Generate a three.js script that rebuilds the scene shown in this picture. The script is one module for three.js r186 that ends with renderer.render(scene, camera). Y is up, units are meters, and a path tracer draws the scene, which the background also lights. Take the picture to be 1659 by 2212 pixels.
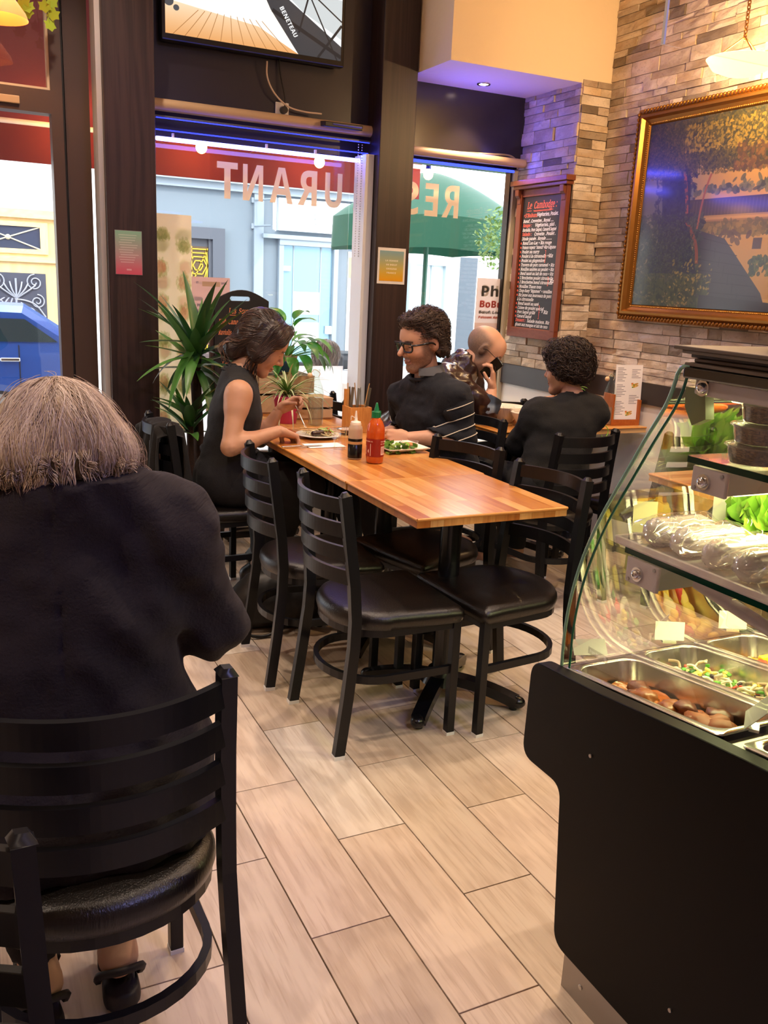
import * as THREE from 'three';
import { mergeGeometries, mergeVertices } from 'three/addons/utils/BufferGeometryUtils.js';
import { RoundedBoxGeometry } from 'three/addons/geometries/RoundedBoxGeometry.js';
import { RectAreaLightUniformsLib } from 'three/addons/lights/RectAreaLightUniformsLib.js';
import { FontLoader } from 'three/addons/loaders/FontLoader.js';
import { TextGeometry } from 'three/addons/geometries/TextGeometry.js';

// ---------------------------------------------------------------- camera, sky, sun, area lights, exposure
const scene = new THREE.Scene();
const camera = new THREE.PerspectiveCamera(59.93, 1659 / 2212, 0.05, 200);
camera.position.set(0, 1.45, 0);
camera.rotation.order = 'YXZ';
camera.rotation.set(-14.402 * Math.PI / 180, -26.474 * Math.PI / 180, 2.725 * Math.PI / 180);
scene.add(camera);
const renderer = new THREE.WebGLRenderer({ antialias: true });
renderer.toneMapping = THREE.LinearToneMapping;
renderer.toneMappingExposure = 1.0;
renderer.shadowMap.enabled = true;
renderer.shadowMap.type = THREE.PCFSoftShadowMap;
scene.background = new THREE.Color(0.86, 0.93, 1.0);          // bright overcast sky
scene.backgroundIntensity = 5.2;
RectAreaLightUniformsLib.init();
const sun = new THREE.DirectionalLight(0xfff1dc, 1.5);          // sun over the restaurant's roof, onto the houses opposite
sun.position.set(6, 16, 9); sun.target.position.set(2.5, 0, -9.5);
sun.castShadow = true; sun.shadow.mapSize.set(2048, 2048);
Object.assign(sun.shadow.camera, { left: -12, right: 12, top: 12, bottom: -12, near: 1, far: 45 });
sun.shadow.bias = -0.0005; sun.shadow.radius = 2;
scene.add(sun, sun.target);
function areaLight(color, intensity, w, h, pos, look) {
  const l = new THREE.RectAreaLight(color, intensity, w, h);
  l.position.set(...pos); l.lookAt(...look); scene.add(l); return l;
}
// ---------------------------------------------------------------- helpers
const { PI, sin, cos, sqrt, abs, min, max, floor } = Math;
function mulberry(a) { return () => { a |= 0; a = a + 0x6D2B79F5 | 0; let t = Math.imul(a ^ a >>> 15, 1 | a); t = t + Math.imul(t ^ t >>> 7, 61 | t) ^ t; return ((t ^ t >>> 14) >>> 0) / 4294967296; }; }
let rnd = mulberry(7);
const rr = (a, b) => a + (b - a) * rnd();
const V = (x, y, z) => new THREE.Vector3(x, y, z);
const A2V = (a) => a.isVector3 ? a.clone() : new THREE.Vector3(a[0], a[1], a[2]);
const clamp = (x, a = 0, b = 1) => x < a ? a : x > b ? b : x;
const lerp = (a, b, t) => a + (b - a) * t;
const sstep = (a, b, x) => { const t = clamp((x - a) / (b - a)); return t * t * (3 - 2 * t); };
function hash3(x, y, z) { let h = Math.imul(x, 374761393) + Math.imul(y, 668265263) + Math.imul(z, 2147483647 ^ 0x5bd1e995) | 0; h = Math.imul(h ^ h >>> 13, 1274126177); h ^= h >>> 16; return (h >>> 0) / 4294967296; }
function noise3(x, y, z) {
  const X = floor(x), Y = floor(y), Z = floor(z); let u = x - X, v = y - Y, w = z - Z;
  u = u * u * (3 - 2 * u); v = v * v * (3 - 2 * v); w = w * w * (3 - 2 * w);
  const h = (i, j, k) => hash3(X + i, Y + j, Z + k);
  return lerp(lerp(lerp(h(0, 0, 0), h(1, 0, 0), u), lerp(h(0, 1, 0), h(1, 1, 0), u), v), lerp(lerp(h(0, 0, 1), h(1, 0, 1), u), lerp(h(0, 1, 1), h(1, 1, 1), u), v), w);
}
function pnoise(x, y, px, py, s = 0) { // tiling value noise, 0..1
  const X = floor(x), Y = floor(y); let u = x - X, v = y - Y; u = u * u * (3 - 2 * u); v = v * v * (3 - 2 * v);
  const h = (i, j) => hash3(((i % px) + px) % px, ((j % py) + py) % py, s);
  return lerp(lerp(h(X, Y), h(X + 1, Y), u), lerp(h(X, Y + 1), h(X + 1, Y + 1), u), v);
}
function fbm(u, v, fx, fy, oct = 4, s = 0) { let a = 0, w = .5, t = 0; for (let o = 0; o < oct; o++) { a += w * pnoise(u * fx, v * fy, fx, fy, s + o); t += w; w *= .55; fx *= 2; fy *= 2; } return a / t; }
function dataTex(w, h, fn, srgb = true) {
  const d = new Uint8Array(w * h * 4);
  for (let y = 0; y < h; y++) for (let x = 0; x < w; x++) { const c = fn(x / w, y / h), i = (y * w + x) * 4; d[i] = clamp(c[0]) * 255; d[i + 1] = clamp(c[1]) * 255; d[i + 2] = clamp(c[2]) * 255; d[i + 3] = 255; }
  const t = new THREE.DataTexture(d, w, h); t.wrapS = t.wrapT = THREE.RepeatWrapping; t.magFilter = THREE.LinearFilter; t.minFilter = THREE.LinearMipmapLinearFilter; t.generateMipmaps = true;
  if (srgb) t.colorSpace = THREE.SRGBColorSpace; t.needsUpdate = true; return t;
}
const grayTex = (w, h, fn) => dataTex(w, h, (u, v) => { const g = fn(u, v); return [g, g, g]; }, false);
function canvasTex(w, h, draw, srgb = true) {
  const c = document.createElement('canvas'); c.width = w; c.height = h; const g = c.getContext('2d'); draw(g, w, h);
  const t = new THREE.CanvasTexture(c); if (srgb) t.colorSpace = THREE.SRGBColorSpace; t.wrapS = t.wrapT = THREE.ClampToEdgeWrapping; return t;
}
const hex2 = (h) => [(h >> 16 & 255) / 255, (h >> 8 & 255) / 255, (h & 255) / 255];
const mix3 = (a, b, t) => [lerp(a[0], b[0], t), lerp(a[1], b[1], t), lerp(a[2], b[2], t)];
const std = (o) => new THREE.MeshStandardMaterial(Object.assign({ roughness: .6 }, o));
const phys = (o) => new THREE.MeshPhysicalMaterial(Object.assign({ roughness: .5 }, o));
// geometry helpers: everything becomes non-indexed with position, normal, uv
function norm(g) { let q = g.index ? g.toNonIndexed() : g; if (!q.attributes.normal) q.computeVertexNormals(); if (!q.attributes.uv) q.setAttribute('uv', new THREE.BufferAttribute(new Float32Array(q.attributes.position.count * 2), 2)); for (const k of Object.keys(q.attributes)) if (!['position', 'normal', 'uv', 'color'].includes(k)) q.deleteAttribute(k); q.groups = []; q.clearGroups?.(); return q; }
function merge(list) { list = list.flat(9); if (list.length > 1 && list.length < 40) list.forEach((g, i) => { if (g.type && /Box/.test(g.type)) { g.computeBoundingBox(); const c = g.boundingBox.getCenter(V()), s = g.boundingBox.getSize(V()), e = i * .0003; g.translate(-c.x, -c.y, -c.z).scale(1 + e / s.x, 1 + e / s.y, 1 + e / s.z).translate(c.x, c.y, c.z); } }); list = list.map(norm); const col = list.some((g) => g.attributes.color); if (col) for (const g of list) if (!g.attributes.color) g.setAttribute('color', new THREE.BufferAttribute(new Float32Array(g.attributes.position.count * 3).fill(1), 3)); return list.length === 1 ? list[0] : mergeGeometries(list, false); }
function boxUV(g, s = 1) { // uv in metres from the dominant axis
  g = g.index ? g.toNonIndexed() : g; const p = g.attributes.position, n = g.attributes.normal, uv = new Float32Array(p.count * 2);
  for (let i = 0; i < p.count; i++) { const a = abs(n.getX(i)), b = abs(n.getY(i)), c = abs(n.getZ(i)); let u, v; if (a >= b && a >= c) { u = p.getZ(i); v = p.getY(i); } else if (b >= c) { u = p.getX(i); v = p.getZ(i); } else { u = p.getX(i); v = p.getY(i); } uv[2 * i] = u * s; uv[2 * i + 1] = v * s; }
  g.setAttribute('uv', new THREE.BufferAttribute(uv, 2)); return g;
}
const M4 = (pos = [0, 0, 0], rot = [0, 0, 0], sc = [1, 1, 1]) => new THREE.Matrix4().compose(V(...pos), new THREE.Quaternion().setFromEuler(new THREE.Euler(...rot)), V(...sc));
const mv = (g, pos, rot, sc) => g.applyMatrix4(M4(pos, rot, sc));
const bx = (x0, x1, y0, y1, z0, z1, r = 0) => { const w = abs(x1 - x0), h = abs(y1 - y0), d = abs(z1 - z0); const g = r > 0 ? new RoundedBoxGeometry(w, h, d, 2, min(r, w / 2.01, h / 2.01, d / 2.01)) : new THREE.BoxGeometry(w, h, d); return g.translate((x0 + x1) / 2, (y0 + y1) / 2, (z0 + z1) / 2); };
const bc = (w, h, d, pos, rot, r = 0) => mv(r > 0 ? new RoundedBoxGeometry(w, h, d, 2, min(r, w / 2.01, h / 2.01, d / 2.01)) : new THREE.BoxGeometry(w, h, d), pos, rot);
function rod(a, b, r, r2 = r, seg = 10) { a = A2V(a); b = A2V(b); const d = b.clone().sub(a), L = d.length(); const g = new THREE.CylinderGeometry(r2, r, L, seg, 1); g.translate(0, L / 2, 0); g.applyQuaternion(new THREE.Quaternion().setFromUnitVectors(V(0, 1, 0), d.divideScalar(L))); return g.translate(a.x, a.y, a.z); }
function tube(pts, r, seg = 24, rad = 8, closed = false) { return new THREE.TubeGeometry(new THREE.CatmullRomCurve3(pts.map(A2V), closed), seg, r, rad, closed); }
function lathe(prof, seg = 32) { return new THREE.LatheGeometry(prof.map((p) => new THREE.Vector2(p[0], p[1])), seg); }
function sweepRect(pts, w, h, up = V(0, 1, 0)) { // rectangular bar along a polyline; w across, h along up
  pts = pts.map(A2V); const n = pts.length, ring = [];
  for (let i = 0; i < n; i++) { const t = pts[min(i + 1, n - 1)].clone().sub(pts[max(i - 1, 0)]).normalize(), s = t.clone().cross(up).normalize(), u = s.clone().cross(t).normalize(); ring.push([[-1, -1], [1, -1], [1, 1], [-1, 1]].map(([a, b]) => pts[i].clone().addScaledVector(s, a * w / 2).addScaledVector(u, b * h / 2))); }
  const P = [], UV = []; let L = 0;
  const quad = (a, b, c, d, l0, l1) => { for (const [q, u, v] of [[a, l0, 0], [b, l1, 0], [c, l1, w], [a, l0, 0], [c, l1, w], [d, l0, w]]) { P.push(q.x, q.y, q.z); UV.push(u, v); } };
  for (let i = 0; i + 1 < n; i++) { const l1 = L + pts[i].distanceTo(pts[i + 1]); for (let k = 0; k < 4; k++) { const m = (k + 1) % 4; quad(ring[i][m], ring[i + 1][m], ring[i + 1][k], ring[i][k], L, l1); } L = l1; }
  quad(ring[0][0], ring[0][1], ring[0][2], ring[0][3], 0, h); quad(ring[n - 1][3], ring[n - 1][2], ring[n - 1][1], ring[n - 1][0], 0, h);
  const g = new THREE.BufferGeometry(); g.setAttribute('position', new THREE.Float32BufferAttribute(P, 3)); g.setAttribute('uv', new THREE.Float32BufferAttribute(UV, 2)); g.computeVertexNormals(); return g;
}
function extr(pts, depth, bevel = 0, holes = []) { const s = new THREE.Shape(pts.map((p) => new THREE.Vector2(p[0], p[1]))); for (const h of holes) s.holes.push(new THREE.Path(h.map((p) => new THREE.Vector2(p[0], p[1])))); return new THREE.ExtrudeGeometry(s, { depth, bevelEnabled: bevel > 0, bevelThickness: bevel, bevelSize: bevel, bevelSegments: 2, curveSegments: 12 }); }
function roundPoly(pts, r) { const out = [], n = pts.length; for (let i = 0; i < n; i++) { const a = pts[(i + n - 1) % n], b = pts[i], c = pts[(i + 1) % n], la = Math.hypot(a[0] - b[0], a[1] - b[1]), lc = Math.hypot(c[0] - b[0], c[1] - b[1]), d = min(r, la * .45, lc * .45), p = [b[0] + (a[0] - b[0]) / la * d, b[1] + (a[1] - b[1]) / la * d], q = [b[0] + (c[0] - b[0]) / lc * d, b[1] + (c[1] - b[1]) / lc * d]; for (let k = 0; k <= 7; k++) { const t = k / 7, u = 1 - t; out.push([u * u * p[0] + 2 * u * t * b[0] + t * t * q[0], u * u * p[1] + 2 * u * t * b[1] + t * t * q[1]]); } } return out; }
function ribbon(pts, widths, up, fold = 0) { // a leaf: strip with a midrib, both sides, slight fold
  pts = pts.map(A2V); const n = pts.length, P = [], UV = [], I = [];
  for (let i = 0; i < n; i++) { const t = pts[min(i + 1, n - 1)].clone().sub(pts[max(i - 1, 0)]).normalize(); let s = t.clone().cross(up); if (s.lengthSq() < 1e-6) s.set(1, 0, 0); s.normalize(); const nn = s.clone().cross(t).normalize(); const w = widths[i]; for (const a of [-1, 0, 1]) { const q = pts[i].clone().addScaledVector(s, a * w).addScaledVector(nn, abs(a) * fold * w); P.push(q.x, q.y, q.z); UV.push((a + 1) / 2, i / (n - 1)); } }
  for (let i = 0; i + 1 < n; i++) for (const k of [0, 1]) { const a = i * 3 + k, b = a + 1, c = a + 3, d = a + 4; I.push(a, b, d, a, d, c); }
  const g = new THREE.BufferGeometry(); g.setAttribute('position', new THREE.Float32BufferAttribute(P, 3)); g.setAttribute('uv', new THREE.Float32BufferAttribute(UV, 2)); g.setIndex(I); g.computeVertexNormals(); return g;
}
function plate(a, b, c, d) { // flat quad a,b,c,d with uv 0..1 (a lower left, b lower right, c upper right, d upper left)
  const g = new THREE.BufferGeometry(); const P = [a, b, c, a, c, d].flatMap((p) => A2V(p).toArray()); g.setAttribute('position', new THREE.Float32BufferAttribute(P, 3)); g.setAttribute('uv', new THREE.Float32BufferAttribute([0, 0, 1, 0, 1, 1, 0, 0, 1, 1, 0, 1], 2)); g.computeVertexNormals(); return g;
}
// scene graph helpers
const used = {};
function numbered(name) { const n = used[name] = (used[name] ?? -1) + 1; return n ? name + '_' + String(n).padStart(3, '0') : name; }
function shadows(m) { m.castShadow = m.receiveShadow = true; return m; }
function tag(o, label, category, group, kind) { if (label) o.userData.label = label; if (category) o.userData.category = category; if (group) o.userData.group = group; if (kind) o.userData.kind = kind; return o; }
function thing(name, label, category, pos = [0, 0, 0], turn = 0, group) { const o = new THREE.Group(); o.name = numbered(name); o.position.set(...pos); o.rotation.y = turn; scene.add(o); return tag(o, label, category, group); }
function part(name, g, m, parent, label) { const o = shadows(new THREE.Mesh(merge([g]), m)); o.name = name; parent.add(o); if (label) o.userData.label = label; return o; }
function solo(name, g, m, label, category, group) { const o = shadows(new THREE.Mesh(merge([g]), m)); o.name = numbered(name); scene.add(o); return tag(o, label, category, group); }
function struct(name, g, m) { const o = g ? shadows(new THREE.Mesh(merge([g]), m)) : new THREE.Group(); o.name = name; o.userData.kind = 'structure'; scene.add(o); return o; }
function dup(root, label, pos, turn, group) { const r = root.clone(); r.userData = { ...root.userData }; r.name = numbered(root.name.replace(/_\d{3}$/, '')); if (pos) r.position.set(...pos); if (turn !== undefined) r.rotation.y = turn; scene.add(r); if (label) r.userData.label = label; if (group) r.userData.group = group; return r; }
// a thing whose geometry is written in world coordinates: shift the children so that the group sits at its base
function rebase(o, pos) { o.position.set(...pos); for (const c of o.children) c.position.sub(o.position); return o; }

// ---- signed distance bodies, meshed with surface nets
const SD = {
  cap: (a, b, ra, rb, k = .03) => ({ t: 0, a: A2V(a), b: A2V(b), ra, rb: rb ?? ra, k }),
  ell: (c, r, k = .02, rot, neg) => { const q = rot ? new THREE.Quaternion().setFromEuler(new THREE.Euler(...rot)).invert() : null; return { t: 1, c: A2V(c), r, k, q, neg }; },
};
const tmpV = new THREE.Vector3();
function sdPrim(p, x, y, z) {
  if (p.t === 0) { const { a, b } = p, dx = b.x - a.x, dy = b.y - a.y, dz = b.z - a.z, L = dx * dx + dy * dy + dz * dz; let h = L > 0 ? ((x - a.x) * dx + (y - a.y) * dy + (z - a.z) * dz) / L : 0; h = h < 0 ? 0 : h > 1 ? 1 : h; const ex = x - a.x - dx * h, ey = y - a.y - dy * h, ez = z - a.z - dz * h; return sqrt(ex * ex + ey * ey + ez * ez) - (p.ra + (p.rb - p.ra) * h); }
  tmpV.set(x - p.c.x, y - p.c.y, z - p.c.z); if (p.q) tmpV.applyQuaternion(p.q); const [rx, ry, rz] = p.r; const k0 = sqrt((tmpV.x / rx) ** 2 + (tmpV.y / ry) ** 2 + (tmpV.z / rz) ** 2), k1 = sqrt((tmpV.x / rx / rx) ** 2 + (tmpV.y / ry / ry) ** 2 + (tmpV.z / rz / rz) ** 2); return k1 > 1e-9 ? k0 * (k0 - 1) / k1 : -min(rx, ry, rz);
}
function sdAll(ps, x, y, z, grow = 0) {
  let d = 1e3;
  for (const p of ps) { const e = sdPrim(p, x, y, z), k = p.k; if (p.neg) { const h = clamp(.5 - .5 * (d + e) / k); d = lerp(d, -e, h) + k * h * (1 - h); } else { const h = max(k - abs(d - e), 0) / k; d = min(d, e) - h * h * k * .25; } }
  return d - grow;
}
function nets(f, lo, hi, h) {
  const nx = Math.ceil((hi[0] - lo[0]) / h) + 1, ny = Math.ceil((hi[1] - lo[1]) / h) + 1, nz = Math.ceil((hi[2] - lo[2]) / h) + 1, F = new Float32Array(nx * ny * nz), id = new Int32Array(nx * ny * nz).fill(-1);
  const at = (i, j, k) => (k * ny + j) * nx + i;
  for (let k = 0; k < nz; k++) for (let j = 0; j < ny; j++) for (let i = 0; i < nx; i++) F[at(i, j, k)] = f(lo[0] + i * h, lo[1] + j * h, lo[2] + k * h);
  const P = [], I = [], E = [[0, 1], [0, 2], [0, 4], [1, 3], [1, 5], [2, 3], [2, 6], [3, 7], [4, 5], [4, 6], [5, 7], [6, 7]];
  for (let k = 0; k + 1 < nz; k++) for (let j = 0; j + 1 < ny; j++) for (let i = 0; i + 1 < nx; i++) {
    const c = []; let m = 0; for (let q = 0; q < 8; q++) { const v = F[at(i + (q & 1), j + (q >> 1 & 1), k + (q >> 2))]; c.push(v); if (v < 0) m |= 1 << q; }
    if (m === 0 || m === 255) continue; let x = 0, y = 0, z = 0, n = 0;
    for (const [a, b] of E) { if ((c[a] < 0) === (c[b] < 0)) continue; const t = c[a] / (c[a] - c[b]); x += lerp(a & 1, b & 1, t); y += lerp(a >> 1 & 1, b >> 1 & 1, t); z += lerp(a >> 2, b >> 2, t); n++; }
    id[at(i, j, k)] = P.length / 3; P.push(lo[0] + (i + x / n) * h, lo[1] + (j + y / n) * h, lo[2] + (k + z / n) * h);
  }
  for (let k = 1; k + 1 < nz; k++) for (let j = 1; j + 1 < ny; j++) for (let i = 1; i + 1 < nx; i++) {
    const a = F[at(i, j, k)] < 0;
    const q = (p, r, s, t, fl) => { const A = id[p], B = id[r], C = id[s], D = id[t]; if (A < 0 || B < 0 || C < 0 || D < 0) return; fl ? I.push(A, B, C, A, C, D) : I.push(A, C, B, A, D, C); };
    if (a !== F[at(i + 1, j, k)] < 0) q(at(i, j - 1, k - 1), at(i, j, k - 1), at(i, j, k), at(i, j - 1, k), a);
    if (a !== F[at(i, j + 1, k)] < 0) q(at(i - 1, j, k - 1), at(i - 1, j, k), at(i, j, k), at(i, j, k - 1), a);
    if (a !== F[at(i, j, k + 1)] < 0) q(at(i - 1, j - 1, k), at(i, j - 1, k), at(i, j, k), at(i - 1, j, k), a);
  }
  const g = new THREE.BufferGeometry(); g.setAttribute('position', new THREE.Float32BufferAttribute(P, 3)); g.setIndex(I); g.computeVertexNormals(); return g;
}
function sdBounds(ps, pad = .02) { const lo = [1e9, 1e9, 1e9], hi = [-1e9, -1e9, -1e9]; const ad = (c, r) => { ['x', 'y', 'z'].forEach((k, i) => { lo[i] = min(lo[i], c[k] - r - pad); hi[i] = max(hi[i], c[k] + r + pad); }); }; for (const p of ps) { if (p.neg) continue; if (p.t === 0) { ad(p.a, p.ra); ad(p.b, p.rb); } else ad(p.c, max(...p.r)); } return [lo, hi]; }
function sdMesh(ps, h = .012, grow = 0, mod) { const [lo, hi] = sdBounds(ps, .02 + grow + h); return nets((x, y, z) => { const d = sdAll(ps, x, y, z, grow); return mod ? mod(d, x, y, z) : d; }, lo, hi, h); }
// uv for organic meshes (metres, from position) and vertex colours from a function
function paint(g, fn) { const p = g.attributes.position, c = new Float32Array(p.count * 3); for (let i = 0; i < p.count; i++) { const q = fn(p.getX(i), p.getY(i), p.getZ(i)); c.set(q, i * 3); } g.setAttribute('color', new THREE.BufferAttribute(c, 3)); return g; }
function uvXY(g, s = 1) { const p = g.attributes.position, uv = new Float32Array(p.count * 2); for (let i = 0; i < p.count; i++) { uv[2 * i] = (p.getX(i) + p.getZ(i) * .7) * s; uv[2 * i + 1] = (p.getY(i) + p.getZ(i) * .2) * s; } g.setAttribute('uv', new THREE.BufferAttribute(uv, 2)); return g; }

// ---------------------------------------------------------------- materials
const TX = {
  tile: dataTex(1024, 1024, (u, v) => { const g = fbm(u, v, 44, 5, 5, 3), s = fbm(u, v, 150, 6, 3, 8), b = fbm(u, v, 9, 5, 4, 12); let c = mix3([.85, .80, .74], [.78, .72, .655], sstep(.35, .75, g)); c = mix3(c, [.90, .85, .78], sstep(.5, .8, b) * .5); return mix3(c, [.68, .60, .52], sstep(.6, .85, s) * .4); }),
  tileBump: grayTex(512, 512, (u, v) => fbm(u, v, 60, 4, 3, 8)),
  stave: dataTex(512, 512, (u, v) => { const w = fbm(u, v, 4, 3, 2, 30) * .1, g = fbm(u + w, v, 30, 3, 4, 21), s = fbm(u, v, 120, 6, 2, 25); return mix3(mix3([.88, .70, .45], [.82, .61, .36], sstep(.3, .75, g)), [.68, .46, .25], sstep(.6, .85, s) * .3); }),
  dark: dataTex(512, 512, (u, v) => { const w = fbm(u, v, 3, 2, 2, 40) * .08, g = fbm(u + w, v, 36, 3, 4, 41), s = fbm(u, v, 130, 5, 2, 45); return mix3(mix3([.255, .185, .17], [.175, .12, .11], sstep(.3, .75, g)), [.12, .08, .075], sstep(.55, .85, s) * .5); }),
  stone: dataTex(1024, 1024, (u, v) => { const a = fbm(u, v, 6, 9, 5, 51), b = fbm(u, v, 20, 34, 4, 55), c = fbm(u, v, 3, 4, 3, 58), d = fbm(u, v, 70, 90, 2, 60); let q = mix3([.90, .87, .83], [.78, .74, .69], sstep(.35, .7, a)); q = mix3(q, [.84, .74, .60], sstep(.6, .8, c) * .6); q = mix3(q, [.88, .86, .83], sstep(.55, .8, b) * .5); return mix3(q, [.62, .58, .54], sstep(.62, .9, d) * .35); }),
  stoneBump: grayTex(512, 512, (u, v) => fbm(u, v, 8, 14, 5, 51)),
  plaster: grayTex(512, 512, (u, v) => fbm(u, v, 16, 16, 5, 71)),
  weave: grayTex(256, 256, (u, v) => { const x = u * 64, y = v * 64; return .5 + .25 * sin(x * 2 * PI) * (floor(y) % 2 ? 1 : -1) + .25 * (pnoise(x * 2, y * 2, 128, 128, 3) - .5); }),
  fleck: grayTex(512, 512, (u, v) => fbm(u, v, 40, 40, 4, 91)),
};
const rep = (t, x, y = x) => { const c = t.clone(); c.repeat.set(x, y); c.needsUpdate = true; return c; };
const MT = {
  cream: std({ color: 0xe6d3b3, roughness: .85, bumpMap: rep(TX.plaster, 2), bumpScale: .001 }),
  white: std({ color: 0xe9e7e2, roughness: .6 }),
  whiteGloss: phys({ color: 0xefece4, roughness: .15, clearcoat: .6 }),
  navy: std({ color: 0x1c1a24, roughness: .32 }),
  black: std({ color: 0x121112, roughness: .38 }),
  chair: phys({ color: 0x151517, roughness: .34, specularIntensity: .6 }),
  vinyl: phys({ color: 0x17120f, roughness: .3, bumpMap: rep(TX.fleck, 6), bumpScale: .0006 }),
  iron: std({ color: 0x0f0f12, roughness: .25 }),
  darkWood: std({ map: rep(TX.dark, 1.2, .5), color: 0xd8d0d2, roughness: .42 }),
  counterBlack: phys({ color: 0x080504, roughness: .45, specularIntensity: .25 }),
  steel: std({ color: 0xc9c6c0, metalness: 1, roughness: .28 }),
  steelDull: std({ color: 0xa9a5a2, metalness: 1, roughness: .42 }),
  chrome: std({ color: 0xdddddd, metalness: 1, roughness: .12 }),
  grayPlastic: std({ color: 0xb4a9a9, roughness: .5 }),
  glass: phys({ color: 0xffffff, transmission: 1, thickness: 0, roughness: 0, ior: 1.5 }),
  greenEdge: phys({ color: 0x0e5a45, roughness: .1, transmission: .3, thickness: 0 }),
  paper: std({ color: 0xf7f5ee, roughness: .8 }),
  gold: std({ color: 0x9a6a2a, metalness: .75, roughness: .36 }),
};
// ---------------------------------------------------------------- the room
const ZF = -4.95, ZB = -4.376, XR = 3.5, XP = 3.285, HC = 3.3;
// floor: slab with porcelain plank tiles laid in half bond, each tile its own piece
{
  const fl = struct('floor', bx(-2.7, 3.6, -.2, -.008, -5.1, 3.1), std({ color: 0x3b332c, roughness: .9 }));
  const mats = [0xffffff, 0xf3ece4, 0xfaf1ea, 0xe9dfd4].map((c) => std({ map: TX.tile, color: c, roughness: .34, bumpMap: TX.tileBump, bumpScale: .0004 }));
  const W = .2015, L = .638, gap = .0032, variants = [];
  for (let i = 0; i < 10; i++) { const g = boxUV(bc(W - gap, .008, L - gap, [0, 0, 0], [0, 0, 0], .0012)); const uv = g.attributes.uv, ou = rr(0, 3), ov = rr(0, 3), fl2 = i % 2 ? -1 : 1; for (let k = 0; k < uv.count; k++) uv.setXY(k, uv.getX(k) * 1.3 + ou, uv.getY(k) * 1.3 * fl2 + ov); variants.push(g); }
  const rest = [];
  for (let r = -15; r <= 14; r++) {
    const x = .7585 + r * W; if (x - W / 2 < -2.7 || x + W / 2 > 3.62) continue; const off = ((r % 2) + 2) % 2 ? -1.268 : -1.587;
    for (let n = -6; n <= 7; n++) {
      const z = off - .32 + n * L; if (z - L / 2 < -5.4 || z + L / 2 > 3.2) continue;
      const seen = x > .05 && x < 3.4 && z < -.7 && z > -5.1 && z < -.55 - (x - 1.1) * .25, v = Math.floor(rr(0, 10)), m = Math.floor(rr(0, 4));
      if (seen) { const o = shadows(new THREE.Mesh(variants[v], mats[m])); o.name = 'floor_tile'; o.position.set(x, -.004, z); fl.add(o); }
      else rest.push(variants[v].clone().translate(x, -.004, z));
    }
  }
  const o = part('floor_tile', rest, mats[0], fl); o.userData.kind = 'stuff';
}
struct('ceiling', bx(-2.7, 3.6, HC, HC + .12, -5.1, 3.1), MT.cream);
struct('wall_left', bx(-2.7, -2.6, 0, HC, -5.05, 3.1), MT.cream);
struct('wall_back', bx(-2.6, 3.5, 0, HC, 3, 3.1), MT.cream);
// front wall: low sill wall, dark boarding above the windows, upper parts
struct('wall_front', [bx(1.02, 2.32, 0, .42, ZF - .12, ZF), bx(2.5, XR, 0, .42, ZF - .12, ZF), bx(-2.6, -1.2, 0, HC, ZF - .12, ZF), bx(-1.2, .8, 2.95, HC, ZF - .12, ZF)], MT.white);
struct('trim_1', [bx(1.0, 2.29, 2.29, HC, ZF - .1, ZF + .06), bx(1.0, 2.29, 2.135, 2.291, ZF - .1, ZF + .001)], std({ color: 0x231f2b, roughness: .34 }));
struct('trim_2', [bx(2.42, 3.3, 2.2, 2.6, ZF - .1, ZF + .03), bx(2.42, 3.3, 2.155, 2.2, ZF - .1, ZF - .02)], std({ color: 0x231f26, roughness: .2 }));
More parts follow.
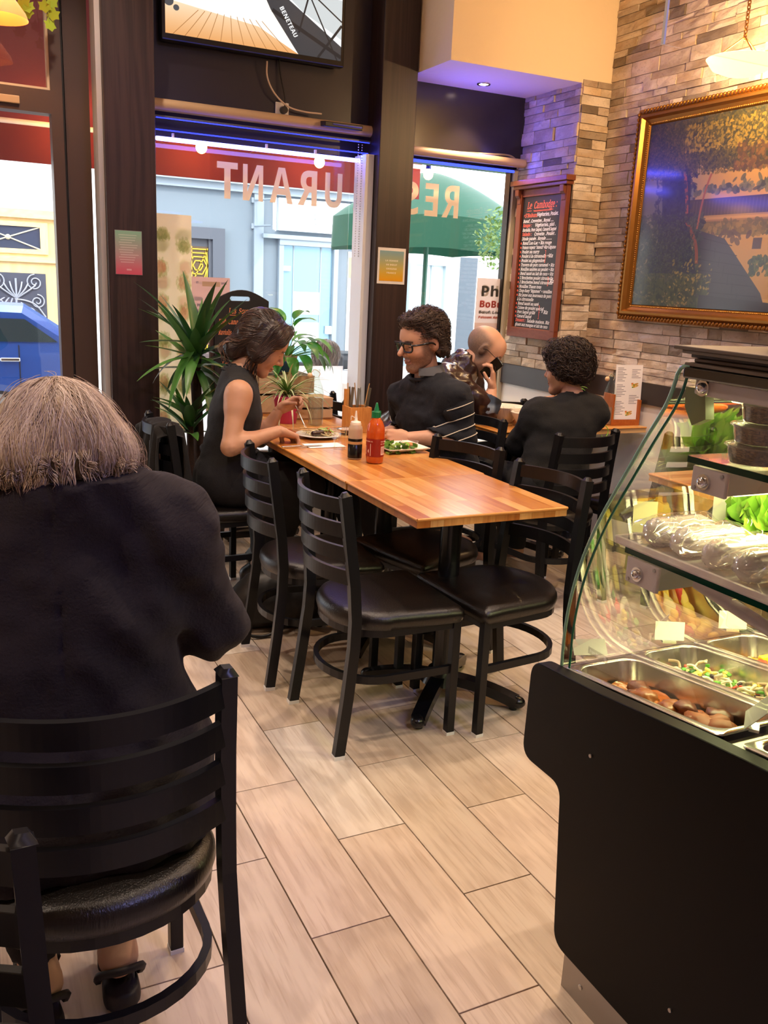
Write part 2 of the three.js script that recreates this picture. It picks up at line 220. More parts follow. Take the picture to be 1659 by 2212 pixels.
// wall on the right: painted below, stone cladding above a dark rail
{
  const wall = struct('wall_right', bx(XR, XR + .12, 0, HC, -5.05, 3.1), std({ color: 0x8b8378, roughness: .9 }));
  const paintM = std({ color: 0xece9e3, roughness: .7 });
  part('wainscot', bx(XR - .012, XR, 0, .87, ZB, 3), paintM, wall);
  part('wainscot_rail', bx(XR - .03, XR, .87, .985, ZB, 3), std({ color: 0x2c2522, roughness: .45 }), wall);
  const pier = struct('wall_pier', bx(XP + .01, XR, 0, 2.62, ZF - .05, ZB - .012), std({ color: 0x8b8378, roughness: .9 }));
  part('wainscot', bx(XP, XP + .01, 0, .87, ZF, ZB), paintM, pier);
  part('wainscot_rail', [bx(XP - .018, XP + .01, .86, .985, ZF, ZB + .01), bx(XP - .018, XR, .86, .985, ZB - .012, ZB + .012)], std({ color: 0x2f2b2b, roughness: .4 }), pier);
  part('wainscot', bx(XP, XR, 0, .86, ZB - .012, ZB), paintM, pier);
  // stones: split-face strips in courses; u runs along the wall, each stone a bevelled block of its own depth
  const tones = [0xf1ebe3, 0xe6ddd2, 0xd9cdbf, 0xefe2cf, 0xcfc4b8, 0xc2b5a6, 0xf5f1ec, 0xb3a797, 0x8f857a, 0xdcd3cb];
  const mats = tones.map((c) => std({ map: TX.stone, color: c, roughness: .78, bumpMap: TX.stoneBump, bumpScale: .006 }));
  function stoneGeo(w, h, d) { // front faces +z
    const g = new THREE.BoxGeometry(w, h, d, 3, 2, 1).toNonIndexed(), p = g.attributes.position, s = rr(0, 99);
    for (let i = 0; i < p.count; i++) { const x = p.getX(i), y = p.getY(i), z = p.getZ(i); if (z > 0) { const edge = abs(abs(x) - w / 2) < 1e-5 || abs(abs(y) - h / 2) < 1e-5; p.setZ(i, z + (noise3(x * 30 + s, y * 40, s) - .5) * .008 - (edge ? .0025 : 0)); if (edge) { p.setX(i, x * .992); p.setY(i, y * .985); } } }
    g.computeVertexNormals(); boxUV(g, 1.6); const uv = g.attributes.uv, a = rr(0, 5), b = rr(0, 5); for (let i = 0; i < uv.count; i++) uv.setXY(i, uv.getX(i) + a, uv.getY(i) + b); return g;
  }
  // patches are 4-course panels with ragged ends
  function clad(parent, u0, u1, y0, y1, place, limit, skip) {
    const rest = []; let n = 0; const list = [];
    let y = y0;
    while (y < y1 - .01) {
      const big = rnd() < .16, h = min(big ? .075 : rr(.03, .056), y1 - y); let u = u0;
      while (u < u1 - .005) { let w = min(big ? rr(.12, .24) : rr(.07, .28), u1 - u); if (u1 - u - w < .03) w = u1 - u; if (!(skip && skip(u + w / 2, y + h / 2))) list.push([u + w / 2, y + h / 2, w, h]); u += w; }
      y += h;
    }
    for (const [u, yy, w, h] of list) {
      const d = rr(.012, .026), dark = rnd() < .13, mi = dark ? (rnd() < .5 ? 8 : 7) : [0, 1, 2, 3, 4, 5, 6, 9, 0, 1][Math.floor(rr(0, 10))];
      const g = stoneGeo(w - .0025, h - .0025, d);
      if (n < limit) { const o = shadows(new THREE.Mesh(g, mats[mi])); o.name = 'stone'; place(o, u, yy, d); parent.add(o); n++; }
      else { const o = new THREE.Object3D(); place(o, u, yy, d); o.updateMatrix(); rest.push(g.applyMatrix4(o.matrix)); }
    }
    if (rest.length) part('stone', rest, mats[1], parent).userData.kind = 'stuff';
  }
  rnd = mulberry(21);
  const onRight = (o, u, y, d) => { o.rotation.y = -PI / 2; o.position.set(XR - d / 2, y, u); };
  clad(wall, ZB + .0, -3.0, .985, 3.08, onRight, 300, (u, y) => (u > -4.0 && y > 1.37 && y < 2.36));
  clad(wall, -3.0, -1.2, .985, 3.08, onRight, 0, null);
  clad(pier, ZF, ZB, .985, 2.6, (o, u, y, d) => { o.rotation.y = -PI / 2; o.position.set(XP + .012 - d / 2, y, u); }, 210, (u, y) => u > -4.86 && u < -4.4 && y > 1.22 && y < 2.02);
  clad(pier, XP, XR - .015, .985, 2.6, (o, u, y, d) => { o.position.set(u, y, ZB - .012 + d / 2); }, 80);
}
// dropped bulkhead with its soffit and the recessed spotlight
{
  const b = struct('ceiling_bulkhead', bx(2.44, XR, 2.58, HC, ZF, ZB), MT.cream);
  b.userData.kind = 'structure';
  const [sx, sy, sz] = [2.862, 2.578, -4.734];
  const t = thing('spotlight', 'small round recessed ceiling spotlight glowing in the cream soffit', 'light', [sx, 2.58, sz]);
  part('rim', mv(new THREE.TorusGeometry(.034, .006, 10, 28), [0, -.003, 0], [PI / 2, 0, 0]), MT.chrome, t);
  part('lamp', mv(lathe([[0, -.001], [.012, -.003], [.024, -.004], [.03, -.001]], 24), [0, -.002, 0]), std({ color: 0xffffff, emissive: 0xffdcae, emissiveIntensity: 14 }), t);
  const l = new THREE.SpotLight(0xffd9a8, 7, 5, .85, .6); l.position.set(sx, 2.56, sz); l.target.position.set(sx - .1, 0, sz + .05); l.castShadow = true; scene.add(l, l.target);
}
// dark wood-clad columns
{
  const col = (name, x0, x1, z1) => struct(name, boxUV(bx(x0, x1, 0, HC, ZF - .1, z1, .004)), MT.darkWood);
  col('column_1', .758, 1.0, -4.72); col('column_2', 2.218, 2.432, -4.72);
  struct('trim_3', [bx(.732, .757, 0, 3.1, -4.9, -4.76)], std({ color: 0xb9b2ad, metalness: .3, roughness: .4 }));
  struct('trim_4', [bx(2.165, 2.215, .42, 2.14, -4.93, -4.78)], std({ color: 0xdfe1e6, roughness: .5 }));
}
// windows: frames and panes
const frameM = std({ color: 0x4a382f, roughness: .45 });
{
  const w1 = struct('window_1'), w2 = struct('window_2'), d = struct('door_1');
  part('pane', bx(1.0, 2.17, .45, 2.14, ZF - .056, ZF - .05), MT.glass, w1);
  part('frame', [bx(1.0, 2.17, .42, .46, ZF - .09, ZF - .02), bx(1.0, 1.02, .42, 2.14, ZF - .09, ZF - .02)], MT.white, w1);
  part('pane', bx(2.45, 3.25, .45, 2.17, ZF - .056, ZF - .05), MT.glass, w2);
  const jamb = std({ color: 0xb7ac95, roughness: .5 });
  part('frame', [bx(2.4, 3.28, .42, .46, ZF - .09, ZF - .02), bx(3.253, 3.284, .42, 2.17, ZF - .09, ZF + .01)], jamb, w2);
  part('gasket', bx(3.24, 3.253, .42, 2.17, ZF - .07, ZF - .015), MT.black, w2);
  const film = phys({ color: 0xffffff, transmission: .9, thickness: 0, roughness: .8 });
  part('frosted_film', bx(1.02, 2.165, .46, .955, ZF - .049, ZF - .0485), film, w1, 'white frosted film on the lower glass');
  part('frosted_film', bx(2.45, 3.24, .46, .955, ZF - .049, ZF - .0485), film, w2, 'white frosted film on the lower glass');
  // entrance door on the left with its transom light
  part('frame', [bx(.545, .6, 0, 2.95, ZF - .1, ZF + .0), bx(.615, .73, 0, 2.95, ZF - .12, ZF - .03), bx(-1.2, .56, 2.18, 2.285, ZF - .1, ZF + .0), bx(-1.2, .56, 2.9, 2.95, ZF - .1, ZF), bx(-1.2, -1.1, 0, 2.95, ZF - .1, ZF)], frameM, d);
  part('pane', bx(-1.1, .55, .05, 2.18, ZF - .06, ZF - .054), MT.glass, d);
  part('pane', bx(-1.1, .55, 2.285, 2.9, ZF - .06, ZF - .054), MT.glass, d);
  part('bead', [bx(.533, .545, 2.285, 2.9, ZF - .06, ZF - .01), bx(-1.1, .545, 2.285, 2.297, ZF - .06, ZF - .01)], std({ color: 0xc9b79c, roughness: .4 }), d);
  part('gap_strip', [bx(.602, .613, 0, 2.95, ZF - .09, ZF - .04)], std({ color: 0x14100e }), d);
  const [hx, hy] = [0.357, 2.223, -4.94];
  part('closer_plate', bc(.13, .035, .02, [hx - .02, hy, ZF + .01], [0, 0, 0], .004), std({ color: 0xb69a78, roughness: .4 }), d);
}
// roller blind cassettes, blue light strips and neon tube over the windows
{
  const tan = std({ color: 0xb59a7c, roughness: .45 });
  const b1 = thing('blind_cassette', 'long beige roller blind cassette above the left window, under the television', 'blind', [1.62, 2.2, -4.85]);
  part('cassette', mv(new THREE.CapsuleGeometry(.03, 1.2, 6, 20), [0, .068, .0], [0, 0, PI / 2]), tan, b1);
  part('bottom_rail', bc(1.24, .014, .02, [0, .012, .0], [0, 0, 0], .004), std({ color: 0x55586a, roughness: .3 }), b1);
  const c2 = []; for (let i = 0; i < 90; i++) c2.push(new THREE.SphereGeometry(.0035, 6, 4).translate(.52 + (i % 2) * .022, -.01 - Math.floor(i / 2) * .0135, .02));
  part('bead_chain', c2, std({ color: 0xd8d8d8, roughness: .4 }), b1);
  const b2 = thing('blind_cassette', 'beige roller blind cassette above the right window, next to the stone pier', 'blind', [2.86, 2.17, -4.87]);
  part('cassette', mv(new THREE.CapsuleGeometry(.026, .8, 6, 20), [0, .03, 0], [0, 0, PI / 2]), tan, b2);
  part('end_cap', mv(new THREE.CylinderGeometry(.029, .029, .012, 20), [.425, .03, 0], [0, 0, PI / 2]), std({ color: 0x8d8078 }), b2);
  const blueM = (k) => std({ color: 0x2233ff, emissive: 0x2a3cff, emissiveIntensity: k });
  const tubeM = std({ color: 0xffffff, emissive: 0x7d7cff, emissiveIntensity: 9 });
  const n1 = thing('neon_tube', 'glowing blue-white neon tube across the top of the left window', 'light', [1.62, 2.1, -4.87]);
  part('tube', mv(new THREE.CapsuleGeometry(.011, 1.16, 6, 14), [0, .012, 0], [0, 0, PI / 2]), tubeM, n1);
  part('clip', [-.5, 0, .28].map((x) => bc(.01, .03, .014, [x, .028, 0])), MT.white, n1);
  part('light_strip', [bc(1.18, .006, .006, [0, .052, .015]), bc(1.18, .004, .006, [0, .106, .03])], blueM(2.2), n1, 'thin blue strip glowing above the tube');
  const n2 = thing('neon_tube', 'short glowing blue-white tube along the top of the right window', 'light', [2.84, 2.1, -4.87]);
  part('tube', mv(new THREE.CapsuleGeometry(.008, .74, 6, 14), [0, .052, -.02], [0, 0, PI / 2]), blueM(4), n2);
  for (const [x, w] of [[1.62, 1.16], [2.86, .74]]) { areaLight(0x4650ff, 38, w, .03, [x, 2.13, -4.845], [x, 2.3, -3.2]); }
  areaLight(0x4a50ff, 75, .7, .03, [2.86, 2.225, -4.84], [3.0, 2.62, -4.5]);
}
// ---------------------------------------------------------------- unseen ceiling lights: warm ones placed over the tables, a cool one for the floor
{
  const glow = std({ color: 0xffffff, emissive: 0xffcf94, emissiveIntensity: 8 });
  const spots = [[1.0, -1.7], [1.5, -3.0], [.2, -2.6], [2.5, -2.9], [2.6, -1.6], [-.9, -1.2], [.6, -4.1]];
  spots.forEach(([x, z], i) => {
    const t = thing('unseen_ceiling_spot', 'unseen warm ceiling spotlight, out of view above the tables it lights', 'light', [x, HC, z], 0, 'unseen warm ceiling spots above the tables');  // out of view, placed to light the tables and floor warmly
    part('rim', mv(new THREE.TorusGeometry(.05, .008, 8, 24), [0, -.004, 0], [PI / 2, 0, 0]), MT.chrome, t);
    part('lamp', mv(new THREE.CylinderGeometry(.042, .042, .006, 24), [0, -.004, 0]), glow, t);
    const l = new THREE.SpotLight(0xffe6cf, i === 0 ? 4.6 : 7.4, 9, 1.05, .7); l.position.set(x, HC - .03, z); l.target.position.set(x + .05, 0, z - .1); l.castShadow = true; l.shadow.radius = 2; scene.add(l, l.target);
  });
  const p = thing('unseen_ceiling_panel', 'unseen cool ceiling lamp out of view, placed to light the floor by the counter', 'light', [1.5, HC, .25]);  // unseen lamp, placed to throw cool lavender light on the floor
  part('frame', bc(.64, .02, .64, [0, -.01, 0], [0, 0, 0], .004), MT.white, p);
  part('diffuser', bc(.58, .004, .58, [0, -.022, 0]), std({ color: 0xffffff, emissive: 0xcfd2ff, emissiveIntensity: 4 }), p);
  areaLight(0xaaa8ff, 34, .58, .58, [1.5, HC - .03, .25], [1.5, 0, .25]);
}
// ---------------------------------------------------------------- the street outside
{
  const GY = -.12, BZ = -11;
  struct('street', bx(-12, 16, -.4, GY, -14, -8), std({ color: 0x8a8a8c, roughness: .9, bumpMap: rep(TX.fleck, 4), bumpScale: .003 }));
  struct('pavement', bx(-12, 16, -.4, GY + .08, -8, -5.07), std({ color: 0xb5b2ac, roughness: .85, bumpMap: rep(TX.fleck, 2), bumpScale: .002 }));
  struct('kerb', bx(-12, 16, -.4, GY + .1, -8.12, -8), std({ color: 0xa5a5a2, roughness: .8 }));
  const grey = std({ color: 0x7b8892, roughness: .75, bumpMap: rep(TX.plaster, 1), bumpScale: .003 }), trimGrey = std({ color: 0x97a4ae, roughness: .6 }), pale = std({ color: 0xdde2e6, roughness: .8 }), whitew = std({ color: 0xf1efe9, roughness: .85 });
  // grey shop opposite
  const g = thing('shop_front', 'grey-blue painted shop building across the street with a relief sign board', 'building', [2.9, GY, BZ]);
  const P = (name, geo, m, lab) => { const o = part(name, geo, m, g, lab); o.position.set(-2.9, -GY, -BZ); return o; };
  P('wall', bx(1.7, 4.95, GY, 7, BZ - .6, BZ), grey);
  P('cornice', [bx(1.7, 4.95, 2.52, 2.6, BZ, BZ + .14), bx(1.7, 4.95, 2.44, 2.52, BZ, BZ + .07)], trimGrey);
  P('pilaster', bx(3.5, 3.62, GY, 2.44, BZ, BZ + .05), trimGrey);
  P('shelf_moulding', bx(3.6, 4.95, 1.93, 1.98, BZ, BZ + .1), trimGrey);
  const sb = P('sign_board', [bx(3.84, 4.93, 2.06, 2.39, BZ, BZ + .05)], pale);
  const sb2 = new THREE.Group();
  const frame = part('sign_frame', [bx(3.8, 4.95, 2.37, 2.41, BZ, BZ + .09), bx(3.8, 4.95, 2.03, 2.07, BZ, BZ + .09), bx(3.8, 3.84, 2.03, 2.41, BZ, BZ + .09)], pale, sb);
  globalThis.__sign = sb;
  // shop window with two sheets of paper behind the pane
  const x0 = 3.88, x1 = 4.56, y0 = -.02, y1 = 1.86;
  const wn = P('window', bx(x0, x1, y0, y1, BZ - .0, BZ + .012), std({ color: 0x7fa3b4, roughness: .08, metalness: .2 }), 'blue-grey shop window pane');
  part('window_frame', [bx(x0 - .06, x0, y0, y1 + .06, BZ, BZ + .07), bx(x1, x1 + .06, y0, y1 + .06, BZ, BZ + .07), bx(x0 - .06, x1 + .06, y1, y1 + .07, BZ, BZ + .08), bx(x0 + .14, x0 + .155, .2, y1, BZ, BZ + .02), bx(x1 - .17, x1 - .155, .2, y1, BZ, BZ + .02)], trimGrey, wn);
  part('paper_sheet', bx(x0 + .14, x1 - .16, 1.02, 1.3, BZ + .013, BZ + .016), MT.paper, wn);
  part('paper_sheet', bx(x0 + .14, x1 - .16, .62, .92, BZ + .013, BZ + .016), MT.paper, wn);
  part('hinge', bx(x0 - .01, x0 + .1, 1.55, 1.61, BZ + .012, BZ + .05), MT.white, wn); part('lock', bx(x1 - .08, x1 + .02, .78, .88, BZ + .012, BZ + .06), MT.white, wn);
  const w2 = P('window', bx(4.78, 4.94, .3, 1.83, BZ, BZ + .012), std({ color: 0xe3e2dc, roughness: .3 }), 'pale narrow window');
  part('poster', bx(4.79, 4.93, 1.5, 1.76, BZ + .013, BZ + .016), std({ color: 0xc9b27c }), w2);
  // dark doorway with the gold lattice
  const dw = P('doorway', [bx(2.5, 3.12, GY, 1.98, BZ, BZ + .03)], std({ color: 0x4a4e57, roughness: .5 }), 'dark grey doorway');
  part('door_frame', [bx(2.97, 3.12, GY, 2.0, BZ, BZ + .1), bx(2.42, 3.12, 1.87, 2.0, BZ, BZ + .1), bx(2.93, 2.98, GY, 1.88, BZ, BZ + .06)], std({ color: 0x565b65, roughness: .5 }), dw);
  part('lattice_backing', bx(2.5, 2.93, .5, 1.78, BZ + .03, BZ + .035), std({ color: 0x5e4a33, roughness: .6 }), dw);
  const goldL = [], gx0 = 2.52, gx1 = 2.92, gz = BZ + .045, bar = (a, b) => { const L = sqrt((b[0] - a[0]) ** 2 + (b[1] - a[1]) ** 2); goldL.push(bc(L, .014, .01, [(a[0] + b[0]) / 2, (a[1] + b[1]) / 2, gz], [0, 0, Math.atan2(b[1] - a[1], b[0] - a[0])])); };
  for (let j = 0; j < 3; j++) { const cy = .72 + j * .42, cx = 2.8; for (const r of [.06, .11, .16, .21]) { const h = r * .9; const pts = [[cx - r, cy], [cx - r / 2, cy + h], [cx + r / 2, cy + h], [cx + r, cy], [cx + r / 2, cy - h], [cx - r / 2, cy - h]]; for (let k = 0; k < 6; k++) { const a = pts[k], b = pts[(k + 1) % 6], cl = (p) => [clamp(p[0], gx0, gx1), p[1]]; if ((a[0] < gx0 && b[0] < gx0) || (a[0] > gx1 && b[0] > gx1)) continue; bar(cl(a), cl(b)); } } }
  bar([gx0, .5], [gx1, 1.35]); bar([gx0, 1.35], [gx1, .5]); bar([gx0, 1.76], [gx1, .9]); bar([gx0, .9], [gx1, 1.76]); bar([2.725, .5], [2.725, 1.78]);
  part('gold_lattice', goldL, std({ color: 0xd9b23c, metalness: .5, roughness: .35 }), dw).userData.kind = 'stuff';
  // projecting bracket sign
  const br = P('bracket_sign', [bc(.34, .4, .03, [3.62, 2.2, BZ + .45], [0, 1.2, 0], .01)], std({ color: 0xe8eef2, roughness: .3 }), 'pale projecting bracket sign');
  part('bracket', [rod([3.5, 2.36, BZ], [3.6, 2.36, BZ + .4], .012), rod([3.5, 2.06, BZ], [3.6, 2.06, BZ + .4], .012), bc(.06, .06, .03, [3.5, 2.36, BZ + .02]), bc(.06, .06, .03, [3.5, 2.06, BZ + .02])], trimGrey, br);
  // white building on the left with the yellow wooden double door
  const h = thing('house_front', 'white rendered house across the street around a yellow wooden door', 'building', [0, GY, BZ]);
  const Q = (name, geo, m, lab) => { const o = part(name, geo, m, h, lab); o.position.set(0, -GY, -BZ); return o; };
  Q('wall', [bx(-9, -.78, GY, 7, BZ - .6, BZ), bx(1.38, 1.7, GY, 7, BZ - .6, BZ), bx(-.78, 1.38, 2.06, 7, BZ - .6, BZ)], whitew);
  const yel = dataTex(256, 256, (u, v) => mix3([.95, .84, .62], [.90, .76, .50], fbm(u, v, 30, 3, 4, 140))), yw = std({ map: yel, roughness: .5 });
  const dd = Q('wooden_door', bx(-.9, 1.26, GY, 2.06, BZ - .12, BZ - .06), yw, 'yellow varnished wooden double door'); dd.position.x += .12;
  part('door_rail', [bx(-.9, 1.26, 1.5, 1.56, BZ - .06, BZ - .02), bx(1.16, 1.26, GY, 2.06, BZ - .06, BZ + .0), bx(-.9, 1.26, 1.97, 2.06, BZ - .06, BZ), bx(.05, .15, GY, 1.5, BZ - .06, BZ - .02)], yw, dd);
  part('transom_pane', bx(.25, .92, 1.64, 1.88, BZ - .06, BZ - .05), std({ color: 0x3c4456, roughness: .15 }), dd);
  part('transom_moulding', [bx(.17, 1.0, 1.88, 1.93, BZ - .06, BZ - .03), bx(.17, 1.0, 1.59, 1.64, BZ - .06, BZ - .03), bx(.17, .25, 1.6, 1.92, BZ - .06, BZ - .03), bx(.92, 1.0, 1.6, 1.92, BZ - .06, BZ - .03)], yw, dd);
  part('transom_bar', [rod([.25, 1.64, BZ - .045], [.92, 1.88, BZ - .045], .008), rod([.25, 1.88, BZ - .045], [.92, 1.64, BZ - .045], .008), new THREE.SphereGeometry(.03, 12, 8).translate(.585, 1.76, BZ - .045)], std({ color: 0xd8cfae, roughness: .4 }), dd);
  part('iron_panel', bx(.32, .96, .86, 1.38, BZ - .06, BZ - .05), std({ color: 0x4b4f5c, roughness: .3 }), dd);
  const sc = []; const spiral = (cx, cy, r, dir, a0) => { const p = []; for (let k = 0; k <= 22; k++) { const a = a0 + dir * k * .5, q = r * (1 - k / 26); p.push([cx + cos(a) * q, cy + sin(a) * q, BZ - .04]); } sc.push(tube(p, .009, 40, 5)); };
  for (const s of [-1, 1]) { spiral(.64 + s * .2, 1.28, .09, s, PI / 2); spiral(.64 + s * .22, 1.07, .08, -s, PI / 2); spiral(.64 + s * .12, .93, .09, s, -PI / 2); spiral(.64 + s * .1, .95, .05, -s, 0); for (const k of [.05, .1, .16]) sc.push(tube([[.64, 1.1, BZ - .04], [.64 + s * k * .9, 1.2, BZ - .03], [.64 + s * k * 1.3, 1.3 - k * .3, BZ - .04]], .01, 14, 5)); }
  sc.push(tube([[.34, .9, BZ - .04], [.45, 1.04, BZ - .04], [.64, 1.09, BZ - .04], [.83, 1.04, BZ - .04], [.94, .9, BZ - .04]], .011, 24, 5), rod([.64, 1.08, BZ - .04], [.64, 1.32, BZ - .04], .012));
  part('ironwork', sc, std({ color: 0xa9adb8, roughness: .35, metalness: .5 }), dd);
  // pale building on the right
  const r = thing('house_front', 'pale bright building across the street behind the green parasol', 'building', [7, GY, BZ]);
  const R = (name, geo, m, lab) => { const o = part(name, geo, m, r, lab); o.position.set(-7, -GY, -BZ); return o; };
  R('wall', bx(4.96, 16, GY, 2.6, BZ - .6, BZ), whitew);
  R('plinth', bx(4.97, 5.6, GY, 2.0, BZ, BZ + .06), pale);
  const dr = R('door', [bx(5.75, 6.2, GY, 1.72, BZ + .0, BZ + .02)], std({ color: 0xd3e0e4, roughness: .15 }), 'pale glazed door');
  part('door_frame', [bx(5.66, 5.74, GY, 1.8, BZ, BZ + .09), bx(6.2, 6.28, GY, 1.8, BZ, BZ + .09), bx(5.66, 6.28, 1.72, 1.8, BZ, BZ + .09), bx(6.0, 6.03, GY, 1.72, BZ, BZ + .05)], std({ color: 0xb8c7cf, roughness: .4 }), dr);
  part('shutter', bx(6.42, 6.72, .45, 1.85, BZ, BZ + .05), std({ color: 0x56616b, roughness: .5 }), dr);
  part('shutter_edge', bx(6.36, 6.42, .4, 1.9, BZ, BZ + .08), MT.white, dr);
}
// relief letters on the sign board and the mirrored vinyl lettering on the windows
const font = await new FontLoader().loadAsync('fonts/droid/droid_sans_bold.typeface.json');
{
  const sb = globalThis.__sign; delete globalThis.__sign;
  const tx = new TextGeometry('Gains', { font, size: .2, depth: .035, curveSegments: 6, bevelEnabled: false }); tx.computeBoundingBox(); const w = tx.boundingBox.max.x; tx.scale(.85 / w, 1, 1); tx.translate(3.95, 2.13, -10.95);
  part('relief_lettering', tx, std({ color: 0xf2f4f5, roughness: .6 }), sb);
  const gold = phys({ color: 0xfff4dc, roughness: .7, side: THREE.DoubleSide, transmission: .45, thickness: 0 });
  const spots = { R: [2.9, 2.785], E: [2.755, 2.665], S: [2.62, 2.51], T: [2.46, 2.35], A: [2.335, 2.19], U: [2.12, 2.015], R2: [1.965, 1.85], A2: [1.82, 1.685], N: [1.645, 1.53], T2: [1.5, 1.385] };
  const sets = [['window_lettering', 'large mirrored letters T N A R U A in pale vinyl on the left window', ['U', 'R2', 'A2', 'N', 'T2', 'A']], ['window_lettering', 'large mirrored letters S E R in pale vinyl on the right window', ['R', 'E', 'S']]];
  for (const [nm, lab, ks] of sets) {
    const t = thing(nm, lab, 'lettering', [ks[0] === 'R' ? 2.7 : 1.75, 1.86, -5.0]);
    for (const k of ks) { const [xr, xl] = spots[k]; const g = new TextGeometry(k[0], { font, size: 1, depth: .001, curveSegments: 8, bevelEnabled: false }); g.computeBoundingBox(); const b = g.boundingBox; g.translate(-b.min.x, -b.min.y, 0); g.scale(-(xr - xl) / (b.max.x - b.min.x), .188 / (b.max.y - b.min.y), 1); const q = norm(g), p = q.attributes.position; for (let i = 0; i < p.count; i += 3) { const a = [p.getX(i), p.getY(i), p.getZ(i)]; p.setXYZ(i, p.getX(i + 1), p.getY(i + 1), p.getZ(i + 1)); p.setXYZ(i + 1, ...a); } q.computeVertexNormals(); q.translate(xr - t.position.x, 0, .0025); part('letter_' + k[0].toLowerCase(), q, gold, t); }
  }
}
// red awning over the terrace with its bulbs
{
  const red = phys({ color: 0x741c28, roughness: .8, side: THREE.DoubleSide, transmission: .2, thickness: 0, bumpMap: rep(TX.weave, 8), bumpScale: .0005 });
  const t = thing('awning', 'dark red canvas awning stretched above the windows outside', 'awning', [.5, 2.05, -6.1]);
  const S = (g) => g.translate(-.5, -2.05, 6.1);
  const slope = new THREE.BoxGeometry(6.2, .012, sqrt(1.02 ** 2 + 1.02 ** 2)); slope.rotateX(-Math.atan2(1.02, 1.02)); slope.translate(.1, 2.79, -5.59);
  part('canopy', S(slope), red, t);
  part('valance', S(bx(-3, 3.2, 2.06, 2.29, -6.106, -6.096)), red, t);
  part('front_bar', S(rod([-3, 2.285, -6.09], [3.2, 2.285, -6.09], .018)), MT.white, t);
  const bulbM = std({ color: 0xffffff, emissive: 0xffb35c, emissiveIntensity: 26 });
  [[[0.741, 2.237, -5.85], 'warm glowing bulb at the left door, outermost of the row under the red awning'], [[1.522, 2.221, -5.85], 'warm glowing bulb above the letter N side of the left window'], [[2.313, 2.21, -5.85], 'warm glowing bulb above the mirrored letters R and U'], [[3.134, 2.209, -5.85], 'warm glowing bulb right of the second column under the awning end']].forEach(([p, lab]) => {
    const b = thing('awning_bulb', lab, 'light', p, 0, 'bulbs under the awning');
    part('bulb', mv(new THREE.SphereGeometry(.035, 18, 12), [0, 0, 0], [0, 0, 0], [1, 1.1, 1]), bulbM, b);
    part('socket', [mv(new THREE.CylinderGeometry(.016, .02, .05, 12), [0, .055, 0]), rod([0, .07, 0], [0, .28, 0], .004)], MT.black, b);
    const l = new THREE.PointLight(0xffb060, .5, 6); l.position.set(...p); l.castShadow = true; scene.add(l);
  });
}
// parked blue car
{
  const z0 = -9.75, z1 = -8.25, XO = .12, t = thing('car', 'blue parked hatchback seen through the door glass, tail to the right', 'car', [-.9, -.12, -9]);
  const S = (g) => g.translate(.9, .12, 9);
  const blue = phys({ color: 0x1f4690, roughness: .25, clearcoat: 1, metalness: .3 });
  const prof = [[-2.9, .1], [-2.95, .45], [-2.8, .72], [-1.95, .82], [-1.2, 1.05], [-.2, 1.09], [.6, 1.07], [.92, .86], [1.0, .74], [1.02, .35], [.96, .1], [.8, .1], [.76, .3], [.6, .44], [.4, .47], [.2, .44], [.05, .3], [.0, .1], [-1.8, .1], [-1.85, .3], [-2.0, .44], [-2.2, .47], [-2.4, .42], [-2.52, .28], [-2.55, .1]];
  const body = extr(prof, z1 - z0 - .16, .08); body.translate(0, 0, z0 + .08);
  part('body', S(body), blue, t);
  part('glare_white_roof', S(extr([[-2.6, .745], [-1.95, .835], [-1.2, 1.06], [-.2, 1.1], [.6, 1.08], [.93, .865], [1.005, .75]], z1 - z0 - .14, .06).translate(0, 0, z0 + .07)), phys({ color: 0xe9edf2, roughness: .25, clearcoat: 1 }), t);  // white upper body paints in the blown-out reflection of sky and sun
  const win = (pts) => { const g = extr(pts, .012); g.translate(0, 0, z1 + .002); return S(g); };
  const glassM = std({ color: 0x2c3b40, roughness: .05, metalness: .4 });
  part('side_window', win([[.88, .83], [-.08, .83], [-.08, 1.03], [.62, 1.02]]), glassM, t); part('side_window', win([[-.16, .83], [-1.5, .83], [-1.1, 1.0], [-.16, 1.03]]), glassM, t);
  part('door_handle', S(bc(.16, .035, .03, [-.0 + .49, .68, z1 + .015], [0, 0, 0], .01)), MT.chrome, t); part('door_seam', S(bx(.56, .568, .42, .8, z1, z1 + .004)), MT.black, t);
  part('tail_lamp', S(bc(.1, .16, .2, [.93, .7, z1 - .14], [0, 0, .3], .02)), std({ color: 0x8c1c1c, roughness: .2 }), t);
  for (const x of [.4, -2.2]) { const wg = part('wheel', S(mv(new THREE.TorusGeometry(.235, .075, 14, 32), [x, .19, z1 - .1])), std({ color: 0x1a1a1b, roughness: .8 }), t); part('rim', [0, 1, 2, 3, 4].map((k) => S(mv(new THREE.BoxGeometry(.05, .3, .04), [0, 0, 0]).translate(0, .08, 0).rotateZ(k * PI * .4).translate(x, .19, z1 - .06))).concat(S(mv(new THREE.CylinderGeometry(.2, .2, .05, 28), [x, .19, z1 - .1], [PI / 2, 0, 0]))), MT.steelDull, wg); }
}
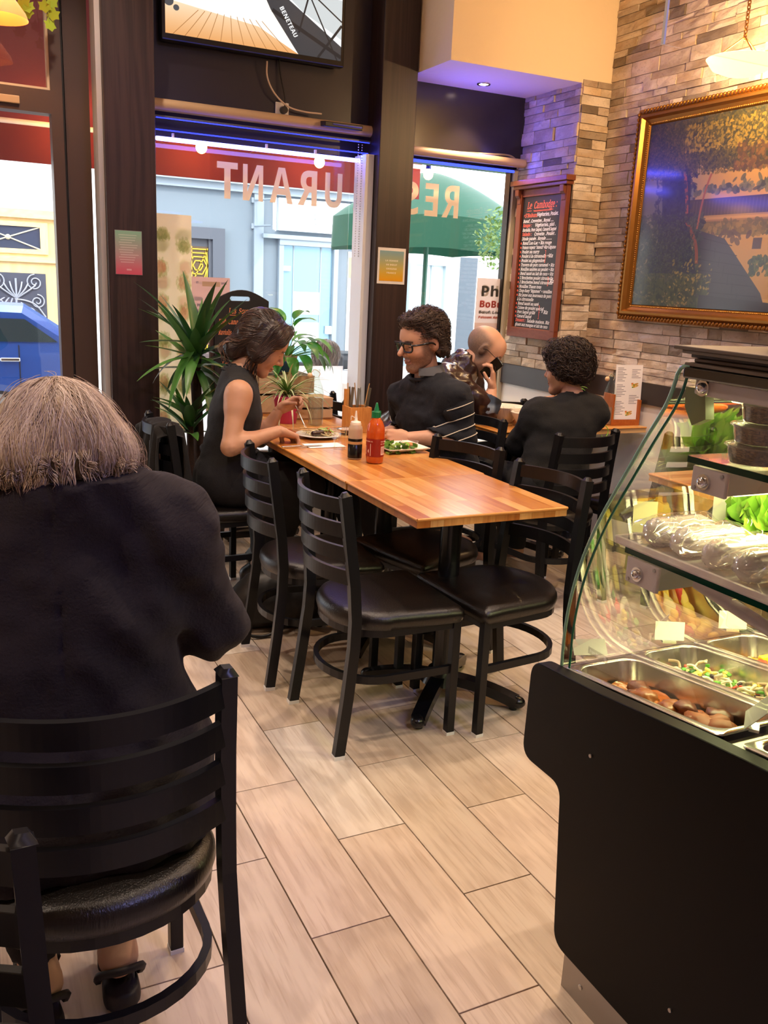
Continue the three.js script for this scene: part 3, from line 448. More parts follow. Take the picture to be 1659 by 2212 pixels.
// green parasol on the terrace
{
  const [px, py, pz] = [4.04, 2.441, -7.5], t = thing('parasol', 'open dark green parasol with a printed valance on the terrace', 'parasol', [px, -.04, pz]);
  const green = phys({ color: 0x11503a, roughness: .8, side: THREE.DoubleSide, transmission: .14, thickness: 0 });
  const N = 8, R = .92, yA = py + .04, yR = 2.0 + .04, P = [], I = [];
  const ring = (r, y, sag) => { const s = P.length / 3; for (let k = 0; k < N * 6; k++) { const a = k / (N * 6) * 2 * PI, q = (k % 6) / 6, rr2 = r * (1 - .06 * sin(q * PI)), yy = y - sag * sin(q * PI) * -1; P.push(cos(a) * rr2, yy, sin(a) * rr2); } return s; };
  const rings = []; for (let i = 0; i <= 8; i++) { const q = i / 8; rings.push(ring(max(.01, R * q), lerp(yA, yR, q ** 1.5), .02 * q)); } rings.push(ring(R * 1.01, yR - .26, .02));
  const can = (from, to) => { const I = []; for (let i = from; i < to; i++) for (let k = 0; k < N * 6; k++) { const a = rings[i] + k, b = rings[i] + (k + 1) % (N * 6), c = rings[i + 1] + k, d = rings[i + 1] + (k + 1) % (N * 6); I.push(a, b, d, a, d, c); } const g = new THREE.BufferGeometry(); g.setAttribute('position', new THREE.Float32BufferAttribute(P, 3)); g.setIndex(I); g.computeVertexNormals(); return g; };
  part('canopy', can(0, 8), green, t); part('valance', can(8, 9), green, t);
  part('pole', rod([0, 0, 0], [0, yA, 0], .022), std({ color: 0x1d5a44, roughness: .4 }), t);
  for (let k = 0; k < 8; k++) { const a = k * PI / 4; part('rib', rod([0, yA - .12, 0], [cos(a) * R * .97, yR + .01, sin(a) * R * .97], .007, .007, 6), std({ color: 0x274c40 }), t); }
  part('base', lathe([[0, 0], [.26, 0], [.26, .05], [.05, .09], [.04, .2], [0, .2]]), std({ color: 0x40464a, roughness: .7 }), t);
}
// clipped bush on a stem beside the poster
{
  const [x, y, z] = [4.03, 1.822, -6.2], t = thing('potted_bush', 'small light green leafy bush on a stem outside the right window', 'plant', [x, -.04, z]);
  rnd = mulberry(5); const lv = [];
  for (let i = 0; i < 700; i++) { const a = rr(0, 2 * PI), b = Math.acos(rr(-1, 1)), r = .22 * rr(.45, 1.05), c = V(sin(b) * cos(a) * r, y + .04 + cos(b) * r * 1.15, sin(b) * sin(a) * r), d = V(rr(-1, 1), rr(-.6, 1), rr(-1, 1)).normalize().multiplyScalar(rr(.03, .05)); lv.push(ribbon([c, c.clone().addScaledVector(d, .5), c.clone().add(d)], [.003, .011, .001], V(rr(-1, 1), 1, rr(-1, 1)).normalize(), .2)); }
  part('foliage', lv, phys({ color: 0x6f8f45, roughness: .6, side: THREE.DoubleSide, transmission: .3, thickness: 0 }), t).userData.kind = 'stuff';
  part('stem', rod([0, .25, 0], [0, y - .05, 0], .014), std({ color: 0x6a5138 }), t);
  part('pot', lathe([[0, 0], [.12, 0], [.15, .28], [.135, .28], [.11, .24], [0, .24]]), std({ color: 0xd7d4cf }), t);
}
// scooter parked on the terrace edge
{
  const [x, y, z] = [3.132, 0.84, -7.2], t = thing('scooter', 'dark parked scooter with a mirror, mostly hidden below the window film', 'scooter', [x, -.04, z]);
  const dk = std({ color: 0x2b2e33, roughness: .4 }), S = y + .04;
  part('handlebar', [tube([[-.22, S + .02, .05], [-.1, S, 0], [.1, S - .02, 0], [.22, S + .02, .05]], .012, 16, 8)], dk, t);
  part('headset', bc(.2, .14, .18, [0, S - .05, 0], [.2, 0, 0], .05), dk, t);
  part('mirror', [rod([.1, S, 0], [.16, S + .1, 0], .006), mv(new THREE.SphereGeometry(.05, 14, 10), [.18, S + .12, 0], [0, 0, 0], [1.3, .8, .3])], MT.black, t);
  part('leg_shield', bc(.34, .5, .08, [0, S - .38, .02], [.15, 0, 0], .03), std({ color: 0xd7dade, roughness: .3 }), t);
  part('seat', bc(.24, .1, .6, [0, S - .2, -.62], [0, 0, 0], .04), MT.black, t);
  part('body', bc(.28, .3, .7, [0, S - .42, -.6], [0, 0, 0], .08), std({ color: 0xd7dade, roughness: .3 }), t);
  for (const dz of [.12, -.95]) part('wheel', mv(new THREE.TorusGeometry(.17, .06, 12, 26), [0, .23, dz], [0, PI / 2, 0]), dk, t);
}
// posters and banners on the window glass
{
  const poster = (name, lab, [a, b], tex, z, cat = 'poster') => { const x = (a[0] + b[0]) / 2, o = solo(name, bx(a[0], b[0], b[1], a[1], z - .0006, z).translate(-x, -b[1], -z), phys({ map: tex, roughness: .8, transmission: .55, thickness: 0 }), lab, cat); o.position.set(x, b[1], z); return o; };
  const food = canvasTex(512, 1600, (g, w, h) => { rnd = mulberry(31); g.fillStyle = '#faf2de'; g.fillRect(0, 0, w, h); for (let j = 0; j < 6; j++) for (let i = 0; i < 2; i++) { const cx = (i ? .76 : .2) * w + rr(-20, 20), cy = (j + .45 + i * .3 + rr(-.12, .12)) / 6 * h, ax = rr(95, 135), ay = rr(52, 80), hue = Math.floor(rr(0, 3)); for (let k = 0; k < 340; k++) { const a = rr(0, 7), r = Math.sqrt(rnd()) * (.75 + .3 * noise3(cos(a) * 2 + j * 7, sin(a) * 2 + i * 5, 1)); g.fillStyle = (k < 150 ? ['#c6c98f', '#b8bd7f', '#d3d2a0'] : [['#d8b08a', '#c9946e', '#e2c39a'], ['#a9b070', '#8f9c62', '#c4b988'], ['#cfae86', '#b8886a', '#d9c69a']][hue])[k % 3]; g.globalAlpha = .28; const sc = k < 150 ? 1 : .62; g.beginPath(); g.ellipse(cx + cos(a) * r * ax * sc, cy + sin(a) * r * ay * sc, rr(8, 26), rr(5, 14), rr(0, 3), 0, 7); g.fill(); } g.globalAlpha = 1; } });
  poster('food_banner', 'tall cream banner printed with dishes on the left window behind the plant', [[1.038, 1.757, -5.02], [1.242, 0.583, -5.02]], food, -4.992, 'banner');
  const notice = canvasTex(512, 620, (g, w, h) => { g.fillStyle = '#ecd3cf'; g.fillRect(0, 0, w, h); g.fillStyle = '#d3b79e'; g.fillRect(140, 40, 240, 44); g.fillStyle = '#5d5a74'; g.font = 'bold 26px sans-serif'; g.fillText('ET', 60, 60); g.fillText('SANTE', 390, 60); g.fillRect(380, 180, 100, 36); g.font = 'bold 40px sans-serif'; g.fillText('PROTÉGEONS-NOUS', 70, 270); g.fillText('LES UNS LES AUTRES', 70, 320); g.fillStyle = '#d0a58a'; for (let k = 0; k < 6; k++) g.fillRect(80, 370 + k * 38, 300 + (k % 3) * 30, 14); });
  poster('notice_poster', 'pink printed health notice on the window beside the food banner', [[1.241, 1.44, -5], [1.456, 1.072, -5]], notice, -4.99);
  const menu2 = canvasTex(400, 800, (g, w, h) => { g.fillStyle = '#f4f1f4'; g.fillRect(0, 0, w, h); g.fillStyle = '#8a8594'; for (let k = 0; k < 26; k++) { g.fillRect(30 + (k % 4) * 8, 20 + k * 29, 180 + (k * 53) % 140, 10); } });
  poster('paper_menu', 'white printed sheet on the window under the pink notice', [[1.269, 1.031, -5], [1.366, 0.797, -5]], menu2, -4.99);
  const pho = canvasTex(512, 820, (g, w, h) => { g.fillStyle = '#ece4e2'; g.fillRect(0, 0, w, h); g.textAlign = 'center'; const ghost = (t, y, px, c, s) => { g.font = 'bold ' + px + 'px sans-serif'; g.save(); g.translate(w / 2, y); const m = g.measureText(t).width; g.scale(s * w / m, 1); g.globalAlpha = .35; g.fillStyle = c; g.fillText(t, 8, -8); g.globalAlpha = 1; g.fillText(t, 0, 0); g.restore(); }; ghost('Phô', 290, 230, '#3c3c3a', .8); ghost('BoBun', 470, 150, '#a5352c', .82); ghost('Bœuf: Loc-Lac', 570, 62, '#3f3a36', .82); ghost('Poisson: Amock...', 650, 56, '#a5402f', .82); g.fillStyle = '#e3cdc4'; g.fillRect(0, 720, w, 100); });
  poster('pho_poster', 'pale poster reading Phô BoBun at the right edge of the right window', [[3.069, 1.514, -5], [3.338, 1.196, -5]], pho, -4.99);
}
// ---------------------------------------------------------------- chairs: black metal ladder-backs with vinyl seats
function makeChair(label) {
  const t = thing('dining_chair', label, 'chair', [0, 0, 0], 0, 'black ladder-back chairs');
  const legP = (s) => { const g = sweepRect([[s * .205, .012, -.215], [s * .2, .2, -.19], [s * .194, .36, -.172], [s * .19, .45, -.168], [s * .186, .56, -.175], [s * .18, .7, -.192], [s * .176, .84, -.21]], .026, .034, V(0, 0, 1)); const cap = mv(new THREE.CylinderGeometry(.009, .0175, .012, 4, 1), [s * .1755, .846, -.2108], [-.13, PI / 4, 0], [1.05, 1, 1.32]); return [g, cap]; };
  for (const s of [-1, 1]) {
    const l = part('leg', legP(s), MT.chair, t); part('glide', bc(.03, .012, .036, [s * .205, .006, -.216]), MT.white, l);
    const f = part('leg', bx(s * .19 - .014, s * .19 + .014, .01, .42, .178, .206, .002), MT.chair, t); part('glide', bc(.03, .011, .03, [s * .19, .0055, .192]), MT.white, f);
  }
  [.807, .733, .659, .585].forEach((y, i) => { const w = .178 + i * .003, z = -.207 + i * .0088, pts = []; for (let k = 0; k <= 24; k++) { const q = k / 12 - 1; pts.push([q * w, y, z - .062 * (1 - q * q)]); } part('slat', sweepRect(pts, .013, .045), MT.chair, t); });
  // seat: D-shaped vinyl pad, domed
  const out = []; for (let k = 0; k <= 40; k++) { const a = PI + k / 40 * PI; out.push([cos(a) * .203, sin(a) * .16 - .04]); } out.push([.212, .14], [.214, .195], [.2, .214], [-.2, .214], [-.214, .195], [-.212, .14]);
  const ringY = [[.412, .97], [.405, .985], [.425, 1.01], [.44, 1.0], [.453, .955], [.46, .86], [.4655, .65], [.468, .4], [.469, .15]], P = [], I = [], n = out.length;
  ringY.forEach(([y, s]) => out.forEach(([x, z]) => P.push(x * s, y, z * s)));
  for (let i = 0; i + 1 < ringY.length; i++) for (let k = 0; k < n; k++) { const a = i * n + k, b = i * n + (k + 1) % n, c = a + n, d = b + n; I.push(a, d, b, a, c, d); }
  const top = P.length / 3; P.push(0, .4695, 0); const l0 = (ringY.length - 1) * n; for (let k = 0; k < n; k++) I.push(l0 + k, top, l0 + (k + 1) % n); const bt = P.length / 3; P.push(0, .412, 0); for (let k = 0; k < n; k++) I.push((k + 1) % n, bt, k);
  const sg = new THREE.BufferGeometry(); sg.setAttribute('position', new THREE.Float32BufferAttribute(P, 3)); sg.setIndex(I); sg.computeVertexNormals(); const uv = []; for (let i = 0; i < P.length; i += 3) uv.push(P[i] * 2, P[i + 2] * 2); sg.setAttribute('uv', new THREE.Float32BufferAttribute(uv, 2));
  part('seat', sg, MT.vinyl, t);
  const hoop = (y, r, zc, inner) => { const pts = []; pts.push([r, y, .19], [r, y, .05]); for (let k = 0; k <= 16; k++) { const a = -k / 16 * PI; pts.push([cos(a) * r, y, zc + sin(a) * inner]); } pts.push([-r, y, .05], [-r, y, .19]); return pts; };
  part('seat_frame', [sweepRect(hoop(.395, .188, -.04, .145), .02, .028), bx(-.19, .19, .381, .409, .18, .2)], MT.chair, t);
  part('stretcher', sweepRect(hoop(.235, .186, -.05, .15), .016, .026), MT.chair, t);
  return t;
}
const chair0 = makeChair('black ladder-back chair at the near left of the bare table, closest to the aisle');
chair0.position.set(1.238, 0, -2.5); chair0.rotation.y = PI / 2;
const chairAt = (x, z, turn, label) => dup(chair0, label, [x, 0, z], turn);
chairAt(1.21, -3.02, PI / 2 - .08, 'black ladder-back chair next behind the near left one, beside the woman in the black dress');
chairAt(1.685, -2.47, -PI / 2 + .1, 'black ladder-back chair at the right side of the bare table, nearest the glass food counter');
chairAt(1.68, -2.99, -PI / 2 + .27, 'black ladder-back chair on the right of the table, before the man with glasses');
chairAt(2.56, -3.37, PI + .12, 'black ladder-back chair under the dark-haired boy in black');
chairAt(2.78, -4.0, 0, 'black ladder-back chair on the window side of the table with the white bowls');
chairAt(1.02, -3.86, PI / 2 + .05, 'black ladder-back chair hung with dark coats under the woman in the black dress');
chairAt(2.16, -3.7, -PI / 2, 'black ladder-back chair under the bearded man in the striped sweater');
chairAt(2.12, -4.42, PI / 2 - .2, 'black ladder-back chair under the bald man on the telephone');
chairAt(.185, -1.475, PI + .03, 'large black ladder-back chair in the foreground under the grey-blonde woman');
chairAt(3.1, -3.3, PI + .2, 'dark ladder-back chair behind the curved glass, right of the boy');
chairAt(-.137, -.72, 0, 'black ladder-back chair cut off at the lower left corner, only its back post showing');

// ---------------------------------------------------------------- tables: butcher-block tops on cast iron bases
function makeTable(name, label, x0, x1, z0, z1, y, long, nb, bases, group) {
  const cx = (x0 + x1) / 2, cz = (z0 + z1) / 2, t = thing(name, label, 'table', [cx, 0, cz], 0, group), w = x1 - x0, d = z1 - z0;
  const mats = [0xffffff, 0xf2dfc4, 0xdfc09a, 0xfff2dc, 0xd2a878, 0xeed2ac].map((c) => phys({ map: TX.stave, color: c, roughness: .3, clearcoat: .5, clearcoatRoughness: .14, bumpMap: TX.tileBump, bumpScale: .0002 }));
  const across = long === 'x' ? d : w, along = long === 'x' ? w : d, sw = across / nb;
  for (let i = 0; i < nb; i++) {
    let a = 0; while (a < along - .01) {
      let L = rr(.22, .6); if (along - a - L < .15) L = along - a;
      const c = -across / 2 + (i + .5) * sw, m = -along / 2 + a + L / 2; const g = boxUV(bc(long === 'x' ? L : sw - .0004, .032, long === 'x' ? sw - .0004 : L - .0004, [0, 0, 0])); const uvA = g.attributes.uv, o1 = rr(0, 4), o2 = rr(0, 4); for (let k = 0; k < uvA.count; k++) { const u = uvA.getX(k), v = uvA.getY(k); long === 'x' ? uvA.setXY(k, v * 1.4 + o1, u * 1.4 + o2) : uvA.setXY(k, u * 1.4 + o1, v * 1.4 + o2); }
      const o = shadows(new THREE.Mesh(g, mats[Math.floor(rr(0, 6))])); o.name = 'stave'; o.position.set(long === 'x' ? m : c, y - .016, long === 'x' ? c : m); t.add(o); a += L;
    }
  }
  const lip = .006, e = []; e.push(rod([-w / 2, y - .005, -d / 2], [w / 2, y - .005, -d / 2], .005), rod([-w / 2, y - .005, d / 2], [w / 2, y - .005, d / 2], .005), rod([-w / 2, y - .005, -d / 2], [-w / 2, y - .005, d / 2], .005), rod([w / 2, y - .005, -d / 2], [w / 2, y - .005, d / 2], .005));
  part('edge_bead', e, std({ map: TX.stave, color: 0xf3d8b0, roughness: .3 }), t);
  for (const bz of bases) {
    const [ox, oz] = bz; const col = part('column', [mv(new THREE.CylinderGeometry(.038, .038, y - .1, 24), [ox, (y - .1) / 2 + .05, oz]), mv(new THREE.CylinderGeometry(.05, .075, .05, 24), [ox, .085, oz])], MT.iron, t);
    part('top_plate', bc(.3, .012, .3, [ox, y - .04, oz], [0, 0, 0], .003), MT.iron, t);
    for (let k = 0; k < 4; k++) { const a = PI / 4 + k * PI / 2, pts = []; for (let i = 0; i <= 8; i++) { const q = i / 8; pts.push([ox + cos(a) * (.03 + q * .25), .075 - .045 * q * q, oz + sin(a) * (.03 + q * .25)]); } const g = sweepRect(pts, .05, .036); part('foot', [g, mv(new THREE.SphereGeometry(.027, 14, 8), [ox + cos(a) * .283, .03, oz + sin(a) * .283], [0, -a, 0], [1.1, .85, .95]), mv(new THREE.CylinderGeometry(.014, .014, .018, 12), [ox + cos(a) * .27, .009, oz + sin(a) * .27])], MT.iron, t); }
  }
  return t;
}
rnd = mulberry(77);
makeTable('dining_table', 'bare butcher-block table nearest the viewer with light and dark staves', 1.28, 1.853, -2.879, -2.335, .75, 'z', 12, [[-.02, .035]], 'butcher-block tables in the middle row');
makeTable('dining_table', 'butcher-block table behind the bare one, holding the red sauce bottle and plates', 1.276, 1.862, -4.02, -2.884, .75, 'z', 12, [[0, .3], [0, -.28]], 'butcher-block tables in the middle row');
makeTable('dining_table', 'butcher-block table by the left window under the pink flowerpot', 1.28, 1.85, -4.85, -4.05, .75, 'z', 12, [[0, -.05]], 'butcher-block tables in the middle row');
makeTable('dining_table', 'butcher-block table with white bowls against the stone wall', 2.5, 3.465, -4.36, -3.75, .75, 'x', 12, [[-.2, 0], [.25, 0]], 'butcher-block tables by the stone wall');
makeTable('dining_table', 'butcher-block table seen through the glass of the food counter', 2.56, 3.465, -2.72, -1.3, .75, 'x', 26, [[0, .3]], 'butcher-block tables by the stone wall');
// added dark wall bench, so that reflections show in the counter glass
{
  const b = thing('added_dark_bench', 'added dark brown wall bench, a dark ground for the reflections in the counter glass', 'bench', [3.3, 0, -2.3]), m = std({ color: 0x2b1a14, roughness: .55 });
  part('seat', bc(.36, .1, 2.1, [-.02, .42, 0], [0, 0, 0], .03), m, b); part('base', bc(.32, .37, 2.08, [0, .185, 0]), std({ color: 0x1a1210, roughness: .6 }), b); for (let k = 0; k < 3; k++) part('back_cushion', bc(.08, .5, .69, [.12, .725, -.7 + k * .7], [0, 0, 0], .025), m, b);
}
// posters on the columns
{
  const grad = (a, m, b, draw) => canvasTex(320, 460, (g, w, h) => { const q = g.createLinearGradient(0, 0, 0, h); q.addColorStop(0, a); q.addColorStop(.55, m); q.addColorStop(1, b); g.fillStyle = q; g.fillRect(0, 0, w, h); draw(g, w, h); });
  const card = (name, lab, a, b, tex, fr) => { const x = (a[0] + b[0]) / 2, y = (a[1] + b[1]) / 2, w = b[0] - a[0], h = a[1] - b[1], t = thing(name, lab, 'notice', [x, y, -4.718]); part('holder', bc(w + (fr ? .012 : .004), h + (fr ? .02 : .004), .004, [0, 0, 0]), fr ? MT.white : std({ color: 0x8b8488, roughness: .4 }), t); part('print', bc(w - (fr ? .012 : 0), h - (fr ? .012 : 0), .002, [0, 0, .0025]), std({ map: tex, roughness: .35 }), t); };
  card('notice_card', 'small card printed green to pink on the left dark column', [0.793, 1.645, -4.718], [0.921, 1.436, -4.718], grad('#7fae98', '#a98a8e', '#c74d68', (g, w) => { g.fillStyle = 'rgba(230,225,225,.45)'; for (let k = 0; k < 12; k++) g.fillRect(40 + (k % 3) * 10, 40 + k * 26, 220 - (k % 4) * 20, 8); g.fillRect(130, 400, 60, 18); }));
  card('notice_card', 'small framed card printed blue to yellow on the second dark column', [2.24, 1.638, -4.718], [2.403, 1.46, -4.718], grad('#7fa9b5', '#c3b564', '#e8a50c', (g, w) => { g.fillStyle = 'rgba(245,240,225,.9)'; g.font = 'bold 34px sans-serif'; g.textAlign = 'center'; ['LA VIANDE', 'DE BŒUF', 'ORIGINE', 'FRANCE'].forEach((s, i) => g.fillText(s, w / 2, 160 + i * 62)); }), true);
}
// television above the window, its cables, socket and box
{
  const t = thing('television', 'flat black television mounted above the left window, screen lit', 'television', [1.54, 2.57, -4.83]);
  part('casing', bc(.97, .6, .05, [0, .29, 0], [0, 0, 0], .006), std({ color: 0x0c0c10, roughness: .25 }), t);
  const scr = canvasTex(1024, 640, (g, w, h) => {
    g.fillStyle = '#f2f4f6'; g.fillRect(0, 0, w, h); g.fillStyle = '#fffaf0'; g.beginPath(); g.moveTo(0, h * .72); g.lineTo(330, 60); g.lineTo(560, 300); g.lineTo(760, h); g.lineTo(0, h); g.fill();
    const q = g.createLinearGradient(0, h * .6, 0, h); q.addColorStop(0, '#fff3dd'); q.addColorStop(1, '#e3a467'); g.fillStyle = q; g.beginPath(); g.moveTo(0, h * .72); g.lineTo(520, h * .82); g.lineTo(760, h); g.lineTo(0, h); g.fill();
    g.strokeStyle = '#a8713f'; g.lineWidth = 3; for (let k = 0; k < 11; k++) { g.beginPath(); g.moveTo(40 + k * 66, h); g.lineTo(180 + k * 36, h * .77); g.stroke(); }
    g.fillStyle = '#3a3d42'; g.beginPath(); g.moveTo(500, 250); g.lineTo(620, 300); g.lineTo(1024, 560); g.lineTo(1024, h); g.lineTo(760, h); g.lineTo(590, 420); g.fill(); g.fillStyle = '#c9d0d2'; g.beginPath(); g.moveTo(640, 290); g.lineTo(1024, 300); g.lineTo(1024, 520); g.lineTo(780, 400); g.fill(); g.fillStyle = '#aeb8ba'; g.fillRect(700, 0, 324, 290);
    g.strokeStyle = '#202327'; for (const [a, b, c, d, lw] of [[480, 0, 640, 330, 16], [900, 0, 760, 520, 10], [560, 330, 1024, 130, 8], [600, 420, 1024, 620, 22], [700, 200, 1024, 420, 8], [820, 300, 1000, 640, 8], [880, 640, 1024, 440, 14], [640, 60, 1024, 240, 6], [560, 0, 720, 240, 12]]) { g.lineWidth = lw; g.beginPath(); g.moveTo(a, b); g.lineTo(c, d); g.stroke(); }
    g.save(); g.translate(640, 400); g.rotate(1.02); g.fillStyle = '#f4f4f4'; g.font = 'bold 36px sans-serif'; g.fillText('BENETEAU', 0, 0); g.restore(); g.fillStyle = '#4a4d52'; g.beginPath(); g.arc(20, 470, 26, 0, 7); g.arc(60, 500, 16, 0, 7); g.fill();
  });
  part('screen', plate([-.466, .02, .0262], [.466, .02, .0262], [.466, .565, .0262], [-.466, .565, .0262]), std({ color: 0x050505, map: scr, emissive: 0xffffff, emissiveMap: scr, emissiveIntensity: 1.15, roughness: .2 }), t);
  part('bottom_edge', bc(.96, .005, .006, [0, -.006, .024]), std({ color: 0x1b2a8a, roughness: .2 }), t);
  areaLight(0xf2ead8, 2.2, .9, .5, [1.54, 2.86, -4.79], [1.54, 2.5, -2]);
  const box = thing('media_box', 'small flat black box on a bracket under the television', 'electronics', [2.022, 2.272, -4.82]);
  part('casing', bc(.23, .028, .1, [0, 0, 0], [.12, .05, 0], .006), MT.black, box); part('front_lip', bc(.17, .006, .012, [.02, -.004, .052]), std({ color: 0x2b36b8, roughness: .3 }), box);
  const so = thing('wall_socket', 'white wall socket with a black plug on the dark panel', 'socket', [1.709, 2.322, -4.886]);
  part('plate', bc(.075, .08, .01, [0, 0, 0], [0, 0, 0], .006), MT.white, so); part('well', mv(new THREE.CylinderGeometry(.022, .022, .006, 24), [.004, .002, .005], [PI / 2, 0, 0]), std({ color: 0xcfc9c6 }), so); part('plug', [mv(new THREE.CylinderGeometry(.018, .02, .03, 20), [.004, 0, .02], [PI / 2, 0, 0]), tube([[.004, .01, .03], [.006, .05, .03], [-.02, .2, .012], [-.02, .33, .01]], .004, 20, 6)], MT.black, so);
  solo('cable', tube([[1.607, 2.542, -4.84], [1.612, 2.471, -4.85], [1.651, 2.398, -4.85], [1.73, 2.34, -4.85], [1.813, 2.323, -4.84], [1.912, 2.32, -4.82]], .0045, 40, 8), std({ color: 0xcab7a6, roughness: .5 }), 'pale white cable looping from the television past the socket', 'cable');
  solo('cable', tube([[2.554, 2.226, -4.9], [2.787, 2.224, -4.9], [3.039, 2.235, -4.89], [3.189, 2.237, -4.89], [3.225, 2.208, -4.88], [3.226, 2.164, -4.87]], .006, 40, 8), std({ color: 0x85725f, roughness: .6 }), 'thin brown cable sagging over the right window', 'cable');
}
// chalkboard menu on the pier, facing the room
{
  const zc = -4.63, yb = 1.165, yt = 2.085, zA = -4.875, zB = -4.375, X0 = XP - .012, t = thing('menu_board', 'tall framed chalkboard menu with orange heading on the stone pier', 'chalkboard', [X0, yb, zc]);
  const wd = std({ map: rep(TX.stave, 1, 2), color: 0x8a5a58, roughness: .5 });
  const S = (g) => g.translate(-X0, -yb, -zc); const F = (z0, z1, y0, y1, d) => S(bx(X0 - d, X0, y0, y1, z0, z1, .004));
  part('back', F(zA + .02, zB - .02, yb + .01, yt, .012), MT.black, t);
  part('rail', F(zA, zB, yb, yb + .06, .03), wd, t); part('rail', F(zA + .05, zB - .05, 2.0, 2.045, .024), wd, t);
  part('stile', F(zA, zA + .05, yb + .05, 2.05, .03), wd, t); part('stile', F(zB - .05, zB, yb + .05, 2.05, .03), wd, t);
  part('cornice', [F(zA - .02, zB + .02, 2.045, 2.065, .05), F(zA - .035, zB + .035, 2.065, 2.095, .065)], std({ map: rep(TX.stave, 2, 1), color: 0x946868, roughness: .45 }), t);
  for (const z of [zA + .025, zB - .025]) part('corbel', S(mv(extr([[0, 0], [.05, 0], [.048, -.03], [.032, -.045], [.03, -.075], [.018, -.1], [.012, -.13], [0, -.14]], .032, .003), [0, 0, 0], [0, PI, 0]).translate(X0 - .0, 2.04, z + .016)), wd, t);
  const tex = canvasTex(760, 1480, (g, w, h) => {
    g.fillStyle = '#1d1c22'; g.fillRect(0, 0, w, h); const O = '#ff6a4c', Wt = '#f2f0f4';
    const L = (s, x, y, px, c, mw) => { g.font = 'italic ' + px + 'px serif'; g.fillStyle = c; g.strokeStyle = c; g.lineWidth = 1.6; const m = g.measureText(s).width; g.save(); g.translate(x, y); if (mw && m > mw) g.scale(mw / m, 1); g.fillText(s, 0, 0); g.strokeText(s, 0, 0); g.restore(); };
    L('Le  Cambodge :', 90, 130, 104, O, 560); g.fillStyle = O; g.fillRect(95, 150, 90, 5); g.fillRect(220, 150, 370, 5); g.fillRect(225, 160, 340, 3);
    L("+S'Bobun:", 30, 222, 58, O); L('Végétarien, Poulet.', 290, 216, 52, Wt, 400);
    const rows = [['Bœuf , Crevettes , Royal ....', 0], ['Soupe :', 1, 'Végétarien, phô .'], ['Raviolis, Porc laqué, Canard laqué', 0], ['Salade :', 1, 'Crevette . Poulet .'], ['Dinde panée . Royale ........', 0], ['Bœuf Loc-Lac + Riz rouge', 2], ['Poisson vapeur "Amock"+Riz+Légume', 2], ['Poulet au curry', 2], ['Poulet à la citronnelle', 2], ['Poulet au gingembre', 2], ['Travers de porc caramel + Riz', 2], ['Nouilles sautées au poulet + Riz', 2], ['Bœuf sauté au lait de coco + Riz', 2], ['2 Brochettes poulet citronnelle', 2], ['2 Brochettes bœuf citronnelle', 2], ['Nouilles Thaon tous', 2], ['Chop-Suey "légumes" + nouilles', 2], ['Riz jaune aux morceaux de porc', 2], ['à la citronnelle', 0], ['Bœuf sauté au saté', 2], ['Cuisse de poulet spécial', 2], ['Porc laqué grillé', 2], ['Canard laqué', 2], ['Dessert :', 1, 'Salade maison. Riz'], ['gluant aux mangue et lait de coco', 0]];
    rows.forEach(([s, k, s2], i) => { const y = 280 + i * 48.5; if (k === 2) { g.fillStyle = O; g.fillRect(22, y - 26, 16, 24); g.fillRect(18, y - 18, 24, 8); } L(s, k === 2 ? 56 : 34, y, k === 1 ? 50 : 46, k === 1 ? O : Wt, 640); if (s2) L(s2, 270, y, 48, Wt, 430); });
    const brace = (x, y0, y1) => { g.strokeStyle = O; g.lineWidth = 6; g.beginPath(); g.moveTo(x - 14, y0); g.lineTo(x, y0); g.lineTo(x, y1); g.lineTo(x - 14, y1); g.moveTo(x, (y0 + y1) / 2); g.lineTo(x + 14, (y0 + y1) / 2); g.stroke(); };
    brace(520, 590, 720); L('+Riz', 550, 666, 52, Wt); brace(610, 880, 975); L('Riz', 640, 940, 52, Wt); brace(490, 1200, 1345); L('+ Riz', 530, 1285, 54, Wt);
  });
  part('chalk_panel', S(plate([X0 - .0135, yb + .05, zA + .045], [X0 - .0135, yb + .05, zB - .045], [X0 - .0135, 2.0, zB - .045], [X0 - .0135, 2.0, zA + .045])), std({ map: tex, roughness: .5 }), t);
}
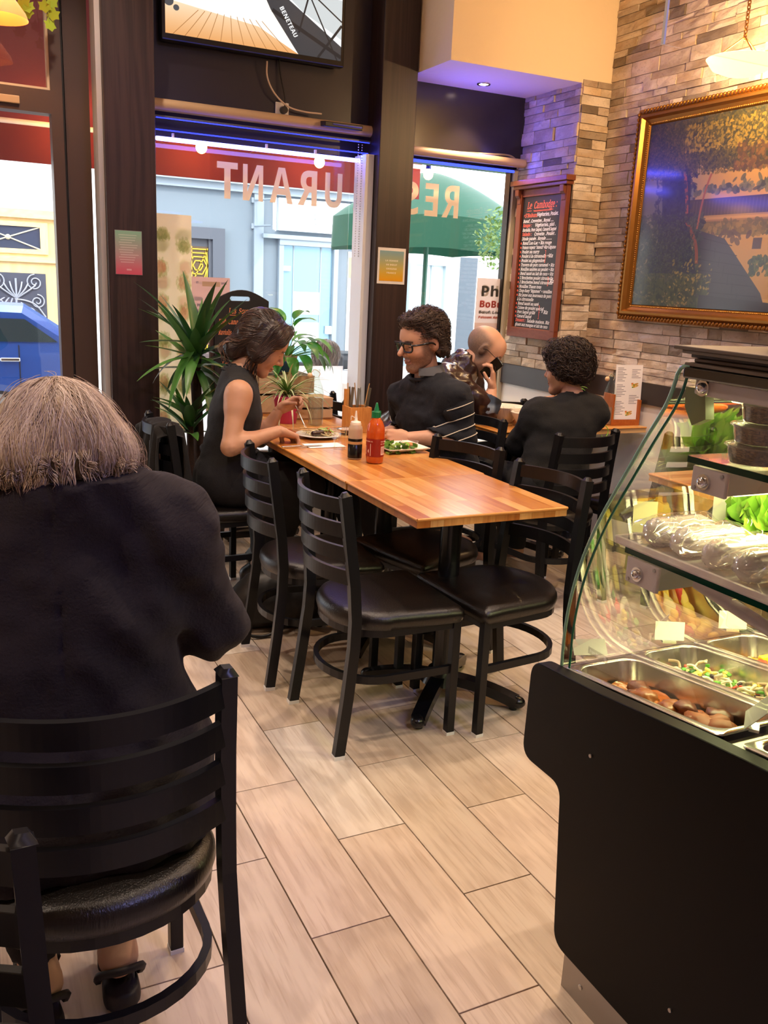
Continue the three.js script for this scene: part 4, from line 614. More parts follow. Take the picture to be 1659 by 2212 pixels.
// landscape painting in a gilt frame on the right wall, with a picture lamp
{
  const z0 = -4.06, z1 = -2.66, y0 = 1.318, y1 = 2.412, X0 = XR - .03, fw = .085, t = thing('painting', 'large landscape painting in a carved gilt frame on the stone wall', 'painting', [X0, y0, (z0 + z1) / 2]);
  const S = (g) => g.translate(-X0, -y0, -(z0 + z1) / 2);
  // frame section in (inward, out from wall)
  const prof = [[0, 0], [0, .03], [.012, .042], [.022, .036], [.034, .05], [.046, .05], [.056, .03], [.068, .022], [.078, .016], [.085, .008], [.085, 0]];
  const side = (a, b, inn) => { const g = [], n = prof.length, P = []; const A = A2V(a), B = A2V(b), In = A2V(inn), d = B.clone().sub(A).normalize(); for (let i = 0; i + 1 < n; i++) { const pt = (q, o, e) => o.clone().addScaledVector(In, q[0]).addScaledVector(d, e * q[0]).add(V(-q[1], 0, 0)); const p0 = pt(prof[i], A, 1), p1 = pt(prof[i + 1], A, 1), p2 = pt(prof[i + 1], B, -1), p3 = pt(prof[i], B, -1); for (const q of [p0, p1, p2, p0, p2, p3]) P.push(q.x, q.y, q.z); } const q = new THREE.BufferGeometry(); q.setAttribute('position', new THREE.Float32BufferAttribute(P, 3)); q.computeVertexNormals(); return q; };
  const C = [[X0, y0, z0], [X0, y0, z1], [X0, y1, z1], [X0, y1, z0]];
  const goldM = std({ color: 0x946429, metalness: .85, roughness: .36, side: THREE.DoubleSide }), beadM = std({ color: 0xc99a4e, metalness: .85, roughness: .3 });
  part('frame_side', S(side(C[0], C[1], [0, 1, 0])), goldM, t); part('frame_side', S(side(C[1], C[2], [0, 0, -1])), goldM, t); part('frame_side', S(side(C[2], C[3], [0, -1, 0])), goldM, t); part('frame_side', S(side(C[3], C[0], [0, 0, 1])), goldM, t);
  const beads = [], leafs = []; const run = (a, b, off, st, f) => { const A = A2V(a), B = A2V(b), L = A.distanceTo(B), d = B.clone().sub(A).normalize(); for (let s = off; s < L - off; s += st) f(A.clone().addScaledVector(d, s), d); };
  for (const [i, inn] of [[0, [0, 1, 0]], [1, [0, 0, -1]], [2, [0, -1, 0]], [3, [0, 0, 1]]]) { const a = C[i], b = C[(i + 1) % 4]; run(a, b, .03, .024, (p, d) => { leafs.push(mv(new THREE.SphereGeometry(.011, 7, 5), p.clone().addScaledVector(A2V(inn), .012).add(V(-.04, 0, 0)).toArray(), [abs(d.z) * .7, 0, abs(d.y) * .7], [.7, 1.25, .8])); }); run(a, b, .085, .011, (p) => { beads.push(mv(new THREE.SphereGeometry(.0042, 5, 4), p.clone().addScaledVector(A2V(inn), .075).add(V(-.02, 0, 0)).toArray())); }); }
  part('leaf_moulding', leafs.map((g) => S(g)), goldM, t).userData.kind = 'stuff'; part('bead_moulding', beads.map((g) => S(g)), beadM, t).userData.kind = 'stuff';
  const art = canvasTex(1400, 1100, (g, w, h) => {
    rnd = mulberry(99); const q = g.createLinearGradient(0, 0, w, h * .4); q.addColorStop(0, '#7a8a90'); q.addColorStop(.5, '#c8a45e'); q.addColorStop(1, '#efc063'); g.fillStyle = q; g.fillRect(0, 0, w, h);
    const dab = (n, x0, x1, y0, y1, cs, s0, s1, al = .8) => { g.globalAlpha = al; for (let k = 0; k < n; k++) { g.fillStyle = cs[Math.floor(rnd() * cs.length)]; g.beginPath(); g.ellipse(rr(x0, x1), rr(y0, y1), rr(s0, s1), rr(s0, s1) * .6, rr(0, 3), 0, 7); g.fill(); } g.globalAlpha = 1; };
    g.fillStyle = '#77807c'; g.fillRect(0, 380, 420, 190); dab(120, 420, w, 400, 440, ['#5f6a55', '#7c8168', '#4f5648'], 10, 34); dab(30, 700, 1300, 350, 420, ['#66705c', '#59624f'], 8, 30);
    g.fillStyle = '#a8874c'; g.fillRect(380, 590, w, 40); g.fillStyle = '#4d4838'; g.fillRect(380, 470, w, 100); g.fillStyle = '#5d5644'; for (let k = 0; k < 40; k++) g.fillRect(430 + k * 24, 480, 6, 84); g.fillStyle = '#b49656'; g.fillRect(380, 565, w, 10);
    g.fillStyle = '#7c7136'; g.fillRect(380, 600, w, 80); dab(200, 380, w, 600, 680, ['#8d7d35', '#6c6a32', '#a58f43'], 6, 26);
    g.fillStyle = '#d7ab54'; g.fillRect(640, 700, 760, 330); dab(60, 600, w, 660, 720, ['#5c4a35', '#6a5a3e'], 10, 30); g.fillStyle = '#5b4636'; g.fillRect(1050, 640, 150, 130); g.fillRect(900, 700, 60, 60);
    g.fillStyle = '#8a4c3a'; g.fillRect(1160, 360, 240, 190); g.fillStyle = '#6e5f86'; g.fillRect(1140, 380, 26, 200);
    g.fillStyle = '#43404a'; g.beginPath(); g.moveTo(470, 640); g.lineTo(700, 700); g.lineTo(1000, 1000); g.lineTo(1050, 1100); g.lineTo(480, 1100); g.fill(); g.strokeStyle = '#2f2c36'; g.lineWidth = 4; for (let k = 0; k < 7; k++) { g.beginPath(); g.moveTo(520, 690 + k * 62); g.lineTo(760 + k * 44, 740 + k * 56); g.stroke(); g.beginPath(); g.moveTo(600 + k * 40, 700 + k * 50); g.lineTo(600 + k * 40, 760 + k * 50); g.stroke(); }
    dab(800, 0, 520, 560, 1000, ['#3f4c46', '#35433f', '#4b5a50', '#56624f', '#2f3a3a'], 8, 30);
    g.fillStyle = '#2c3150'; g.beginPath(); g.moveTo(130, 250); g.lineTo(380, 250); g.bezierCurveTo(400, 600, 430, 700, 520, 900); g.lineTo(120, 900); g.bezierCurveTo(220, 600, 180, 500, 130, 250); g.fill(); g.strokeStyle = '#9a5a38'; g.lineWidth = 24; g.beginPath(); g.moveTo(330, 300); g.bezierCurveTo(360, 420, 380, 480, 390, 590); g.bezierCurveTo(440, 660, 500, 700, 510, 840); g.stroke(); g.lineWidth = 14; g.strokeStyle = '#a56a42'; g.beginPath(); g.moveTo(540, 330); g.bezierCurveTo(500, 420, 490, 520, 480, 640); g.stroke(); dab(500, 110, 430, 250, 880, ['#2a3056', '#343a58', '#23283f', '#3c4250'], 6, 22, .7);
    dab(1500, 0, 1050, 0, 290, ['#4d4d22', '#5d5a28', '#3d4424', '#5c5a2b', '#333b26'], 14, 40); dab(7000, 0, 1060, 0, 330, ['#4d4d22', '#6d6628', '#3d4424', '#857729', '#5c5a2b', '#333b26', '#75702c'], 3, 11, .55); dab(260, 700, 1150, 180, 330, ['#6d5428', '#8a6a30', '#574a26'], 8, 22); dab(300, 300, 900, 40, 200, ['#9a8a2f', '#b09838'], 5, 16);
    dab(2500, 0, 620, 900, 1100, ['#3d4a2c', '#4f5c33', '#2f3d2b', '#5a6536', '#6f7a3e'], 3, 9, .6); dab(2200, 0, 480, 540, 960, ['#3f4c46', '#35433f', '#4b5a50', '#56624f', '#2f3a3a', '#61705c'], 3, 10, .5); dab(400, 0, 620, 940, 1100, ['#3d4a2c', '#4f5c33', '#2f3d2b', '#5a6536'], 8, 26); dab(90, 320, 640, 820, 1080, ['#a9984a', '#c2ad58', '#8d8a42'], 5, 14); dab(60, 900, 1060, 800, 900, ['#4d6137', '#6c7a3d', '#3b4c2e'], 10, 26);
    g.fillStyle = '#39363f'; g.beginPath(); g.moveTo(560, 1020); g.lineTo(1060, 1050); g.lineTo(1150, 1100); g.lineTo(560, 1100); g.fill();
  });
  part('canvas', S(plate([X0 - .012, y0 + fw, z0 + fw], [X0 - .012, y0 + fw, z1 - fw], [X0 - .012, y1 - fw, z1 - fw], [X0 - .012, y1 - fw, z0 + fw])), phys({ map: art, color: 0xb3aa9c, roughness: .38, clearcoat: .5, clearcoatRoughness: .12 }), t);
  const lc = [3.2, 2.425, -3.149], L = thing('hanging_lamp', 'glowing warm bowl lamp hung by a chain above the gilt painting', 'light', lc);
  part('bowl', lathe([[0, -.03], [.06, -.024], [.12, 0], [.15, .04], [.145, .042], [.11, .006], [0, -.02]], 36), phys({ color: 0xfff1d8, emissive: 0xffc878, emissiveIntensity: 3.5, roughness: .3 }), L);
  part('bulb', mv(new THREE.SphereGeometry(.035, 18, 12), [0, .035, 0]), std({ color: 0xffffff, emissive: 0xffd59a, emissiveIntensity: 22 }), L);
  const ch = []; for (let k = 0; k < 22; k++) ch.push(mv(new THREE.TorusGeometry(.011, .0028, 6, 14), [0, .13 + k * .019, 0], [0, k % 2 ? PI / 2 : 0, 0], [.7, 1.2, 1])); ch.push(rod([0, .13, 0], [.145, .04, 0], .003), rod([0, .13, 0], [-.07, .04, .12], .003), rod([0, .13, 0], [-.07, .04, -.12], .003));
  part('chain', ch, MT.gold, L); const hl = new THREE.PointLight(0xffd094, 3.6, 6); hl.position.set(lc[0], lc[1] + .035, lc[2]); hl.castShadow = true; scene.add(hl);
}
// ---------------------------------------------------------------- refrigerated food counter with curved glass
const TILT = Math.atan(.13), deckY = (z) => .668 + (z + 1.44) * .13, CX1 = 3.1;
{
  const t = thing('food_counter', 'long dark food counter with curved glass front and steel kick plate', 'counter', [1.1, 0, -1.0]);
  const S = (g) => g.translate(-1.1, 0, 1.0);
  // side profile, in (z, y)
  const prof = roundPoly([[-1.452, .673], [-1.457, .447], [-1.317, .447], [-1.284, .085], [-.4, .085], [-.4, .78], [-.865, .741], [-.979, .728], [-1.242, .692]], .035);
  const zx = (g, x0) => { g.rotateY(-PI / 2); g.scale(1, 1, 1); return g; };
  const panel = (pts, x0, x1, b) => { const g = extr(pts.map(([z, y]) => [z, y]), x1 - x0 - 2 * b, b); g.rotateY(-PI / 2); /* z' = x, x' = -z */ const p = g.attributes.position; g.translate(0, 0, 0); const q = norm(g), a = q.attributes.position; for (let i = 0; i < a.count; i++) { const xx = a.getX(i), zz = a.getZ(i); a.setXYZ(i, x1 - b + xx, a.getY(i), zz); } q.computeVertexNormals(); return q; };
  part('end_panel', S(panel(prof, 1.1, 1.135, .003)), MT.counterBlack, t);
  part('screw', [[-1.235, .56, 0], [-.95, .2, 0]].map(([z, y]) => S(mv(new THREE.CylinderGeometry(.004, .004, .003, 10), [1.099, y, z], [0, 0, PI / 2]))), MT.steelDull, t);
  part('front_panel', S(panel([[-1.44, .655], [-1.447, .5], [-1.42, .455], [-1.34, .455], [-1.3, .42], [-1.275, .1], [-1.25, .1], [-1.26, .42], [-1.32, .48], [-1.42, .5], [-1.42, .655]], 1.135, CX1, .001)), MT.counterBlack, t);
  part('kick_plate', [S(bx(1.104, CX1, 0, .088, -1.25, -1.235)), S(bx(1.104, 1.116, 0, .1, -1.25, -.4))], MT.steelDull, t); part('rivet', S(mv(new THREE.SphereGeometry(.006, 10, 8), [1.103, .045, -1.19], [0, 0, 0], [.4, 1, 1])), MT.steel, t);
  part('tank', S(bx(1.14, CX1, .3, .52, -1.3, -.42)), MT.black, t);
  // steel deck: bars between and around the pans
  const deck = thing; const dk = [], bar = (x0, x1, z0, z1, dy = 0, h = .012) => { const L = (z1 - z0) / cos(TILT), zc = (z0 + z1) / 2; dk.push(S(bc(x1 - x0, h, L, [(x0 + x1) / 2, deckY(zc) - .012 + dy, zc], [-TILT, 0, 0], .002))); };
  bar(1.136, CX1, -1.425, -1.4, .0); bar(1.136, CX1, -.965, -.925, -.004); bar(1.136, CX1, -.55, -.45); for (let i = 0; i < 11; i++) bar(1.134 + i * .19 - .003, 1.134 + i * .19 + .013, -1.42, -.5, -.006);
  part('deck_frame', dk, MT.steel, t).userData.kind = 'stuff';
  // end glass and curved front glass
  const curve = [[-1.397, .672], [-1.399, .74], [-1.394, .81], [-1.378, .89], [-1.352, .965], [-1.32, 1.035], [-1.289, 1.09], [-1.255, 1.15], [-1.225, 1.203], [-1.2, 1.243], [-1.183, 1.275], [-1.173, 1.305], [-1.168, 1.325], [-1.158, 1.337], [-1.14, 1.339]];
  const cs = new THREE.CatmullRomCurve3(curve.map(([z, y]) => V(0, y, z))).getPoints(60).map((p) => [p.z, p.y]);
  const zEnd = -.45;
  const endG = []; { const ys = [], P = [], I = []; cs.forEach(([z, y]) => { P.push(1.146, y, z + .012, 1.146, y, zEnd); }); for (let i = 0; i + 1 < cs.length; i++) { const a = 2 * i; I.push(a, a + 1, a + 3, a, a + 3, a + 2); } const g = new THREE.BufferGeometry(); g.setAttribute('position', new THREE.Float32BufferAttribute(P, 3)); g.setIndex(I); g.computeVertexNormals(); endG.push(g); }
  part('end_glass', S(endG[0]), MT.glass, t);
  part('end_glass_edge', S(tube(cs.filter((_, i) => i % 3 === 0).map(([z, y]) => [1.146, y, z + .014]), .0028, 60, 6)), phys({ color: 0x1d5c4b, roughness: .15 }), t);
  const P = [], I = [], nseg = 24; cs.forEach(([z, y]) => { for (let k = 0; k <= nseg; k++) P.push(lerp(1.136, CX1, k / nseg), y, z); }); for (let i = 0; i + 1 < cs.length; i++) for (let k = 0; k < nseg; k++) { const a = i * (nseg + 1) + k, b = a + nseg + 1; I.push(a, a + 1, b + 1, a, b + 1, b); }
  const fg = new THREE.BufferGeometry(); fg.setAttribute('position', new THREE.Float32BufferAttribute(P, 3)); fg.setIndex(I); fg.computeVertexNormals(); part('front_glass', S(fg), phys({ color: 0xffffff, transmission: 1, thickness: 0, roughness: 0, ior: 2.5 }), t);
  part('front_glass_edge', S(tube(cs.filter((_, i) => i % 3 === 0).map(([z, y]) => [1.136, y, z]), .0036, 60, 6)), phys({ color: 0x7fa89a, roughness: .12 }), t);
  // canopy: black glass top, grey rail, bolts, lamp
  part('top_glass', S(bx(1.128, CX1, 1.318, 1.337, -1.15, zEnd, .004)), phys({ color: 0x0b1114, roughness: .06, clearcoat: 1 }), t);
  part('top_rail', [S(bx(1.15, 1.175, 1.29, 1.317, -1.135, zEnd, .003)), S(bx(1.15, CX1, 1.292, 1.317, -1.14, -1.115, .003))], MT.grayPlastic, t);
  part('corner_bracket', [S(extr([[-1.175, 1.3], [-1.13, 1.3], [-1.12, 1.25], [-1.15, 1.235], [-1.172, 1.265]], .02).rotateY(-PI / 2).translate(1.185, 0, 0))], std({ color: 0x5c6440, roughness: .35 }), t);
  const bolt = (x, y, z) => [S(mv(new THREE.SphereGeometry(.0095, 14, 10), [x - .004, y, z])), S(mv(new THREE.CylinderGeometry(.014, .014, .006, 18), [x, y, z], [0, 0, PI / 2]))];
  part('bolt', bolt(1.148, 1.304, -1.118), MT.chrome, t);
  const lampM = (k) => std({ color: 0xffffff, emissive: 0xfaf3a6, emissiveIntensity: k });
  part('lamp_tube', S(bx(1.2, CX1 - .05, 1.281, 1.291, -1.105, -1.085, .004)), lampM(5), t); areaLight(0xeef0a0, 62, 1.8, .03, [2.12, 1.278, -1.09], [2.12, 0, -1.04]);
  // shelves: glass plates with green edges, grey lamp housings under their front edges
  const shelf = (y, z0, z1, x0) => { const s = part('shelf', S(bx(x0, CX1 - .03, y - .004, y, z0, z1)), MT.glass, t, 'clear glass shelf with a green edge'); part('shelf_edge', [S(bx(x0 - .004, x0, y - .011, y, z0, z1)), S(bx(x0, CX1 - .03, y - .011, y, z0 - .004, z0))], phys({ color: 0x0b3a2c, roughness: .1 }), s); };
  shelf(1.186, -1.13, -.5, 1.15); shelf(.984, -1.258, -.5, 1.15);
  const housing = (y0, y1, z0, z1) => { const h = part('lamp_housing', S(bx(1.156, CX1 - .05, y0 + .004, y1, z0 + .006, z1)), std({ color: 0xa5a79a, roughness: .5 }), t); part('end_cap', S(bx(1.148, 1.156, y0, y1, z0, z1 + .004, .003)), MT.grayPlastic, h); part('bolt', bolt(1.146, (y0 + y1) / 2 - .002, (z0 + z1) / 2 - .006), MT.chrome, h); part('screw', [[z0 + .01, y0 + .007], [z1 - .006, y1 - .007]].map(([z, y]) => S(mv(new THREE.CylinderGeometry(.0036, .0036, .003, 10), [1.147, y, z], [0, 0, PI / 2]))), MT.steelDull, h); part('lamp_tube', S(bx(1.2, CX1 - .1, y0 - .004, y0 + .003, z0 + .02, z1 - .02)), lampM(4), h); return h; };
  housing(1.128, 1.172, -1.118, -1.044); housing(.918, .968, -1.252, -1.17);
  areaLight(0xf4efa6, 95, 1.75, .025, [2.12, 1.12, -1.08], [2.12, 0, -1.0]); areaLight(0xf2f2ac, 60, 1.75, .025, [2.12, .908, -1.2], [2.12, 0, -1.12]);
  part('support_bar', S(rod([1.2, .95, -1.12], [1.2, .86, -.55], .012)), MT.grayPlastic, t); part('clamp', [S(bc(.03, .05, .05, [1.19, .93, -1.0], [0, 0, 0], .006))], MT.glass, t);
  part('maker_mark', S(plate([1.1455, .735, -1.33], [1.1455, .735, -1.27], [1.1455, .75, -1.27], [1.1455, .75, -1.33])), std({ map: canvasTex(256, 64, (g, w, h) => { g.fillStyle = '#b7b3a2'; g.fillRect(0, 0, w, h); g.fillStyle = '#efeee6'; g.font = '34px sans-serif'; g.fillText('frigo line', 20, 44); g.beginPath(); g.arc(225, 32, 18, 0, 7); g.fill(); }), transparent: true, opacity: .5 }), t);
}
// steel pans with food, sunk in the deck
{
  function pan(label, x0, z0, z1, depth, fill) {
    const w = .182, L = (z1 - z0) / cos(TILT), zc = (z0 + z1) / 2, t = thing('steel_pan', label, 'food pan', [x0 + w / 2, deckY(zc) + .004, zc], 0, 'steel food pans in the counter'); t.rotation.x = -TILT;
    const rr4 = (hw, hl, r) => { const p = []; for (const [sx, sz, a0] of [[1, 1, 0], [-1, 1, PI / 2], [-1, -1, PI], [1, -1, 3 * PI / 2]]) for (let k = 0; k <= 6; k++) { const a = a0 + k / 6 * PI / 2; p.push([sx * (hw - r) + cos(a) * r, sz * (hl - r) + sin(a) * r]); } return p; };
    const rings = [[w / 2, L / 2, .012, -.004], [w / 2, L / 2, .012, 0], [w / 2 - .012, L / 2 - .012, .035, .001], [w / 2 - .016, L / 2 - .016, .036, -.003], [w / 2 - .024, L / 2 - .026, .034, -depth + .012], [w / 2 - .034, L / 2 - .036, .03, -depth]];
    const P = [], I = [], n = 28; rings.forEach(([a, b, r, y]) => rr4(a, b, r).forEach(([x, z]) => P.push(x, y, z))); for (let i = 0; i + 1 < rings.length; i++) for (let k = 0; k < n; k++) { const a = i * n + k, b = i * n + (k + 1) % n, c = a + n, d = b + n; I.push(a, b, d, a, d, c); } const cb = P.length / 3; P.push(0, -depth, 0); const l = (rings.length - 1) * n; for (let k = 0; k < n; k++) I.push(l + k, l + (k + 1) % n, cb);
    const g = new THREE.BufferGeometry(); g.setAttribute('position', new THREE.Float32BufferAttribute(P, 3)); g.setIndex(I); g.computeVertexNormals();
    part('pan', toCreased(g), std({ color: 0xcdc9c2, metalness: 1, roughness: .24, side: THREE.DoubleSide, bumpMap: rep(TX.fleck, 3), bumpScale: .0002 }), t);
    fill(t, w, L, depth); return t;
  }
  function toCreased(g) { return g; }
  const sauce = (t, w, L, y, col, amp = .004, rough = .2) => { const g = new THREE.PlaneGeometry(w - .062, L - .062, 40, 60); g.rotateX(-PI / 2); const p = g.attributes.position; for (let i = 0; i < p.count; i++) p.setY(i, y + (fbm(p.getX(i) / .6 + .5, p.getZ(i) / .6 + .5, 24, 24, 3, 5) - .5) * amp); g.computeVertexNormals(); return part('sauce', g, phys({ color: col, roughness: rough, clearcoat: .5 }), t); };
  const lump = (r, s) => { const g = new THREE.IcosahedronGeometry(r, 3), p = g.attributes.position; for (let i = 0; i < p.count; i++) { const x = p.getX(i), y = p.getY(i), z = p.getZ(i), k = 1 + (noise3(x / r * 1.4 + s, y / r * 1.4, z / r * 1.4 + s) - .5) * .5 + (noise3(x / r * 4 + s, y / r * 4, z / r * 4) - .5) * .28; p.setXYZ(i, x * k, y * k, z * k); } const q = mergeVertices(g.deleteAttribute('uv') && g.deleteAttribute('normal') ? g : g); q.computeVertexNormals(); return q; };
  rnd = mulberry(3);
  pan('steel pan of brown meatballs in sauce, nearest the dark end panel', 1.14, -1.392, -.97, .1, (t, w, L) => {
    sauce(t, w, L, -.044, 0xa0520f, .016); const mb = [std({ color: 0x8a481a, roughness: .6, bumpMap: rep(TX.fleck, 2), bumpScale: .004 }), std({ color: 0x80461a, roughness: .35 }), std({ color: 0x5f2f10, roughness: .4 })];
    for (let k = 0; k < 15; k++) { const r = rr(.018, .03); part('meatball', lump(r, k * 7.3).scale(1, .75, 1.1).translate(rr(-.045, .045), -.048 + rr(0, .012), rr(-.12, .165)), mb[k % 3], t); }
  });
  pan('steel pan of chopped pepper and cabbage salad, second from the dark end panel', 1.33, -1.408, -.985, .075, (t, w, L) => {
    sauce(t, w, L, -.055, 0xb9b184, .02, .5);
    const cs = { green: 0x4f9a2a, dkgreen: 0x2c5c24, red: 0xc32d1a, white: 0xe6dfc8, yellow: 0xd8c65a, mushroom: 0xb99f7f, black: 0x26231f };
    const ms = Object.fromEntries(Object.entries(cs).map(([k, c]) => [k, phys({ color: c, roughness: .35 })]));
    const keys = ['green', 'green', 'red', 'white', 'white', 'mushroom', 'dkgreen', 'yellow', 'black', 'white'];
    for (let k = 0; k < 150; k++) { const m = keys[Math.floor(rr(0, 10))], x = rr(-.055, .055), z = rr(-.165, .165), y = -.05 + rr(0, .022) + .012 * cos(x / .06 * 1.4), thin = m === 'white' || m === 'mushroom'; const g = thin ? tube([[-.016, 0, 0], [-.004, .006, .006], [.008, .002, .008], [.018, -.002, 0]], rr(.002, .004), 8, 5) : bc(rr(.008, .017), rr(.004, .009), rr(.007, .014), [0, 0, 0], [0, 0, 0], .002); part(thin ? 'salad_shred' : 'pepper_piece', mv(g, [x, y, z], [rr(-.6, .6), rr(0, 6), rr(-.6, .6)]), ms[m], t); }
    part('lid', bc(w - .02, .002, L * .5, [.005, .004, L * .22], [.03, 0, .05], .001), MT.glass, t, 'clear plastic half lid');
  });
  pan('steel pan of yellow curry with red peppers, third from the dark end panel', 1.52, -1.41, -.985, .085, (t, w, L) => {
    sauce(t, w, L, -.045, 0xd89a1a, .02, .25); for (let k = 0; k < 60; k++) { const m = [0xe9b92c, 0xf2dc9a, 0xc8321a, 0xe2a52a, 0xf0cf5a][k % 5]; part('curry_piece', lump(rr(.008, .016), k * 3.1).scale(1.2, .7, 1).translate(rr(-.055, .055), -.04 + rr(0, .012), rr(-.15, .165)), phys({ color: m, roughness: .35 }), t); }
  });
  pan('steel pan of noodles, fourth from the dark end panel', 1.71, -1.41, -.985, .08, (t, w, L) => { sauce(t, w, L, -.045, 0xb88942, .03, .5); });
  pan('shallow steel pan with dark brown stew in the rear row', 1.14, -.925, -.52, .09, (t, w, L) => { sauce(t, w, L, -.055, 0x5a2f12, .02, .2); for (let k = 0; k < 14; k++) part('stew_piece', lump(rr(.014, .024), k * 5.7).scale(1.2, .7, 1).translate(rr(-.05, .05), -.05, rr(-.15, .15)), std({ color: k % 2 ? 0x5e3418 : 0x733f1c, roughness: .4 }), t); });
  pan('empty steel pan in the rear row', 1.33, -.925, -.52, .09, (t, w, L) => { sauce(t, w, L, -.06, 0x8a6a30, .02, .3); });
  // price cards in clips
  const card = (label, p, w, h, ry, rx, m = MT.paper) => { const t = thing('price_card', label, 'price card', p, ry, 'blank-backed price cards'); part('card', bc(w, h, .0012, [0, h / 2 + .006, 0], [rx, 0, 0]), m, t); part('clip', [bc(.022, .03, .005, [0, .015, -.004], [rx, 0, 0], .002), bc(.03, .005, .016, [0, .003, 0])], phys({ color: 0xd8d8d0, roughness: .2, metalness: .4 }), t); };
  card('white price card clipped at the front of the salad pan', [1.42, .698, -1.385], .066, .042, -.45, -.2); card('white price card clipped at the front of the yellow curry pan', [1.62, .697, -1.39], .066, .042, -.45, -.2); card('white price card clipped at the front of the noodle pan', [1.81, .697, -1.39], .066, .042, -.45, -.2);
  card('grey translucent price card at the front of the meatball pan', [1.2, .692, -1.39], .075, .036, -.3, -.75, phys({ color: 0xcfcfc6, roughness: .3, transmission: .4, thickness: 0 }));
  card('tilted clear card holder at the rear corner of the meatball pan', [1.2, .742, -.952], .075, .05, .7, .7, phys({ color: 0xd9dccf, roughness: .2, transmission: .5, thickness: 0 }));
  card('cream price card seen from behind, left of the wrapped rolls', [1.235, .986, -1.31], .05, .062, -.35, -.12, std({ color: 0xdcd7a8, roughness: .7 })); card('bright white price card before the lettuce', [1.47, .986, -1.32], .062, .06, -.4, -.1); card('bright white price card right of the lettuce', [1.66, .986, -1.32], .062, .06, -.4, -.1);
}
